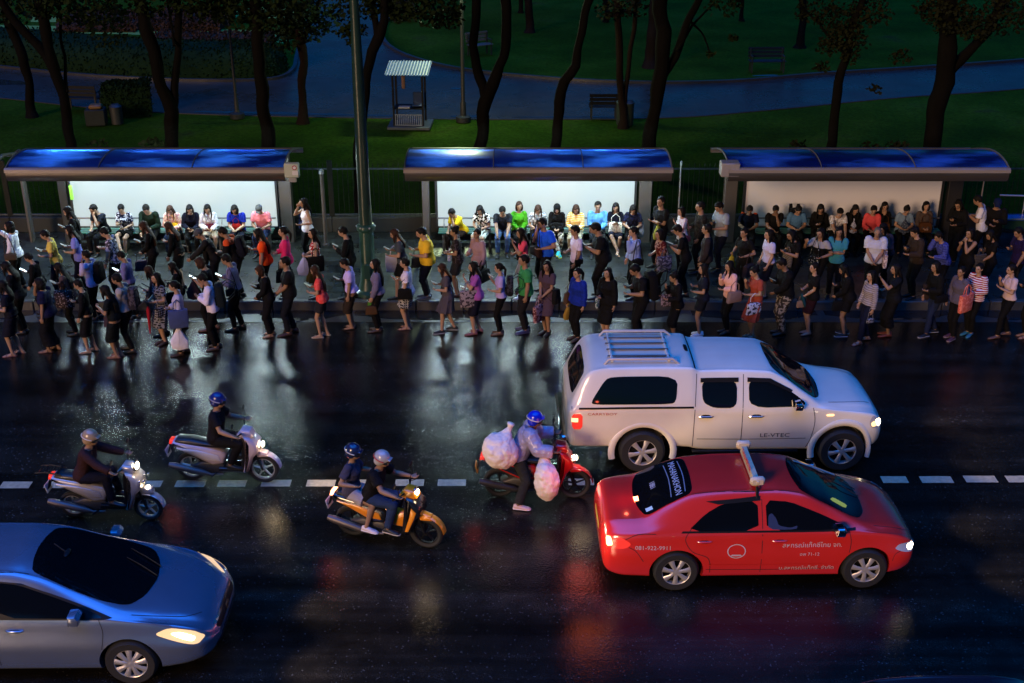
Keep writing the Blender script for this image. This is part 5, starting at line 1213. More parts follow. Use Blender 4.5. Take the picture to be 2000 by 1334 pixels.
Q(1292, 459, 'f', 1.60, 190, ('close', 4, 'relax', 'low', 8, 0), 'curly haired woman in dark red patterned blouse', (('6c1418', 'floral', 'a07060'), 'short', 'long', .026), (BK, 'long'), ('bob', 'k'), K, 'm', [('bag', 'tote', 'sideL', ('50506c', 'floral', '8c8ca4'), 'grey violet patterned tote', .9)], grp=SW)
Q(1327, 448, 'm', 1.72, 178, ('step', 14, 'phone', 'phone', 28, 0), 'man in black tee bending over his phone before the railing gap', (BK, 'short', 'long'), (BK, 'long'), ('tuft', 'k'), K, 'm', [ph('L')], grp=SW)
Q(1381, 438, 'm', 1.68, 180, ('stand', 0, 'relax', 'relax', 2, 0), 'man in dark brownish shirt standing in profile', ('3c3438', 'long', 'long', .022), (BK, 'long'), ('short', 'k'), K, 'm', grp=SW)
Q(1454, 445, 'f', 1.62, 230, ('close', 0, 'bag', 'bag', 8, 0), 'woman in black polo with taupe handbag and yellow bag', (BK, 'short', 'long'), (BK, 'long'), ('short', 'k'), K, 'm', [('bag', 'handbag', 'armL', '584440', 'taupe leather handbag', 1.15), ('bag', 'sack', 'handR', 'b09a20', 'yellow printed carrier bag', .8)], grp=SW)
Q(1505, 453, 'f', 1.58, 195, ('close', 0, 'relax', 'relax', 4, 0), 'woman in white blouse and navy skirt with long dark hair', ('b0acc8', 'short', 'waist', .02), (NV, 'skirt', .5, .02), ('long', 'k'), K, 'l', grp=SW)
Q(1551, 457, 'f', 1.62, 200, PH, 'woman in black tee with grey striped scarf', (BK, 'short', 'long'), (BK, 'long'), ('long', 'n'), K, 'm', [('bag', 'tote', 'front', ('5c5650', 'stripe', '8c8478'), 'grey striped cloth bag', .75)], grp=SW)
Q(1607, 452, 'f', 1.62, 235, ('close', 0, 'bag', 'up', 8, 0), 'woman in black top holding one hand high', ((BK, 'band', 'a8a8ac', 1.28), 'short', 'long'), (BK, 'long'), ('long', 'k'), K, 'm', [('bag', 'sling', 'front', ('1c241e', 'dots', 'b0b8b0'), 'dark green spotted bag')], grp=SW)
Q(1647, 453, 'm', 1.66, 255, ('stand', 2, 'fold', 'fold', 6, 0), 'person in turquoise tee with dark crossbody strap', ('3c94ac', 'short', 'long'), (BK, 'long'), ('drape', 'k'), K, 'm', [('bag', 'sling', 'sideR', '10182c', 'navy crossbody bag')], grp=SW)
Q(1720, 450, 'm', 1.68, 262, ('stand', 4, 'front', 'front', 16, 0), 'elderly bald man in loose white short sleeved shirt', ('b0b4c4', 'short', 'long', .034), (BK, 'long'), ('shaved', 'g'), K, 'm', [('bag', 'tote', 'sideL', ('9c8c94', 'floral', 'c0b4b8'), 'pale floral cloth bag', .8)], grp=SW, build=1.05)
Q(1726, 437, 'f', 1.56, 220, ('stand', 12, 'low', 'relax', 26, 0), 'woman in grey lilac top behind the elderly bald man', ('585466', 'long', 'long'), (BK, 'long'), ('long', 'k'), K, 'm', grp=SW)
Q(1788, 444, 'm', 1.68, 195, ('stand', 8, 'low', 'phone', 26, 0), 'man in brown jacket and white collar wearing pale face mask', ('463830', 'long', 'long', .03), (BK, 'long'), ('tuft', 'k'), K, 'l', [ph('R', 'dim')], grp=SW)
Q(1852, 472, 'm', 1.60, 195, ('stand', 18, 'low', 'face', 26, 0), 'man in blue violet checked shirt bending forward', (('343c8c', 'check', '4c58b0'), 'long', 'long', .024), (BK, 'long'), ('short', 'k'), K, 'm', grp=SW)
Q(1899, 449, 'f', 1.62, 215, ('close', 0, 'chin', 'high', 8, 0), 'woman in black sleeveless top raising her hands', (BK, 'none', 'long'), (BK, 'long'), ('bob', 'k'), K, 'm', [ph('R', 'dim')], grp=SW)
Q(1949, 463, 'f', 1.60, 200, PB, 'woman in black with grey striped tote near right edge', (BK, 'short', 'long'), (BK, 'long'), ('long', 'k'), K, 'm', [('bag', 'tote', 'handR', ('4c463e', 'stripe', '78706a'), 'grey striped tote', .75)], grp=SW)
Q(1998, 451, 'm', 1.66, 190, PH, 'person in violet tee cut by right edge of picture', ('2a1c58', 'short', 'long'), (BK, 'long'), ('short', 'k'), K, 'm', grp=SW)
# --- road queue, left to right
Q(54, 495, 'f', 1.58, 185, PH, 'woman in black jacket with green collar near left edge', (BK, 'long', 'long'), (BK, 'long'), ('short', 'k'), K, 'l', [ph('R')], Y=24.1)
Q(10, 512, 'f', 1.62, 182, PC, 'dark clothed person at far left behind the navy dress', ('101016', 'long', 'long'), (BK, 'long'), ('long', 'k'), K, 'm')
Q(2, 548, 'f', 1.62, 178, ('step', 2, 'low', 'low', 10, 0), 'woman in navy dress with bare legs at left edge on road', None, None, ('long', 'k'), ('sandal', '7a4a40'), 'l', dress=('14182c', 'short', .50, .03))
Q(75, 543, 'f', 1.60, 180, ('step', 2, 'down', 'face', 12, 0), 'stout woman in navy tee with bare forearm and sandals', ('1a1e4c', 'short', 'long', .034), ('0e0e16', 'skirt', .18, .02), ('bob', 'k'), ('sandal', '5a3a34'), 'm', build=1.14)
Q(113, 514, 'f', 1.62, 182, PH, 'woman in taupe top with long brown hair and sequinned bag', ('7c6460', 'short', 'long'), (BK, 'long'), ('verylong', 'k'), K, 'l', [ph('R'), ('bag', 'tote', 'sideL', ('4c3c3c', 'dots', 'a89894'), 'brown sequinned tote')])
Q(151, 546, 'f', 1.60, 182, PH, 'woman in black dress reading a bright phone with bare calves', None, None, ('short', 'k'), ('sandal', '101012'), 'l', [ph('L')], dress=('0e0e14', 'long', .42, .02))
Q(166, 489, 'm', 1.70, 184, ('stand', 2, 'chin', 'low', 8, 0), 'man in pale lilac shirt with black backpack near left', ('b0a8cc', 'long', 'long', .02), (BK, 'long'), ('short', 'k'), K, 'm', [('bag', 'backpack', 'back', '101216', 'black backpack')], Y=24.0)
Q(203, 558, 'f', 1.56, 182, ('close', 4, 'phone', 'low', 22, 0), 'woman in dark teal dress with long black hair and mauve bag', None, None, ('verylong', 'k'), ('sandal', '6a4030'), 'm', [('bag', 'handbag', 'armR', '58485c', 'mauve handbag')], dress=('121c1e', 'short', .42, .02))
Q(235, 491, 'm', 1.70, 184, PH, 'man in lavender shirt with black shoulder strap near left', ('7c7ab4', 'long', 'waist', .02), (BK, 'long'), ('short', 'k'), K, 'm', [ph('R', 'dim')], Y=24.1)
Q(226, 535, 'm', 1.70, 184, PH, 'man in cream shirt with mottled grey backpack', ('b4aca8', 'long', 'waist', .02), (BK, 'long'), ('short', 'k'), K, 'm', [('bag', 'backpack', 'back', ('34303c', 'floral', '6c6474'), 'mottled grey backpack')])
Q(289, 520, 'f', 1.58, 186, PC, 'woman in mauve grey top with long auburn hair', ('50444c', 'long', 'long'), ('34282c', 'skirt', .45, .02), ('verylong', 'b'), K, 'l')
Q(303, 533, 'f', 1.56, 225, ('close', 0, 'low', 'low', 4, 0), 'woman in black and white checked dress with white collar', None, None, ('drape', 'k'), FL, 'l', [('bag', 'handbag', 'armL', ('b0a8a8', 'check', '2c2424'), 'small checked handbag', .8), ('umb', -1, 'b01c30', 'folded red umbrella', .05)], dress=(('16161a', 'check', '8a8a90'), 'short', .46, .06))
Q(338, 549, 'f', 1.60, 184, ('step', 0, 'down', 'low', 14, 0), 'woman in white top with large blue grey shoulder bag', ('a8a4bc', 'long', 'long', .02), (BK, 'long'), ('pony', 'k'), FL, 'l', [('bag', 'tote', 'sideL', '4c5a8c', 'large blue grey shoulder bag', 1.0), ('bag', 'sack', 'handL', 'd4d0d8', 'white plastic shopping bag', 1.15)])
Q(335, 512, 'f', 1.60, 182, PC, 'woman in black with a black bag behind the blue grey bag', (BK, 'long', 'long'), (BK, 'long'), ('long', 'k'), K, 'm', [('bag', 'handbag', 'armL', '0c0c0e', 'black handbag')], Y=24.1)
Q(389, 503, 'm', 1.66, 183, PH, 'person with short brown hair in black tee reading a phone', ('101014', 'short', 'long'), (BK, 'long'), ('bob', 'b'), ('shoe', '4a302c'), 'm', [ph('R'), ('bag', 'sack', 'handR', '4c343c', 'dark pink carrier bag')])
Q(394, 535, 'm', 1.68, 184, PB, 'man in white shirt with teal black backpack and black trousers', ('d0c8dc', 'long', 'long', .022), (BK, 'long'), ('short', 'k'), ('shoe', '3c3030'), 'm', [('bag', 'backpack', 'back', '14242c', 'teal black backpack', 1.05)])
Q(440, 497, 'm', 1.72, 186, ('step', 6, 'low', 'phone', 26, 0), 'man in grey lilac long sleeved shirt and black trousers', ('8c84a0', 'long', 'waist', .022), (BK, 'long'), ('short', 'k'), K, 'm', [ph('R'), ('bag', 'sling', 'sideL', '101012', 'black crossbody bag')])
Q(506, 519, 'f', 1.60, 184, PH, 'short haired woman in black jacket and dark trousers with phone', ('0e1016', 'long', 'long', .03), ('101018', 'long', .03), ('bob', 'b'), ('sandal', '4a3434'), 'l', [ph('R')])
Q(555, 502, 'm', 1.72, 190, ('step', 0, 'front', 'front', 4, 0), 'man in dark tee and dark jeans with hands held low', ('16181e', 'short', 'long', .026), ('161c2c', 'long'), ('short', 'k'), ('shoe', '3a2420'), 'm', build=1.06)
Q(614, 519, 'f', 1.60, 186, ('step', 4, 'low', 'phone', 26, 0), 'woman in coral tee and grey shorts with chunky sandals', (('d84440', 'floral', 'e05a54'), 'short', 'long', .02), ('34343c', 'short', .02), ('verylong', 'b'), ('sandal', 'b0a088'), 'l', [ph('R')])
Q(672, 505, 'f', 1.60, 182, ('close', 3, 'down', 'phone', 26, 0), 'person in pale lavender tee and brown pencil skirt', ('b8a8e8', 'short', 'waist', .022), ('40342c', 'skirt', .42, -.01), ('short', 'k'), HE, 'm', [ph('R')])
Q(732, 506, 'f', 1.62, 186, ('close', 0, 'relax', 'relax', 0, 0), 'woman in grey lilac blouse with very long hair and green bag', ('7c7494', 'long', 'waist', .022), (BK, 'long'), ('verylong', 'k'), FL, 'l', [('bag', 'handbag', 'handL', '6c4c30', 'tan paper bag', .75), ('bag', 'sack', 'handR', ('4c8c38', 'band', 'b0b0c0', .05), 'green and white plastic bag', .7)])
Q(790, 504, 'f', 1.60, 184, ('close', 0, 'relax', 'phone', 6, 0), 'woman in white blouse and black checked skirt with black bag', (('c8c0d4', 'floral', 'd8d0e0'), 'short', 'long', .022), (('0e0e10', 'check', 'b4b4b8'), 'skirt', .58, .05), ('short', 'k'), ('sandal', '4a3030'), 'l', [ph('R', 'dim', 'a03020'), ('bag', 'handbag', 'sideL', '0e0c0e', 'black shoulder bag', .95)])
Q(863, 515, 'f', 1.56, 184, ('walk', 4, 'low', 'phone', 26, 0), 'woman in grey pleated dress and black sneakers', None, None, ('long', 'b'), ('sneaker', '101016', 'a8a8b0'), 'l', [ph('R'), ('bag', 'sling', 'sideR', '0e0e12', 'black crossbody bag')], dress=('6c6470', 'short', .56, .10))
Q(924, 511, 'f', 1.62, 186, HG, 'woman in pink violet top and navy skirt reading a raised phone', ('b05cb8', 'short', 'long', .022), ('141630', 'skirt', .48, .0), ('long', 'k'), ('shoe', '7a4c50'), 'l', [ph('R'), ('bag', 'tote', 'armL', ('a89aa4', 'floral', '5c5060'), 'white and grey canvas tote', .95)])
Q(974, 514, 'f', 1.60, 186, ('close', 0, 'low', 'high', 10, 0), 'woman in lilac tee with black backpack holding phone up', ('a090c4', 'short', 'waist', .022), (BK, 'long'), ('pony', 'k'), ('shoe', '5a4438'), 'l', [ph('R'), ('bag', 'backpack', 'back', ('16161c', 'floral', '4c4c5c'), 'black backpack with white trim', .9)])
Q(1023, 498, 'm', 1.72, 190, ('stand', 0, 'down', 'relax', 6, 0), 'man in bright green tee and dark grey trousers', ('3c9c58', 'short', 'long', .028), ('242228', 'long', .02), ('short', 'k'), ('sneaker', '2c2c5c', '3c3c6c'), 'm', build=1.05)
Q(1068, 510, 'f', 1.64, 232, SF, 'woman in mauve dress holding a floral tote in front', None, None, ('drape', 'k'), ('shoe', '1c1418'), 'm', [('bag', 'tote', 'handL', ('b48c94', 'floral', '7c3c44'), 'pink floral tote', .95), ('bag', 'backpack', 'sideL', '141418', 'black backpack slung on one shoulder', .7)], dress=('6a5468', 'short', .50, .03))
Q(1128, 524, 'f', 1.58, 225, ('close', 0, 'down', 'relax', 4, 0), 'woman in royal blue cardigan and black trousers', ('1430a0', 'long', 'long', .026), (BK, 'long'), ('pony', 'k'), FL, 'l', [('bag', 'handbag', 'sideR', '684c38', 'brown handbag', 1.0), ('bag', 'sack', 'handR', 'a88430', 'yellow carrier bag', .7)])
Q(1187, 523, 'f', 1.60, 225, ('step', 0, 'down', 'low', 2, 0), 'woman in black suit dress with pink blouse collar', ('0d0d10', 'long', 'long', .028), ('0d0d10', 'skirt', .44, .0), ('long', 'k'), HE, 'l', [('bag', 'tote', 'armR', ('a8b4bc', 'floral', '3c7c84'), 'pale teal printed bag', .6)])
Q(1240, 517, 'm', 1.72, 186, ('step', 8, 'phone', 'phone', 28, 0), 'man in black tee with a huge black backpack', ('101014', 'short', 'long', .024), ('0e0e12', 'long', .022), ('short', 'k'), ('shoe', '30201c'), 'm', [ph('R', 'dim'), ('bag', 'backpack', 'back', '0d0d10', 'huge black backpack', 1.3)])
Q(1316, 532, 'f', 1.56, 186, ('close', 4, 'low', 'high', 26, 0), 'woman in black suit skirt with white collar and bare calves', ('0c0c10', 'long', 'long', .026), ('0c0c10', 'skirt', .40, .0), ('bun', 'k'), ('heel', '6a3c2c'), 'm', [('bag', 'tote', 'armR', ('584c54', 'floral', '9c8ca4'), 'grey patterned bag', .7)])
Q(1374, 516, 'f', 1.60, 184, ('close', 0, 'low', 'phone', 4, 0), 'woman in navy top and short skirt with bright white sneakers', ('1c2438', 'short', 'long', .026), ('20242c', 'skirt', .66, .02), ('verylong', 'k'), SN, 'l')
Q(1425, 510, 'f', 1.62, 190, ('close', 2, 'low', 'high', 14, 0), 'woman in pale pink blouse with cream handbag and black trousers', ('d8a89c', 'long', 'long', .024), (BK, 'long'), ('drape', 'k'), FL, 'l', [('bag', 'handbag', 'sideL', 'a08478', 'cream handbag', 1.0)])
Q(1474, 521, 'f', 1.60, 188, ('close', 2, 'low', 'high', 24, 0), 'woman in salmon orange dress with white patterned bag', None, None, ('bun', 'k'), ('sandal', '6a3c2c'), 'l', [ph('R'), ('bag', 'handbag', 'armL', ('c4c4cc', 'floral', '505058'), 'white patterned handbag', 1.0)], dress=('b4503c', 'short', .46, .06))
Q(1527, 505, 'm', 1.72, 186, PH, 'man in black jacket and camouflage patterned trousers', ('0e0e12', 'long', 'long', .03), (('4c443c', 'floral', 'b0a494'), 'long', .03), ('short', 'k'), ('shoe', '3c3028'), 'd', [ph('R')], build=1.05)
Q(1591, 513, 'f', 1.60, 200, ('close', 0, 'front', 'low', 6, 0), 'woman in black top and maroon skirt with high heels', ('0e0c10', 'short', 'long', .02), ('38101c', 'skirt', .55, .0), ('short', 'k'), ('heel', '7a5044'), 'l', [('bag', 'handbag', 'handL', 'a4846c', 'slim cream purse', .6), ('umb', -1, '1c5c6c', 'folded teal umbrella', -.35)])
Q(1649, 517, 'f', 1.60, 178, PH, 'long haired woman in black hooded top with white chevron', (('0c0c0f', 'floral', '101014'), 'long', 'long', .03), (BK, 'short', .02), ('verylong', 'n'), ('sneaker', '101014', 'b4b4bc'), 'm', [('bag', 'handbag', 'armL', '101010', 'black fur handbag', .9)])
Q(1703, 529, 'f', 1.58, 205, ('walk', -2, 'down', 'relax', 4, 0), 'woman in white striped sweater and blue jeans leaning back', (('b8b0b4', 'stripe', '8c8488'), 'long', 'waist', .022), ('1c2444', 'long'), ('long', 'k'), ('sandal', '7a4c3c'), 'l', [('bag', 'sling', 'handL', ('9c9ca4', 'floral', '3c3c44'), 'small patterned purse', .6)])
Q(1751, 516, 'f', 1.60, 176, ('close', 0, 'up', 'low', 4, 0), 'woman in dark navy top with long loose skirt raising her arm', ('12161e', 'short', 'long', .03), (BK, 'skirt', .25, .03), ('long', 'k'), ('shoe', '7a3c2c'), 'm')
Q(1829, 511, 'm', 1.66, 200, ('walk', 8, 'low', 'relax', 6, 0), 'person in black jacket and blue jeans stepping forward', ('0d0d10', 'long', 'long', .03), ('24345c', 'long'), ('bob', 'k'), ('sneaker', '16161c', 'a8a8b0'), 'm', [('bag', 'sling', 'sideL', '0d0d10', 'black crossbody bag with silver studs', 1.1), ('bag', 'tote', 'sideR', '4a3c3c', 'wide brown grey tote', .9)])
Q(1879, 521, 'f', 1.60, 205, ('step', 2, 'down', 'relax', 2, 0), 'person in loose grey lilac shirt with salmon pink tote', ('7c7488', 'long', 'long', .034), (BK, 'long'), ('short', 'k'), ('sneaker', '4c2c38', '8c7c80'), 'm', [('bag', 'tote', 'sideL', ('c45c4c', 'floral', 'd87c6c'), 'salmon pink cloth tote', 1.0)])
Q(1914, 515, 'f', 1.60, 210, ('close', 0, 'low', 'relax', 4, 0), 'woman in red and white varsity style jacket', (('b01820', 'stripe', 'c8c4cc'), 'long', 'long', .032), (BK, 'long'), ('short', 'k'), ('shoe', '2c6c8c'), 'l', [('bag', 'handbag', 'sideR', 'a01418', 'bright red bag', 1.0)])
Q(1977, 517, 'f', 1.62, 190, ('walk', 2, 'phone', 'high', 8, 0), 'woman in cream top and black trousers near right edge', ('bca4a0', 'short', 'waist', .02), (BK, 'long'), ('pony', 'k'), ('shoe', '5a4034'), 'l', [ph('R', 'dim', '6c5c8c')])
Q(2016, 515, 'm', 1.68, 186, PH, 'dark figure cut off by right edge on road', ('0e0e12', 'long', 'long', .02), (BK, 'long'), ('short', 'k'), ('sandal', '5a4034'), 'm')
# two walkers far off in the park
for k, (px_, py_, la) in enumerate(((764, 38, 'distant walker in dark clothes on park road, left of the pair'), (775, 38, 'distant walker in dark clothes on park road, right of the pair'))):
    q = G(px_, py_); figure(('m', 'walk' if k == 0 else 'step', 2, 'down', 'relax', 4, 0, None), .99, 1.0, q, R(80), la, (BK, 'short', 'long'), (BK, 'long'), ('short', 'k'), K, 'd')
# ================================================================== vehicles
def pchip(xs, ys, x):
    n = len(xs)
    if x <= xs[0]: return ys[0]
    if x >= xs[-1]: return ys[-1]
    h = [xs[i + 1] - xs[i] for i in range(n - 1)]; d = [(ys[i + 1] - ys[i]) / h[i] for i in range(n - 1)]
    def m(i):
        if i == 0: return d[0]
        if i == n - 1: return d[-1]
        if d[i - 1] * d[i] <= 0: return 0
        w1 = 2 * h[i] + h[i - 1]; w2 = h[i] + 2 * h[i - 1]
        return (w1 + w2) / (w1 / d[i - 1] + w2 / d[i])
    i = max(k for k in range(n - 1) if xs[k] <= x); t = (x - xs[i]) / h[i]; a, b = m(i), m(i + 1)
    return ys[i] * (2 * t ** 3 - 3 * t * t + 1) + ys[i + 1] * (3 * t * t - 2 * t ** 3) + h[i] * (a * (t ** 3 - 2 * t * t + t) + b * (t ** 3 - t * t))
def crom(P, sub):
    out = []; n = len(P)
    for i in range(n - 1):
        p0, p1, p2, p3 = P[max(i - 1, 0)], P[i], P[i + 1], P[min(i + 2, n - 1)]
        for k in range(sub):
            t = k / sub
            out.append(tuple(.5 * (2 * b + (c - a) * t + (2 * a - 5 * b + 4 * c - d) * t * t + (3 * b - a - 3 * c + d) * t ** 3) for a, b, c, d in zip(p0, p1, p2, p3)))
    return out + [P[-1]]
def car_body(ST, arches, name='body', step=.045):
    xs = [s[0] for s in ST]; cols = list(zip(*ST))
    X = []; x = xs[0]
    while x < xs[-1]: X.append(x); x += step if xs[0] + .2 < x < xs[-1] - .25 else step * .4
    X.append(xs[-1]); rings = []
    for x in X:
        zb, ws, wm, z1, wb, z2, wt, z3, z4 = [pchip(xs, cols[k], x) for k in range(1, 10)]
        half = [(0, zb), (ws * .6, zb), (ws * .97, zb + .005), (ws + (wm - ws) * .6, zb + (z1 - zb) * .3), (wm, z1), (wm * .4 + wb * .6 + .004, z1 * .45 + z2 * .55), (wb, z2), (wb * .5 + wt * .5 + .012, z2 * .5 + z3 * .5), (wt, z3), (wt * .86, z3 + (z4 - z3) * .52), (wt * .5, z3 + (z4 - z3) * .87), (0, z4)]
        c = crom(half, 4)
        rings.append([(x, y, z) for y, z in c] + [(x, -y, z) for y, z in c[-2:0:-1]])
    mb = MB(); mb.loft(rings); me = mb.mesh(name); fix_normals(me)
    o = bpy.data.objects.new('tmp', me); C.objects.link(o); cut = []
    for (ax, r, zc, yy) in arches:
        for s_ in (-1, 1):
            m2 = MB(); m2.lathe([(r, s_ * .52), (r, s_ * 1.3)], 'y', 48, (ax, 0, zc), mi=0); mm = m2.mesh('c'); fix_normals(mm); mm.materials.append(bpy.data.materials.get('wheel_well') or mat('wheel_well', (.006, .006, .006), .9)); 
            co = bpy.data.objects.new('cut', mm); C.objects.link(co); cut.append(co)
            md = o.modifiers.new('b', 'BOOLEAN'); md.operation = 'DIFFERENCE'; md.solver = 'EXACT'; md.object = co; md.material_mode = 'TRANSFER'
    me.materials.append(mat('body_slot', (.5, .5, .5)))
    dg = bpy.context.evaluated_depsgraph_get(); out = bpy.data.meshes.new_from_object(o.evaluated_get(dg)); out.name = name
    for c_ in cut: bpy.data.objects.remove(c_)
    bpy.data.objects.remove(o)
    b = bmesh.new(); b.from_mesh(out); bvh = BVHTree.FromBMesh(b); b.free()
    return out, bvh
def proj(bvh, view, u, v, off):
    D = {'R': (Vector((u, -4, v)), Vector((0, 1, 0))), 'L': (Vector((u, 4, v)), Vector((0, -1, 0))), 'T': (Vector((u, v, 5)), Vector((0, 0, -1))), 'F': (Vector((9, u, v)), Vector((-1, 0, 0))), 'B': (Vector((-9, u, v)), Vector((1, 0, 0)))}[view]
    h = bvh.ray_cast(D[0], D[1])
    if h[0] is None:
        h = bvh.find_nearest(D[0] + D[1] * (3.2 if view in 'RL' else 4))
    n = h[1]
    if n.dot(D[1]) > 0: n = -n
    return h[0] + n * off
def chaikin(poly, n):
    for _ in range(n):
        q = []
        for i in range(len(poly)):
            a, b = poly[i], poly[(i + 1) % len(poly)]
            q += [(a[0] * .82 + b[0] * .18, a[1] * .82 + b[1] * .18), (a[0] * .18 + b[0] * .82, a[1] * .18 + b[1] * .82)]
        poly = q
    return poly
def patch(bvh, view, poly, off=.004, grid=.06, smooth=0, mb=None):
    if smooth: poly = chaikin(poly, smooth)
    b = bmesh.new(); b.faces.new([b.verts.new((p[0], p[1], 0)) for p in poly])
    for ax in (0, 1):
        lo = min(p[ax] for p in poly); hi = max(p[ax] for p in poly); k = lo + grid
        while k < hi:
            co = (k, 0, 0) if ax == 0 else (0, k, 0); no = (1, 0, 0) if ax == 0 else (0, 1, 0)
            bmesh.ops.bisect_plane(b, geom=b.verts[:] + b.edges[:] + b.faces[:], plane_co=co, plane_no=no); k += grid
    bmesh.ops.triangulate(b, faces=b.faces[:]); b.verts.ensure_lookup_table()
    mb = mb or MB(); vs = [proj(bvh, view, v.co.x, v.co.y, off) for v in b.verts]; fs = [[v.index for v in f.verts] for f in b.faces]
    mb.add(vs, fs); b.free(); return mb
def seam(bvh, view, pts, w_=.009, off=.003, mb=None, sub=5):
    pts = crom([tuple(p) for p in pts], sub) if len(pts) > 2 else [tuple(a + (b - a) * k / 12 for a, b in zip(pts[0], pts[1])) for k in range(13)]
    mb = mb or MB(); vs = []
    for i, p in enumerate(pts):
        a = pts[max(i - 1, 0)]; c = pts[min(i + 1, len(pts) - 1)]; tx, ty = c[0] - a[0], c[1] - a[1]; L_ = math.hypot(tx, ty) or 1; nx, ny = -ty / L_ * w_ / 2, tx / L_ * w_ / 2
        vs += [proj(bvh, view, p[0] + nx, p[1] + ny, off), proj(bvh, view, p[0] - nx, p[1] - ny, off)]
    mb.add(vs, [(2 * i, 2 * i + 1, 2 * i + 3, 2 * i + 2) for i in range(len(pts) - 1)]); return mb
def thicken(me, t=.003): return me
def text_patch(bvh, view, s, x, y, size, m, parent, name='lettering', flip=False, rot=0.0, off=.006, squash=1.0):
    cu = bpy.data.curves.new('t', 'FONT'); cu.body = s; cu.size = size; cu.align_x = 'CENTER'; cu.align_y = 'CENTER'; cu.resolution_u = 2
    o = bpy.data.objects.new('t', cu); C.objects.link(o); dg = bpy.context.evaluated_depsgraph_get(); me = bpy.data.meshes.new_from_object(o.evaluated_get(dg)); bpy.data.objects.remove(o)
    b = bmesh.new(); b.from_mesh(me); bmesh.ops.triangulate(b, faces=b.faces[:])
    c, s_ = math.cos(rot), math.sin(rot)
    for v in b.verts:
        a, d = v.co.x * squash * (-1 if flip else 1), v.co.y; a, d = a * c - d * s_, a * s_ + d * c
        v.co = proj(bvh, view, x + a, y + d, off)
    b.to_mesh(me); b.free(); me.name = name; me.materials.clear()
    return OBJ(name, me, m, parent, smooth=False)
def paint(name, col, rough=.3, metal=0.0, dirt=.12):
    return mat(name, col, rough, metal=metal, coat=.9, var=dirt, vs=2.2, bump=.03, bs=8)
M_tyre = mat('tyre_rubber', (.012, .012, .012), .75, var=.2, bump=.3, bs=60)
M_rim = mat('alloy_rim', (.50, .48, .45), .32, metal=.45, var=.15)
M_glass = mat('tinted_glass', (.003, .004, .005), .05, var=.1, spec=.38)
M_black = mat('black_trim', (.006, .006, .007), .5, spec=.2)
M_seam = mat('panel_gap', (.006, .006, .006), .9)
M_chrome = mat('chrome', (.6, .6, .6), .12, metal=1.0)
M_lampw = mat('headlamp_lit', (.8, .8, .8), .3, emit=(1.0, .80, .50), es=9.0)
M_lampo = mat('corner_lamp', (.6, .4, .2), .2, emit=(1.0, .55, .20), es=1.2)
M_tail = mat('tail_lamp', (.35, .01, .01), .15, coat=1, emit=(1.0, .05, .03), es=.35)
M_brake = mat('brake_lamp_lit', (.5, .02, .02), .2, emit=(1.0, .30, .12), es=4.5)
M_lampo2 = mat('warm_lens_lit', (.6, .4, .2), .15, coat=1, emit=(1.0, .62, .28), es=.45)
M_clear = mat('clear_lens', (.45, .45, .45), .1, coat=1)
def wheel(parent, x, y, r, w_, side, spokes=7, rimr=.64, m=None, name='wheel'):
    """side -1: outer face towards -y"""
    e = MB(); e.lathe([(rimr * r, -w_ / 2), (r * .90, -w_ / 2 - .004), (r * .97, -w_ / 2 + .02), (r, -w_ / 2 + .05), (r, w_ / 2 - .05), (r * .97, w_ / 2 - .02), (r * .90, w_ / 2 + .004), (rimr * r, w_ / 2)], 'y', 40, closed=True)
    t = OBJ(name, e, M_tyre, parent, loc=(x, y, r))
    e = MB(); q = rimr * r * 1.02; o = side * w_ / 2
    e.lathe([(q, o - side * .002), (q * .93, o - side * .010), (q * .90, o - side * .05), (q * .88, -o)], 'y', 40, caps=False)
    for k in range(spokes):
        a = 2 * math.pi * k / spokes + .2; ca, sa = math.cos(a), math.sin(a)
        p = [(ca * .20 * q, o - side * .014, sa * .20 * q), (ca * .58 * q, o - side * .006, sa * .58 * q), (ca * .93 * q, o - side * .014, sa * .93 * q)]
        e.tube(p, [(.13 * q, .018), (.15 * q, .016), (.21 * q, .013)], 6, side=(-sa, 0, ca))
    e.lathe([(.0, o + side * .004), (.20 * q, o), (.24 * q, o - side * .02), (.24 * q, o - side * .05)], 'y', 20)
    OBJ('rim', e, m or M_rim, t)
    e = MB(); e.lathe([(0, o - side * .07), (q * .9, o - side * .07), (q * .9, o - side * .08), (0, o - side * .08)], 'y', 28); OBJ('brake_disc', e, M_black, t)
    return t
def spot(parent, loc, e_, col, aim=(1, 0, -.12), size=75, r=.05, name='headlight_beam'):
    ld = bpy.data.lights.new(name, 'SPOT'); ld.energy = e_; ld.color = col; ld.spot_size = R(size); ld.spot_blend = .8; ld.shadow_soft_size = r
    o = bpy.data.objects.new(name, ld); link(o, parent); o.location = loc; o.rotation_euler = Vector(aim).to_track_quat('-Z', 'Y').to_euler(); return o
def glow(parent, loc, e_, col, r=.06, name='lamp_glow'):
    ld = bpy.data.lights.new(name, 'POINT'); ld.energy = e_; ld.color = col; ld.shadow_soft_size = r
    o = bpy.data.objects.new(name, ld); link(o, parent); o.location = loc; return o
def warp(root, x0, kx, ky, z0, kz):
    for o in kids(root):
        if o.type != 'MESH': o.location.y *= ky; continue
        if o.name.startswith('wheel'): o.location.y *= ky; continue
        L_ = o.location.copy()
        for v in o.data.vertices:
            q = v.co + L_; v.co = Vector((x0 + (q.x - x0) * kx if q.x > x0 else q.x, q.y * ky, z0 + (q.z - z0) * kz if q.z > z0 else q.z)) - L_
HL = 1.0   # scale of the lamps' light
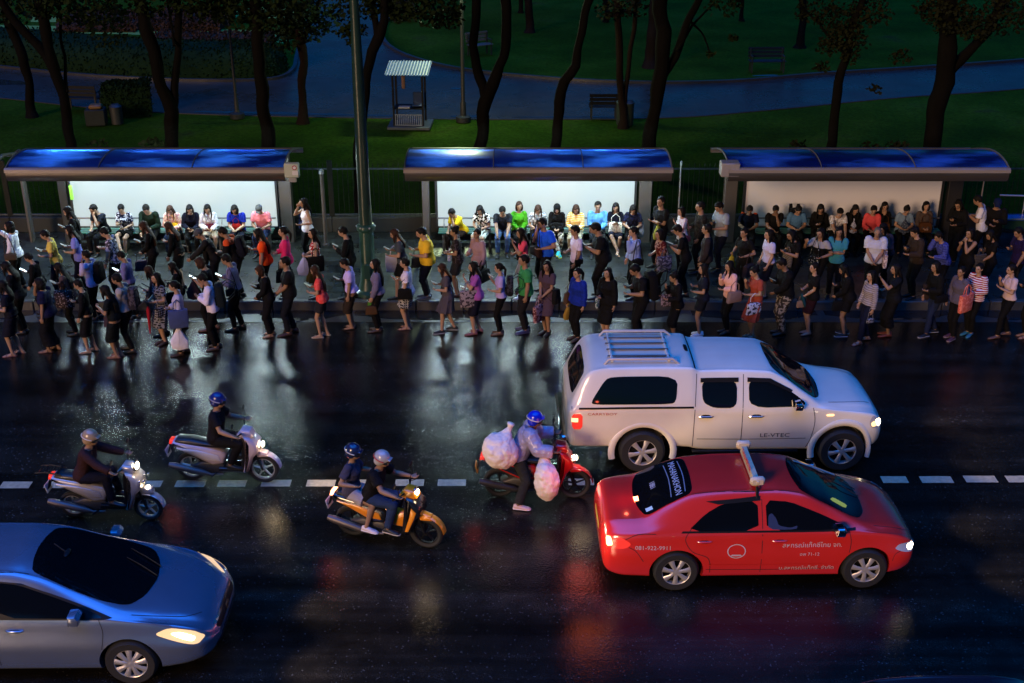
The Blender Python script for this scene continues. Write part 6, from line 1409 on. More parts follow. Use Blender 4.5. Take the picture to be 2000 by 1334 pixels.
def place_car(name, label, cat, near_rear_px, near_front_px, wb, half):
    a, b = G(*near_rear_px), G(*near_front_px); d = (b - a); rz = math.atan2(d.y, d.x); n = Vector((-math.sin(rz), math.cos(rz), 0))
    print('PLACE', name, 'wheelbase seen', round(d.length, 2), 'want', wb, 'yaw', round(math.degrees(rz), 1))
    c = a + n * half; mid = (a + b) / 2; c = mid - Vector((math.cos(rz), math.sin(rz), 0)) * wb / 2 + n * half; c.z = 0
    return EMPTY(name, c, rz, label, cat)
def side_mirror(parent, x, y, z, s_, m, mm):
    mb = MB(); mb.slab([(-.07, -.06), (.05, -.065), (.07, .02), (.03, .07), (-.06, .065)], -.10, .10, .03); o = OBJ('wing_mirror', mb, m, parent, loc=(x, y + s_ * .09, z), rot=(0, 0, 0))
    mb = MB(); mb.tube([(x + .02, y - s_ * .02, z - .05), (x, y + s_ * .05, z - .04)], [.025, .02], 8); OBJ('mirror_arm', mb, mm, parent)
def sedan(name, label, cat, near, ST, col, V):
    e = place_car(name, label, cat, near[0], near[1], V['wb'], .78)
    me, bvh = car_body(ST, [(0, V['ar'], .315, 0), (V['wb'], V['ar'], .315, 0)]); me.materials.clear()
    o = OBJ('body', me, [col, MATS['wheel_well']], e, auto=32)
    for nm, view, poly in V['glass']: OBJ(nm, patch(bvh, view, poly, .005, .05, 2), M_glass, e, auto=60)
    for s_ in (-1, 1):
        vw = 'R' if s_ < 0 else 'L'
        OBJ('window_trim', patch(bvh, vw, V['dlo_trim'], .003, .06, 0), M_black, e, auto=60)
        for poly in V['dlo']: OBJ('side_window', patch(bvh, vw, poly, .006, .05, 1), M_glass, e, auto=60)
        mb = MB()
        for ln in V['seams']: seam(bvh, vw, ln, .009, .002, mb)
        OBJ('door_gaps', mb, M_seam, e, smooth=False)
        for hx in V['handles']:
            p = proj(bvh, vw, hx, V['hz'], .018); mb = MB(); mb.tube([(p.x - .10, p.y - s_ * .018, p.z), (p.x - .07, p.y, p.z), (p.x + .07, p.y, p.z), (p.x + .10, p.y - s_ * .018, p.z)], [.012, .015, .015, .012], 8); OBJ('door_handle', mb, V.get('hm', col), e)
            mb = patch(bvh, vw, [(hx - .07, V['hz'] - .03), (hx + .07, V['hz'] - .03), (hx + .06, V['hz'] + .02), (hx - .06, V['hz'] + .02)], .003, .05, 2); OBJ('handle_recess', mb, M_black, e, auto=60)
        p = proj(bvh, vw, V['mx'], V['mz'], .02); side_mirror(e, V['mx'], p.y, V['mz'] + .03, s_, V.get('mm', col), M_black)
        for xx in (0, V['wb']): wheel(e, xx, s_ * .76, .315, .20, s_, V['sp'])
        # lamps
        OBJ('headlight', patch(bvh, vw, V['hl_side'], .006, .04, 2), V['hlm'], e, auto=60)
        OBJ('tail_light', patch(bvh, vw, V['tl_side'], .006, .04, 2), M_tail, e, auto=60)
        OBJ('headlight_bulb', patch(bvh, vw, V['hl_core'], .010, .03, 2), M_lampw, e, auto=60)
    mb = MB(); seam(bvh, 'T', V['bonnet'], .009, .002, mb); seam(bvh, 'T', [(x, -y) for x, y in V['bonnet']], .009, .002, mb); OBJ('bonnet_gap', mb, M_seam, e, smooth=False)
    for s_ in (-1, 1): OBJ('roof_channel', seam(bvh, 'T', [(V['roofx'][0], s_ * .515), ((V['roofx'][0] + V['roofx'][1]) / 2, s_ * .54), (V['roofx'][1], s_ * .515)], .012, .002), M_seam, e, smooth=False)
    for s_ in (1,): OBJ('headlight_top', patch(bvh, 'T', [(a_, s_ * b_) for a_, b_ in V['hl_top']], .006, .04, 1), V['hltm'], e, auto=60)
    mb = patch(bvh, 'F', V['grille'], .006, .05, 2); OBJ('grille', mb, M_black, e, auto=60)
    mb = patch(bvh, 'F', V['intake'], .006, .05, 2); OBJ('bumper_intake', mb, M_black, e, auto=60)
    for s_ in (-1, 1):
        mb = MB(); 
        for k in (0,): 
            a = proj(bvh, 'T', V['wip'], s_ * .1 + .12, .02); b = proj(bvh, 'T', V['wip'] - .42, s_ * .1 + .35, .018)
            mb.tube([a, a.lerp(b, .5) + Vector((0, 0, .012)), b], [.008, .007, .005], 5)
        OBJ('wiper', mb, M_black, e)
    mb = MB(); mb.box(((V['wb']) / 2, 0, .22), (V['wb'] + .9, 1.35, .08)); OBJ('underbody', mb, M_black, e, smooth=False)
    return e, bvh, o
TAXI = [(-1.02, .48, .50, .56, .55, .54, .72, .40, .80, .82), (-.98, .30, .62, .72, .55, .68, .80, .52, .94, .965), (-.90, .24, .70, .80, .55, .75, .84, .58, 1.00, 1.035), (-.70, .20, .75, .85, .55, .80, .88, .62, 1.03, 1.065),
        (-.50, .20, .77, .865, .55, .82, .90, .64, 1.05, 1.09), (-.10, .20, .80, .88, .55, .83, .92, .60, 1.25, 1.30), (.24, .20, .80, .88, .55, .83, .92, .565, 1.385, 1.43), (.80, .20, .80, .88, .55, .83, .92, .56, 1.43, 1.475), (1.30, .20, .80, .88, .55, .83, .93, .56, 1.43, 1.48),
        (1.65, .20, .80, .88, .55, .83, .93, .57, 1.385, 1.445), (2.05, .20, .80, .88, .55, .83, .92, .62, 1.20, 1.27), (2.50, .20, .80, .875, .55, .82, .90, .68, .99, 1.03), (2.75, .20, .79, .865, .55, .80, .87, .70, .90, .95), (3.10, .22, .76, .85, .52, .76, .80, .62, .84, .88), (3.35, .24, .66, .79, .50, .70, .70, .55, .75, .79), (3.48, .28, .55, .66, .48, .60, .60, .48, .64, .68), (3.54, .34, .38, .48, .46, .45, .52, .36, .56, .58)]
VT = dict(wb=2.6, ar=.37, sp=7, mm=M_chrome, glass=[('windscreen', 'T', [(1.70, -.505), (2.48, -.63), (2.62, -.40), (2.66, 0), (2.62, .40), (2.48, .63), (1.70, .505), (1.64, .25), (1.62, 0), (1.64, -.25)]), ('rear_window', 'T', [(.22, -.50), (.24, 0), (.22, .50), (-.10, .56), (-.42, .60), (-.51, .35), (-.54, 0), (-.51, -.35), (-.42, -.60), (-.10, -.56)])],
          dlo_trim=[(.04, .94), (2.42, .94), (2.42, .968), (.06, .968)], dlo=[[(.12, .965), (.38, 1.19), (.62, 1.315), (1.08, 1.35), (1.09, .965)], [(1.20, .965), (1.19, 1.35), (1.52, 1.325), (1.86, 1.19), (2.30, .985), (2.28, .965)]],
          seams=[[(1.14, 1.36), (1.145, .9), (1.15, .30)], [(2.32, .96), (2.36, .75), (2.30, .42), (2.26, .30)], [(.18, 1.0), (.10, .85), (.20, .66), (.42, .55), (.46, .30)], [(.40, .36), (1.3, .345), (2.28, .36)], [(-.66, .72), (-.56, .66), (-.46, .50)], [(3.16, .60), (3.04, .56), (3.00, .45)], [(-.95, .66), (-.60, .90), (-.30, .93)]], handles=(.36, 1.38), hz=.815, mx=2.18, mz=.98,
          hl_side=[(3.02, .64), (3.12, .70), (3.42, .68), (3.50, .60), (3.44, .54), (3.2, .58)], hl_core=[(3.28, .66), (3.40, .67), (3.45, .60), (3.38, .57), (3.29, .60)], tl_side=[(-.97, .86), (-.78, .88), (-.62, .78), (-.70, .70), (-.96, .68)], hlm=M_clear, hltm=M_clear, hl_top=[(3.10, .74), (3.30, .70), (3.46, .52), (3.40, .50), (3.22, .62)],
          bonnet=[(2.70, .66), (3.0, .62), (3.3, .56), (3.42, .44)], roofx=(.20, 1.66), grille=[(-.34, .60), (.34, .60), (.30, .66), (-.30, .66)], intake=[(-.50, .30), (.50, .30), (.44, .42), (-.44, .42)], wip=2.66)
M_taxi = paint('raspberry_red_paint', (.62, .024, .018), .26)
tx, tb, tbody = sedan('taxi', 'bright red sedan taxi with a pale roof sign bar, beside the white pickup', 'taxi', ((1316, 1151), (1684, 1146)), TAXI, M_taxi, VT)
M_tw = mat('faded_white_lettering', (.55, .42, .42), .5)
# roof sign bar across the roof
p0 = proj(tb, 'T', 1.08, 0, 0); bar = MB(); bar.slab([(-.046, .0), (.046, .0), (.036, .10), (-.036, .10)], -.50, .50, .02)
sg = OBJ('roof_sign', bar, mat('sign_plastic', (.50, .44, .28), .4, var=.1), tx, loc=(1.08, 0, p0.z + .03))
def flat_text(s, size, parent, loc, rot, m, name='lettering', ext=.002):
    cu = bpy.data.curves.new('t', 'FONT'); cu.body = s; cu.size = size; cu.align_x = 'CENTER'; cu.align_y = 'CENTER'; cu.extrude = ext; cu.resolution_u = 2
    o = bpy.data.objects.new('t', cu); C.objects.link(o); dg = bpy.context.evaluated_depsgraph_get(); me = bpy.data.meshes.new_from_object(o.evaluated_get(dg)); bpy.data.objects.remove(o); me.materials.clear()
    return OBJ(name, me, m, parent, smooth=False, loc=loc, rot=rot)
flat_text('TAXI-METER', .105, sg, (-.046, .05, .05), Matrix(((0, .13, -.99), (-1, 0, 0), (0, .99, .13))).to_euler(), mat('sign_red_text', (.55, .05, .03), .5))
for s_ in (-1, 1):
    mb = MB(); mb.box((0, 0, .045), (.20, .09, .13), bev=.03); mb.box((0, s_ * .03, .045), (.05, .05, .05), bev=.01); OBJ('sign_end', mb, mat('sign_cream', (.58, .48, .34), .4), sg, loc=(0, s_ * .50, 0))
    mb = MB(); a = proj(tb, 'T', 1.08, s_ * .60, .005); b = proj(tb, 'R' if s_ < 0 else 'L', 1.08, 1.36, .005)
    mb.tube([(1.08, s_ * .53, p0.z + .05), a + Vector((0, 0, .01)), b], [(.02, .004)] * 3, 6, side=(1, 0, 0)); OBJ('sign_strap', mb, M_black, tx)
mb = patch(tb, 'R', [(.38, 1.335), (1.12, 1.40), (1.12, 1.345), (.55, 1.30)], .012, .05); OBJ('rain_visor', mb, M_black, tx, auto=60)
text_patch(tb, 'R', '081-922-9911', -.33, .72, .088, M_tw, tx)
text_patch(tb, 'R', 'สหกรณ์แท็กซี่ไทย จก.', 1.83, .74, .095, M_tw, tx, squash=1.0)
text_patch(tb, 'R', 'อพ 71-12', 1.80, .60, .07, M_tw, tx)
text_patch(tb, 'R', 'บ.สหกรณ์แท็กซี่. จำกัด', 1.78, .37, .085, M_tw, tx)
mb = MB(); seam(tb, 'R', [(.80 + .12 * math.cos(a * math.pi / 12), .66 + .105 * math.sin(a * math.pi / 12)) for a in range(25)], .014, .006, mb, sub=1); patch(tb, 'R', [(.72, .585), (.88, .585), (.86, .61), (.74, .61)], .006, .05, 0, mb); OBJ('emblem', mb, M_tw, tx, smooth=False)
mb = MB(); seam(tb, 'R', [(.42, .44), (1.3, .435), (2.2, .44)], .014, .008, mb); OBJ('side_moulding', mb, M_taxi, tx, smooth=False)
# writing on the rear window, read from behind
M_lt = mat('window_lettering', (.42, .47, .55), .5)
text_patch(tb, 'T', 'MAHANAKHON', .04, .0, .125, M_lt, tx, rot=-math.pi / 2, off=.009)
text_patch(tb, 'T', '1881', -.26, .04, .10, M_lt, tx, rot=-math.pi / 2, off=.009)
mb = MB(); seam(tb, 'T', [(-.06, -.44), (-.04, 0), (-.06, .44)], .012, .009, mb); seam(tb, 'T', [(.13, -.42), (.15, 0), (.13, .42)], .012, .009, mb); OBJ('window_stripe', mb, mat('pale_blue_stripe', (.15, .20, .28), .5), tx, smooth=False)
mb = patch(tb, 'T', [(-.40, -.52), (-.31, -.52), (-.32, -.44), (-.41, -.44)], .009, .05); OBJ('sticker', mb, mat('sticker_pale_glow', (.40, .62, .68), .4, emit=(.4, .7, .8), es=.03), tx, smooth=False)  # sticker material given a faint glow, though it is no lamp
mb = patch(tb, 'T', [(-.47, -.20), (-.53, -.20), (-.54, -.08), (-.47, -.08)], .012, .04); OBJ('brake_light', mb, M_brake, tx, smooth=False)
mb = patch(tb, 'R', [(-.96, .84), (-.90, .86), (-.87, .74), (-.95, .70)], .011, .04, 1); OBJ('brake_light', mb, M_brake, tx, auto=60)
mb = patch(tb, 'L', [(-.96, .84), (-.90, .86), (-.87, .74), (-.95, .70)], .011, .04, 1); OBJ('brake_light', mb, M_brake, tx, auto=60)
mb = patch(tb, 'B', [(-.30, .66), (.30, .66), (.30, .79), (-.30, .79)], .006, .06, 1); OBJ('number_plate', mb, mat('plate_yellow', (.55, .42, .08), .4), tx, auto=60)
mb = patch(tb, 'T', [(2.12, -.42), (2.20, -.30), (2.40, -.34), (2.34, -.47)], .009, .05, 1); OBJ('dashboard_card', mb, mat('card_yellow_glow', (.55, .50, .05), .5, emit=(.8, .75, .1), es=.10), tx, smooth=False)  # card brightened by glow put into its yellow
mb = MB(); q = proj(tb, 'T', 1.9, .36, .02); mb.tube([proj(tb, 'T', 1.78, .40, .008), proj(tb, 'T', 2.15, .50, .008), proj(tb, 'T', 2.45, .56, .008)], [(.022, .003)] * 3, 6, side=(0, 1, 0)); OBJ('painted_glass_glint', mb, mat('glint_pale', (.30, .28, .24), .3), tx)  # pale strip paints a glint along the windscreen
# driver seen through the front side window: flat blue shirt patch set on the glass
mb = patch(tb, 'R', [(1.22, .98), (1.22, 1.16), (1.27, 1.19), (1.33, 1.12), (1.36, 1.03), (1.52, 1.00), (1.62, 1.03), (1.60, .98)], .0075, .05, 1); OBJ('driver_patch', mb, mat('driver_blue_shirt', (.012, .025, .07), .8), tx, smooth=False)
glow(tx, (-1.22, -.80, .80), 2.5 * HL, (1.0, .16, .06), .22); glow(tx, (-1.20, .78, .85), 3.2 * HL, (1.0, .13, .09), .12); glow(tx, (-.68, -.14, 1.30), .6 * HL, (1.0, .12, .06), .03)
spot(tx, (3.60, -.62, .62), 60 * HL, (1.0, .78, .5)); spot(tx, (3.60, .62, .62), 60 * HL, (1.0, .78, .5))

warp(tx, 2.85, .72, .965, .55, .945)
# ---- silver car, its tail out of the picture
SIL = [(-.98, .48, .50, .56, .55, .54, .72, .40, .80, .82), (-.90, .24, .70, .80, .55, .75, .84, .58, 1.02, 1.05), (-.30, .20, .78, .87, .55, .82, .92, .64, 1.08, 1.12), (.30, .20, .80, .88, .55, .83, .94, .58, 1.32, 1.37), (.80, .20, .80, .88, .55, .83, .94, .56, 1.38, 1.43), (1.25, .20, .80, .88, .55, .83, .94, .56, 1.375, 1.43),
       (1.60, .20, .80, .88, .55, .83, .93, .585, 1.32, 1.375), (2.1, .20, .80, .88, .55, .83, .91, .65, 1.13, 1.18), (2.62, .20, .80, .88, .55, .82, .88, .72, .95, .99), (2.95, .20, .79, .87, .54, .80, .84, .70, .86, .91), (3.25, .22, .75, .845, .52, .75, .76, .62, .78, .82), (3.48, .24, .64, .77, .50, .68, .66, .54, .68, .72), (3.60, .28, .50, .62, .48, .56, .56, .44, .60, .62), (3.66, .34, .36, .46, .46, .42, .50, .34, .54, .55)]
VS = dict(wb=2.67, ar=.365, sp=9, glass=[('windscreen', 'T', [(1.55, -.50), (2.30, -.63), (2.66, -.60), (2.80, -.36), (2.86, 0), (2.80, .36), (2.66, .60), (2.30, .63), (1.55, .50), (1.49, .25), (1.47, 0), (1.49, -.25)]), ('rear_window', 'T', [(.30, -.50), (.30, .50), (-.25, .58), (-.30, 0), (-.25, -.58)])],
          dlo_trim=[(-.05, .965), (.30, 1.20), (.62, 1.30), (1.1, 1.33), (1.45, 1.30), (1.80, 1.19), (2.25, 1.03), (2.52, .93), (2.40, .92)], dlo=[[(.05, .975), (.34, 1.19), (.62, 1.28), (1.08, 1.31), (1.09, .965)], [(1.18, .965), (1.17, 1.31), (1.42, 1.285), (1.76, 1.18), (2.20, 1.02), (2.40, .945), (2.38, .935)]],
          seams=[[(1.13, 1.33), (1.135, .9), (1.14, .30)], [(2.36, .93), (2.40, .75), (2.34, .42), (2.30, .30)], [(.18, 1.0), (.10, .85), (.20, .66), (.42, .55), (.46, .30)]], handles=(.36, 1.38), hz=.80, mx=2.12, mz=.98,
          hl_side=[(2.98, .72), (3.15, .78), (3.42, .69), (3.55, .58), (3.46, .53), (3.2, .62)], hl_core=[(3.16, .71), (3.28, .705), (3.44, .62), (3.42, .575), (3.28, .635)], tl_side=[(-.94, .86), (-.78, .88), (-.62, .78), (-.70, .70), (-.92, .68)], hlm=M_lampo2, hltm=M_lampo2, hl_top=[(3.10, .81), (3.32, .745), (3.55, .52), (3.50, .49), (3.30, .66)],
          bonnet=[(2.72, .72), (3.0, .66), (3.3, .56), (3.46, .40)], roofx=(.30, 1.52), grille=[(-.42, .50), (.42, .50), (.46, .585), (-.46, .585)], intake=[(-.56, .28), (.56, .28), (.46, .40), (-.46, .40)], wip=2.84)
M_silver = paint('silver_blue_paint', (.23, .28, .37), .25, metal=.65)
sv, sb, sbody = sedan('silver_car', 'silver blue sedan at lower left, cut by left edge, with glowing headlights', 'car', ((-170, 1330), (252, 1327)), SIL, M_silver, VS)
mb = MB(); q = proj(sb, 'T', 1.75, 0, -.02); mb.tube([proj(sb, 'T', 1.62, .10, .01), proj(sb, 'T', 1.78, 0, .012)], [.008, .008], 6); mb.ell(proj(sb, 'T', 1.80, -.01, .014), (.035, .09, .012), nu=12, nv=8); OBJ('rear_view_mirror', mb, M_black, sv)
mb = patch(sb, 'F', [(-.07, .50), (.07, .50), (.07, .57), (-.07, .57)], .012, .05, 1); OBJ('badge', mb, M_chrome, sv, smooth=False)
mb = MB(); seam(sb, 'F', [(-.46, .592), (0, .598), (.46, .592)], .022, .010, mb); OBJ('grille_bar', mb, M_chrome, sv, smooth=False)
for s_ in (-1, 1): spot(sv, (3.68, s_ * .60, .62), 80 * HL, (1.0, .78, .5))

sv.scale = (1.035, 1.035, 1.035)
# ---- white pickup with canopy
PK = [(-1.20, .52, .72, .80, .75, .82, 1.05, .74, 1.13, 1.15), (-1.15, .46, .80, .88, .75, .89, 1.10, .78, 1.22, 1.25), (-1.08, .44, .82, .90, .75, .90, 1.14, .76, 1.38, 1.42), (-.95, .44, .83, .90, .75, .90, 1.16, .745, 1.64, 1.69), (-.82, .44, .84, .905, .75, .90, 1.17, .735, 1.76, 1.82), (-.5, .44, .84, .905, .75, .90, 1.18, .72, 1.80, 1.87), (.2, .44, .84, .905, .75, .90, 1.18, .71, 1.80, 1.88), (.74, .42, .84, .905, .75, .90, 1.18, .71, 1.79, 1.86),
      (.86, .38, .83, .90, .75, .89, 1.15, .69, 1.73, 1.79), (1.3, .36, .83, .90, .75, .89, 1.14, .68, 1.73, 1.80), (1.95, .36, .83, .90, .75, .89, 1.14, .68, 1.70, 1.77), (2.18, .36, .83, .90, .75, .885, 1.13, .70, 1.60, 1.67), (2.55, .36, .83, .90, .75, .88, 1.12, .76, 1.34, 1.40), (2.84, .36, .83, .90, .75, .87, 1.10, .79, 1.16, 1.21), (3.1, .38, .83, .90, .74, .86, 1.06, .76, 1.11, 1.17), (3.5, .40, .82, .895, .72, .85, 1.01, .70, 1.06, 1.12), (3.78, .40, .78, .87, .70, .82, .96, .64, .99, 1.04), (3.93, .42, .68, .79, .66, .74, .86, .58, .89, .93), (4.02, .44, .56, .66, .62, .62, .76, .48, .79, .82), (4.06, .50, .44, .52, .60, .48, .68, .36, .70, .72)]
pk = place_car('pickup_truck', 'white double cab pickup with canopy and roof rack behind the red taxi', 'pickup', (1252, 918), (1636, 915), 3.2, .80)
M_white = paint('warm_white_paint', (.78, .73, .60), .30)
me, pb = car_body(PK, [(0, .46, .37, 0), (3.2, .46, .37, 0)]); me.materials.clear(); OBJ('body', me, [M_white, MATS['wheel_well']], pk, auto=32)
def P_(nm, view, poly, off=.005, m=M_glass, sm=2, par=pk): return OBJ(nm, patch(pb, view, poly, off, .06, sm), m, par, auto=60)
P_('windscreen', 'T', [(2.04, -.60), (2.70, -.73), (2.84, -.55), (2.90, 0), (2.84, .55), (2.70, .73), (2.04, .60), (2.0, 0)])
P_('rear_window', 'B', [(-.60, 1.28), (.60, 1.28), (.63, 1.45), (.58, 1.72), (-.58, 1.72), (-.63, 1.45)])
for s_, vw in ((-1, 'R'), (1, 'L')):
    P_('canopy_window', vw, [(-.86, 1.26), (-.62, 1.66), (-.50, 1.70), (.52, 1.70), (.50, 1.26), (.3, 1.24), (-.7, 1.24)])
    P_('side_window', vw, [(.92, 1.26), (.90, 1.62), (1.46, 1.62), (1.46, 1.16), (1.10, 1.16)]); P_('side_window', vw, [(1.66, 1.16), (1.64, 1.62), (1.98, 1.60), (2.34, 1.40), (2.62, 1.17)])
    P_('rain_visor', vw, [(.88, 1.58), (.88, 1.65), (1.48, 1.65), (1.48, 1.58)], .018, M_black, 0); P_('rain_visor', vw, [(1.62, 1.58), (1.62, 1.65), (1.98, 1.63), (2.34, 1.43), (2.32, 1.39), (1.96, 1.57)], .018, M_black, 0)
    mb = MB()
    for ln in ([(.82, 1.72), (.80, 1.1), (.80, .45)], [(1.56, 1.70), (1.56, 1.1), (1.57, .42)], [(2.68, 1.14), (2.72, .9), (2.68, .60), (2.62, .42)], [(.86, .60), (1.7, .59), (2.6, .60)]): seam(pb, vw, ln, .010, .003, mb)
    OBJ('door_gaps', mb, M_seam, pk, smooth=False)
    mb = MB(); seam(pb, vw, [(-1.14, 1.17), (-.2, 1.18), (.78, 1.18)], .035, .006, mb); OBJ('canopy_seal', mb, M_black, pk, smooth=False)
    for hx in (.98, 1.78):
        P_('handle_recess', vw, [(hx - .10, .98), (hx + .10, .98), (hx + .06, 1.04), (hx - .06, 1.04)], .003, M_black)
        p = proj(pb, vw, hx, 1.005, .022); mb = MB(); mb.tube([(p.x - .12, p.y - s_ * .02, p.z), (p.x - .08, p.y, p.z), (p.x + .08, p.y, p.z), (p.x + .12, p.y - s_ * .02, p.z)], [.010, .016, .016, .010], 8); OBJ('door_handle', mb, M_chrome, pk)
    for xx in (0, 3.2):
        wheel(pk, xx, s_ * .80, .37, .25, s_, 6, .62)
        mb = MB(); rr = .50; pts = [(xx + rr * math.cos(a), s_ * .885, .37 + rr * math.sin(a)) for a in [R(-14 + 208 * k / 22) for k in range(23)]]
        mb.tube(pts, [(.030, .055)] * 23, 10, side=(0, 1, 0)); OBJ('fender_flare', mb, M_white, pk)
    p = proj(pb, vw, 2.42, 1.22, .02); side_mirror(pk, 2.42, p.y, 1.24, s_, M_chrome, M_black)
    P_('headlight', vw, [(3.66, .86), (3.72, .97), (3.90, .93), (3.97, .80), (3.88, .74), (3.70, .78)], .006, M_clear); P_('headlight_bulb', vw, [(3.80, .90), (3.92, .88), (3.96, .79), (3.86, .77)], .012, M_lampw); P_('corner_lamp', vw, [(3.70, .85), (3.78, .88), (3.82, .79), (3.72, .79)], .012, M_lampo)
    P_('tail_light', vw, [(-1.14, 1.08), (-.97, 1.08), (-.97, .80), (-1.13, .80)], .006, M_tail, 1); P_('reverse_lamp', vw, [(-1.14, 1.0), (-1.04, 1.0), (-1.04, .93), (-1.14, .93)], .011, M_lampo, 0)
    P_('indicator', vw, [(2.90, .99), (3.02, .99), (3.02, 1.02), (2.90, 1.02)], .01, M_lampo, 1)
mb = MB(); mb.box((-1.25, 0, .58), (.14, 1.66, .10), bev=.03); OBJ('rear_bumper', mb, M_chrome, pk)
mb = patch(pb, 'F', [(-.48, .66), (.48, .66), (.44, .80), (-.44, .80)], .008, .05, 1); OBJ('grille', mb, M_black, pk, auto=60)
mb = MB(); mb.box((1.6, 0, .40), (3.6, 1.3, .14)); OBJ('underbody', mb, M_black, pk, smooth=False)
for s_ in (-1, 1):
    mb = MB(); mb.box((1.65, s_ * .84, .36), (1.7, .10, .05), bev=.015); OBJ('side_step', mb, M_black, pk)
    mb = MB(); zz = 1.86; mb.tube([(-.62, s_ * .56, zz - .02), (-.55, s_ * .56, zz + .07), (.45, s_ * .56, zz + .07), (.56, s_ * .56, zz - .02)], [.018, .026, .026, .018], 10); OBJ('roof_rail', mb, mat('rail_cream', (.50, .44, .40), .35), pk)
for k in range(4):
    mb = MB(); yy = -.36 + .24 * k; mb.box((-.06, yy, 1.905 - abs(yy) * .03), (1.0, .035, .02), bev=.006); OBJ('rack_slat', mb, mat('slat_brown', (.10, .09, .085), .5), pk)
for xx in (-.50, .40):
    mb = MB(); mb.box((xx, 0, 1.89), (.04, 1.12, .03), bev=.008); OBJ('rack_crossbar', mb, M_white, pk)
P_('roof_vent', 'T', [(.70, -.12), (.76, -.12), (.76, .14), (.70, .14)], .008, M_black, 1)
mb = MB()
for yy in (-.50, -.17, .17, .50): seam(pb, 'T', [(.95, yy), (1.5, yy), (1.95, yy)], .014, .003, mb)
OBJ('roof_ribs', mb, M_white, pk, smooth=False)
mb = MB(); seam(pb, 'T', [(2.95, .70), (3.4, .60), (3.75, .50)], .01, .003, mb); seam(pb, 'T', [(2.95, -.70), (3.4, -.60), (3.75, -.50)], .01, .003, mb); seam(pb, 'T', [(.80, -.66), (.80, 0), (.80, .66)], .03, .002, mb); OBJ('bonnet_gap', mb, M_seam, pk, smooth=False)
text_patch(pb, 'R', 'LE-VTEC', 2.10, .66, .10, mat('decal_black', (.02, .02, .02), .5), pk, squash=1.3)
text_patch(pb, 'R', 'CARRYBOY', -.66, 1.07, .065, mat('decal_red', (.45, .05, .02), .5), pk, squash=1.4)
for s_ in (-1, 1): spot(pk, (4.10, s_ * .66, .85), 60 * HL, (1.0, .80, .55))
warp(pk, 3.45, .72, .965, 1.0, .93)
# dark car roof at the bottom right corner
q = G(1860, 1352, 0)
e = EMPTY('dark_car', (3.75, 10.17, 0), 0, 'dark car whose roof just shows at bottom right corner', 'car')
DK = [(a[0],) + tuple(a[1:]) for a in TAXI]
me, db = car_body(DK, []); me.materials.clear(); OBJ('body', me, paint('near_black_paint', (.012, .013, .02), .2), e)
OBJ('windscreen', patch(db, 'T', VT['glass'][0][2], .005, .06, 2), M_glass, e); OBJ('rear_window', patch(db, 'T', VT['glass'][1][2], .005, .06, 2), M_glass, e)
for s_ in (-1, 1):
    for poly in VT['dlo']: OBJ('side_window', patch(db, 'R' if s_ < 0 else 'L', poly, .006, .06, 1), M_glass, e)
    for xx in (0, 2.6): wheel(e, xx, s_ * .78, .315, .2, s_)

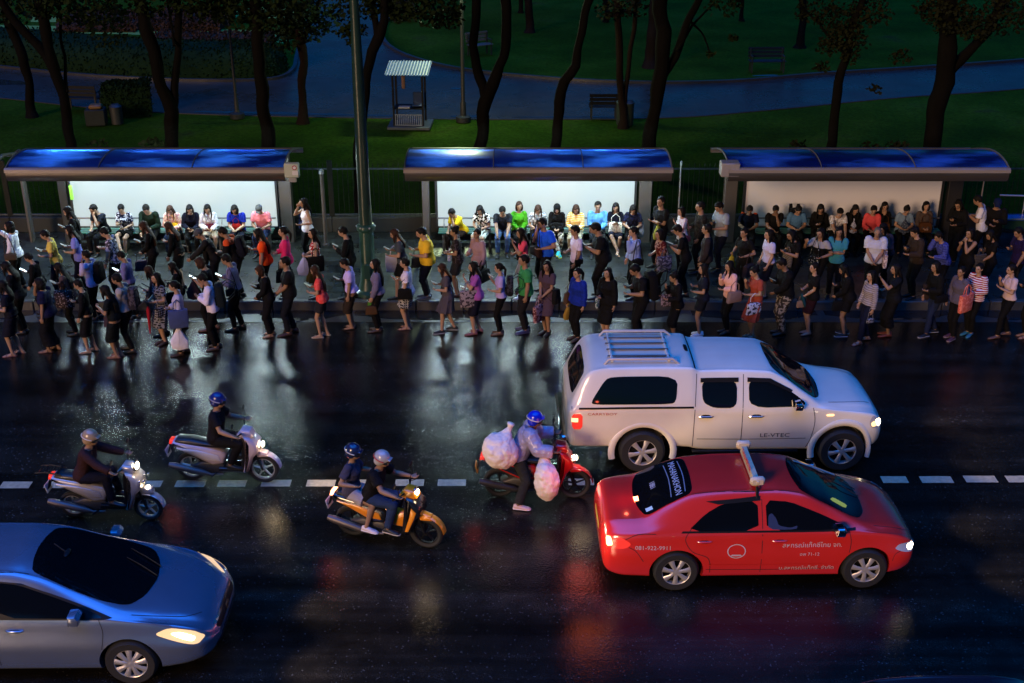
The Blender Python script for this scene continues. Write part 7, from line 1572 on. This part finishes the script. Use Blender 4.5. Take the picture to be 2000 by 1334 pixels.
# ================================================================== motorcycles and scooters
BK_S = .93
def bike(name, label, cat, rear_px, front_px, V):
    a, b = G(*rear_px), G(*front_px); d = b - a; rz = math.atan2(d.y, d.x); mid = (a + b) / 2; print('PLACE', name, round(d.length, 2), round(math.degrees(rz), 1))
    e = EMPTY(name, (mid.x, mid.y, 0), rz, label, cat, 'scooters and motorcycles on the road'); e.scale = (BK_S,) * 3; r = V.get('r', .27); c1, c2 = V['c1'], V['c2']
    for xx in (-.62, .62):
        t = MB(); t.lathe([(r * .72, -.03), (r * .88, -.045), (r * .98, -.028), (r, 0), (r * .98, .028), (r * .88, .045), (r * .72, .03)], 'y', 36, closed=True); w_ = OBJ('wheel', t, M_tyre, e, loc=(xx, 0, r))
        t = MB(); t.lathe([(r * .74, -.032), (r * .68, -.03), (r * .66, 0), (r * .68, .03), (r * .74, .032)], 'y', 36, caps=False)
        for k in range(5):
            aa = 2 * math.pi * k / 5 + .4; t.tube([(0, 0, 0), (math.cos(aa) * r * .70, 0, math.sin(aa) * r * .70)], [(.03, .016), (.018, .012)], 6, side=(0, 1, 0))
        t.lathe([(.0, -.05), (.035, -.05), (.04, .05), (0, .05)], 'y', 12); OBJ('rim', t, V.get('rim', M_rim), w_)
    def S(nm, prof, y0, y1, m, rr=.03, par=e): 
        t = MB(); t.slab(prof, y0, y1, rr); return OBJ(nm, t, m, par, auto=50)
    # fork and front mudguard
    t = MB()
    for s_ in (-1, 1): t.tube([(.62, s_ * .065, r), (.50, s_ * .065, .62), (.42, s_ * .04, .84)], [.02, .022, .022], 8)
    OBJ('fork', t, M_black, e)
    pts = [(.62 + (r + .035) * math.cos(R(q)), 0, r + (r + .035) * math.sin(R(q))) for q in range(8, 150, 12)]
    t = MB(); t.tube(pts, [(.075, .014)] * len(pts), 10, side=(0, 1, 0)); t.slab([(.50, .50), (.74, .52), (.72, .60), (.56, .64)], -.07, .07, .03); OBJ('front_mudguard', t, c1, e, auto=50)
    # leg shield, floor, body
    S('leg_shield', [(.30, .28), (.40, .28), (.50, .55), (.60, .66), (.58, .80), (.46, .92), (.36, .94), (.40, .80), (.38, .55)], -.20, .20, V.get('shield', c1), .06)
    if 'shield' in V:
        for s_ in (-1, 1): S('shield_panel', [(.34, .36), (.40, .36), (.50, .60), (.54, .72), (.46, .80), (.42, .62)], s_ * .17, s_ * .213, c1, .015)
    S('inner_panel', [(.27, .30), (.33, .30), (.38, .60), (.37, .86), (.33, .90), (.31, .60)], -.17, .17, V.get('c3', M_black), .02)
    if V['type'] == 'scooter': S('floorboard', [(-.12, .26), (.34, .26), (.34, .33), (-.10, .34)], -.16, .16, V.get('c3', M_black), .02)
    else: S('frame_tunnel', [(-.20, .36), (.32, .34), (.42, .50), (.42, .66), (.20, .60), (-.02, .66), (-.20, .62)], -.085, .085, c2, .04)
    S('rear_cowl', [(-.90, .74), (-.86, .80), (-.5, .74), (-.05, .66), (.04, .58), (-.02, .40), (-.22, .36), (-.42, .46), (-.70, .60)], -.145, .145, V.get('cowl', c1), .06)
    S('side_panel', [(-.80, .70), (-.45, .66), (-.10, .58), (-.06, .46), (-.30, .46), (-.60, .60)], -.158, .158, c2, .02)
    S('seat', [(-.84, .79), (-.80, .84), (-.55, .83), (-.30, .775), (.02, .76), (.08, .72), (.02, .67), (-.40, .70), (-.80, .76)], -.125, .125, V.get('seat', mat('seat_vinyl', (.012, .012, .013), .5, coat=.2)), .045)
    S('tail_light', [(-.95, .72), (-.93, .80), (-.86, .80), (-.86, .72)], -.08, .08, M_tail if not V.get('brake') else M_brake, .02)
    t = MB(); t.tube([(-.93, 0, .72), (-.98, 0, .56), (-1.02, 0, .46)], [(.07, .01)] * 3, 8, side=(0, 1, 0)); OBJ('rear_mudguard', t, M_black, e)
    t = MB(); t.box((-1.0, 0, .55), (.012, .20, .15), (0, -.25, 0), bev=.004); OBJ('number_plate', t, V.get('plate', mat('plate_white', (.5, .5, .5), .4)), e)
    S('engine', [(-.45, .20), (-.08, .18), (.02, .28), (-.05, .40), (-.40, .42), (-.62, .32)], -.11, .11, mat('engine_grey', (.08, .075, .07), .45, metal=.5), .04)
    t = MB(); t.tube([(-.05, -.12, .20), (-.25, -.15, .20), (-.40, -.165, .25), (-.85, -.18, .36), (-.95, -.185, .385)], [.02, .022, .055, .062, .045], 12); OBJ('exhaust', t, V.get('exh', mat('exhaust_metal', (.14, .12, .11), .45, metal=.6)), e)
    t = MB(); t.tube([(-.62, .11, .27), (-.72, .12, .68)], [.022, .022], 8); OBJ('shock_absorber', t, M_black, e); t = MB(); t.tube([(-.15, -.1, .22), (-.20, -.30, .24)], [.012, .012], 6); OBJ('footrest', t, M_black, e)
    # handlebar, cowl, mirrors, lamps
    hz = .98
    S('handlebar_cowl', [(.22, hz - .05), (.40, hz - .12), (.52, hz - .06), (.47, hz + .05), (.32, hz + .07)], -.12, .12, c1, .04)
    t = MB(); t.tube([(.26, -.36, hz + .03), (.30, -.20, hz + .01), (.36, 0, hz), (.30, .20, hz + .01), (.26, .36, hz + .03)], [.014] * 5, 8)
    for s_ in (-1, 1): t.tube([(.24, s_ * .38, hz + .03), (.28, s_ * .26, hz + .02)], [.021, .021], 8); t.tube([(.30, s_ * .27, hz + .01), (.35, s_ * .36, hz)], [.006, .005], 5)
    OBJ('handlebar', t, M_black, e)
    for s_ in (-1, 1):
        t = MB(); t.tube([(.28, s_ * .22, hz + .02), (.30, s_ * .30, hz + .16), (.28, s_ * .34, hz + .22)], [.007, .006, .006], 6); t.ell((.26, s_ * .36, hz + .26), (.018, .065, .045), nu=12, nv=8); OBJ('mirror', t, M_black, e)
    hx, hzz, hr = V['hl']
    t = MB(); t.ell((hx, 0, hzz), (.05, hr, hr * .8), nu=18, nv=12); OBJ('headlight', t, M_lampw, e)
    t = MB(); t.lathe([(hr * 1.2, -.01), (hr * 1.25, .01), (hr * 1.05, .02)], 'x', 20, (hx, 0, hzz)); OBJ('headlight_rim', t, M_chrome, e)
    for s_ in (-1, 1):
        t = MB(); t.ell((.50, s_ * .155, .80), (.03, .035, .02), nu=10, nv=6); OBJ('indicator', t, M_lampo if V.get('ind') else M_clear, e)
    spot(e, (hx + .08, 0, hzz), 45 * HL, (1.0, .80, .52), (1, 0, -.22), 80, .04)
    glow(e, (hx + .16, -.05, hzz + .02), .9 * HL, (1.0, .72, .4), .04)
    glow(e, (-1.08, 0, .78), .35 * HL, (1.0, .10, .05), .04)
    return e
def rider(b_, sex, off, top, bottom, hair, shoes, label, ankL=(.10, .16, .42), ankR=(.10, -.16, .42), aL=(.27, .33, 1.04), aR=(.27, -.33, 1.04), lean=12, hp=8, sc=.98, skin='m', hy=0, px=-.16, pz=.86, fy=6):
    key = (sex, 'ride', lean, aL, aR, hp, hy, ((px, 0, pz), ankL, ankR, fy))
    M = Matrix.Translation(b_.location) @ Matrix.Rotation(b_.rotation_euler.z, 4, 'Z')
    F = figure(key, sc * .95, 1.0, tuple(b_.location), b_.rotation_euler.z, label, top, bottom, hair, shoes, skin, 'riders on the scooters and motorcycles')
    # clear visor on the helmet
    return F
M_cream = paint('scooter_silver', (.46, .44, .42), .25, metal=.3); M_pearl = paint('scooter_pearl', (.52, .42, .44), .25); M_org = paint('scooter_orange', (.80, .27, .01), .28); M_redb = paint('motorcycle_red', (.45, .012, .01), .22); M_blk = paint('gloss_black', (.012, .012, .013), .2)
b1 = bike('scooter', 'silver classic scooter with round headlamp and rear rack above the silver car', 'scooter', (147, 1008), (296, 1014), dict(type='scooter', c1=M_cream, c2=M_cream, c3=M_black, r=.235, hl=(.50, 1.0, .085), brake=False))
t = MB()
for y_ in (-.12, .12): t.tube([(-.70, y_, .84), (-.95, y_, .88), (-1.12, y_, .86)], [.012] * 3, 6)
for k in range(4): t.tube([(-.78 - .1 * k, -.12, .865), (-.78 - .1 * k, .12, .865)], [.009] * 2, 6)
OBJ('rear_rack', t, M_black, b1)
for k, y_ in enumerate((-.17, -.06, .06, .17)):
    t = MB(); t.ell((.60 + .02 * (k % 2), y_, .80 - .05 * (k % 2)), (.02, .035, .028), nu=10, nv=6); OBJ('auxiliary_lamp', t, M_chrome, b1)
t = MB(); t.ell((.66, -.02, .62), (.03, .05, .035), nu=12, nv=8); OBJ('fog_lamp', t, M_lampw, b1)
rider(b1, 'm', 0, ('4c2c2c', 'long', 'long', .024), (NV, 'long', .02), ('helmet', 'a08868'), ('shoe', '2a2a30'), 'rider in maroon jacket and cream helmet on silver classic scooter', px=-.38, pz=.82, hp=2, lean=18, aL=(.24, .33, 1.03), aR=(.24, -.33, 1.03))
b2 = bike('scooter', 'pearl pink scooter with glowing headlight near the dashed line at left', 'scooter', (373, 936), (523, 941), dict(type='scooter', c1=M_pearl, c2=paint('scooter_white', (.60, .56, .54), .25), r=.27, hl=(.62, .74, .07), c3=M_blk))
rider(b2, 'm', 0, ('16121a', 'short', 'long', .026), ('141418', 'long', .022), ('helmet', '182064', '9c94a8'), K, 'rider in black tee and dark blue helmet on pearl pink scooter', px=-.14, pz=.86, hp=6, lean=6)
b3 = bike('motorcycle', 'orange and black underbone motorcycle carrying two riders', 'motorcycle', (684, 1043), (840, 1069), dict(type='under', c1=M_org, c2=M_org, c3=M_blk, shield=M_blk, cowl=M_blk, r=.275, hl=(.47, .97, .075), seat=mat('seat_vinyl', (.012, .012, .013), .5), rim=M_black, ind=True, brake=True))
rider(b3, 'm', 0, ('161418', 'short', 'long', .026), ('38507c', 'long', .022), ('helmet', 'a8a4a4', 'b02018'), ('sneaker', '18181c', 'c8b8a0'), 'driver in black tee and red striped white helmet steering orange motorcycle', px=-.28, pz=.82, lean=18, hp=6, ankL=(.06, .20, .36), ankR=(.06, -.20, .36))
rider(b3, 'f', 0, ('5c5a74', 'short', 'long', .02), ('b8b0b8', 'short', .02), ('helmet', '1c2448'), ('sneaker', 'd8c8c8', 'e0d8d8'), 'pillion passenger in grey tee and navy helmet on orange motorcycle', px=-.60, pz=.87, lean=2, hp=8, aL=(-.30, .25, 1.12), aR=(-.42, -.30, 1.12), ankL=(-.30, .22, .34), ankR=(-.30, -.22, .34), sc=.96, skin='m')
b4 = bike('motorcycle', 'red motorcycle loaded with big plastic bags behind the red taxi', 'motorcycle', (975, 968), (1122, 971), dict(type='under', c1=M_redb, c2=M_blk, c3=M_blk, r=.275, hl=(.62, .76, .06), rim=M_black, exh=mat('dark_exhaust', (.05, .045, .04), .4, metal=.5), plate=mat('plate_orange', (.55, .28, .03), .4)))
M_poncho, pt, pbn = new_mat('translucent_raincoat')
pbn.inputs['Base Color'].default_value = (.42, .40, .55, 1); pbn.inputs['Roughness'].default_value = .28; pbn.inputs['Transmission Weight'].default_value = .25; pbn.inputs['Coat Weight'].default_value = .5
_n = pt.nodes.new('ShaderNodeTexNoise'); _n.inputs['Scale'].default_value = 9; _n.inputs['Detail'].default_value = 3; _b = pt.nodes.new('ShaderNodeBump'); _b.inputs['Strength'].default_value = .8; _b.inputs['Distance'].default_value = .04; pt.links.new(_n.outputs['Fac'], _b.inputs['Height']); pt.links.new(_b.outputs[0], pbn.inputs['Normal'])
MATS['cloth_RAIN'] = M_poncho
_old = cloth
def cloth(s): return M_poncho if s == 'RAIN' else _old(s)
F4 = rider(b4, 'm', 0, ('RAIN', 'long', 'long', .07, 'raincoat'), ('3c3a38', 'long', .03), ('helmet', '0c1cc0'), ('sneaker', 'd0b0a8', 'e0d0d0'), 'rider in translucent raincoat and bright blue helmet with foot on road', px=-.32, pz=.84, lean=27, hp=-6, ankR=(-.30, -.42, .085), ankL=(.08, .18, .36), skin='d')
M_pbag, pt, pbn = new_mat('pale_plastic_bag')
pbn.inputs['Base Color'].default_value = (.86, .74, .68, 1); pbn.inputs['Roughness'].default_value = .42; pbn.inputs['Transmission Weight'].default_value = .15; pbn.inputs['Coat Weight'].default_value = .15
_n = pt.nodes.new('ShaderNodeTexNoise'); _n.inputs['Scale'].default_value = 11; _n.inputs['Detail'].default_value = 4; _b = pt.nodes.new('ShaderNodeBump'); _b.inputs['Strength'].default_value = .5; _b.inputs['Distance'].default_value = .02; pt.links.new(_n.outputs['Fac'], _b.inputs['Height']); pt.links.new(_b.outputs[0], pbn.inputs['Normal'])
def plastic_bag(loc, r, label, seed, tail):
    M = Matrix.Translation(b4.location) @ Matrix.Rotation(b4.rotation_euler.z, 4, 'Z'); W = M @ (Vector(loc) * BK_S)
    mb = MB(); mb.ell((0, 0, 0), r, nu=36, nv=26); mb.tube([Vector(tail) * .55, Vector(tail) * .9, Vector(tail) * 1.05, Vector(tail) * 1.2], [r[0] * .5, .07, .03, .05], 14)
    me = remesh(mb, 'bag', .018, 2); b = bmesh.new(); b.from_mesh(me)
    for v in b.verts:
        q = v.co * 6 + Vector((seed, 0, 0)); v.co += v.normal * (.055 * noise.noise(q * .45) + .035 * (abs(noise.noise(q * 1.0)) - .2) + .020 * (abs(noise.noise(q * 2.3)) - .2) + .008 * abs(noise.noise(q * 5)))
    b.to_mesh(me); b.free(); me.materials.append(M_pbag)
    o = bpy.data.objects.new('plastic_bag', me); link(o); o.location = W; o.rotation_euler = (0, 0, b4.rotation_euler.z); tag(o, label, 'bag', 'big plastic bags on the red motorcycle')
plastic_bag((-.60, -.24, 1.02), (.29, .24, .28), 'large pale translucent bag bulging behind the blue helmeted rider', 1, (.14, .08, .33))
plastic_bag((.16, -.46, .58), (.20, .18, .30), 'pinkish plastic bag hanging low in front of the blue helmeted rider', 5, (-.02, .12, .34))
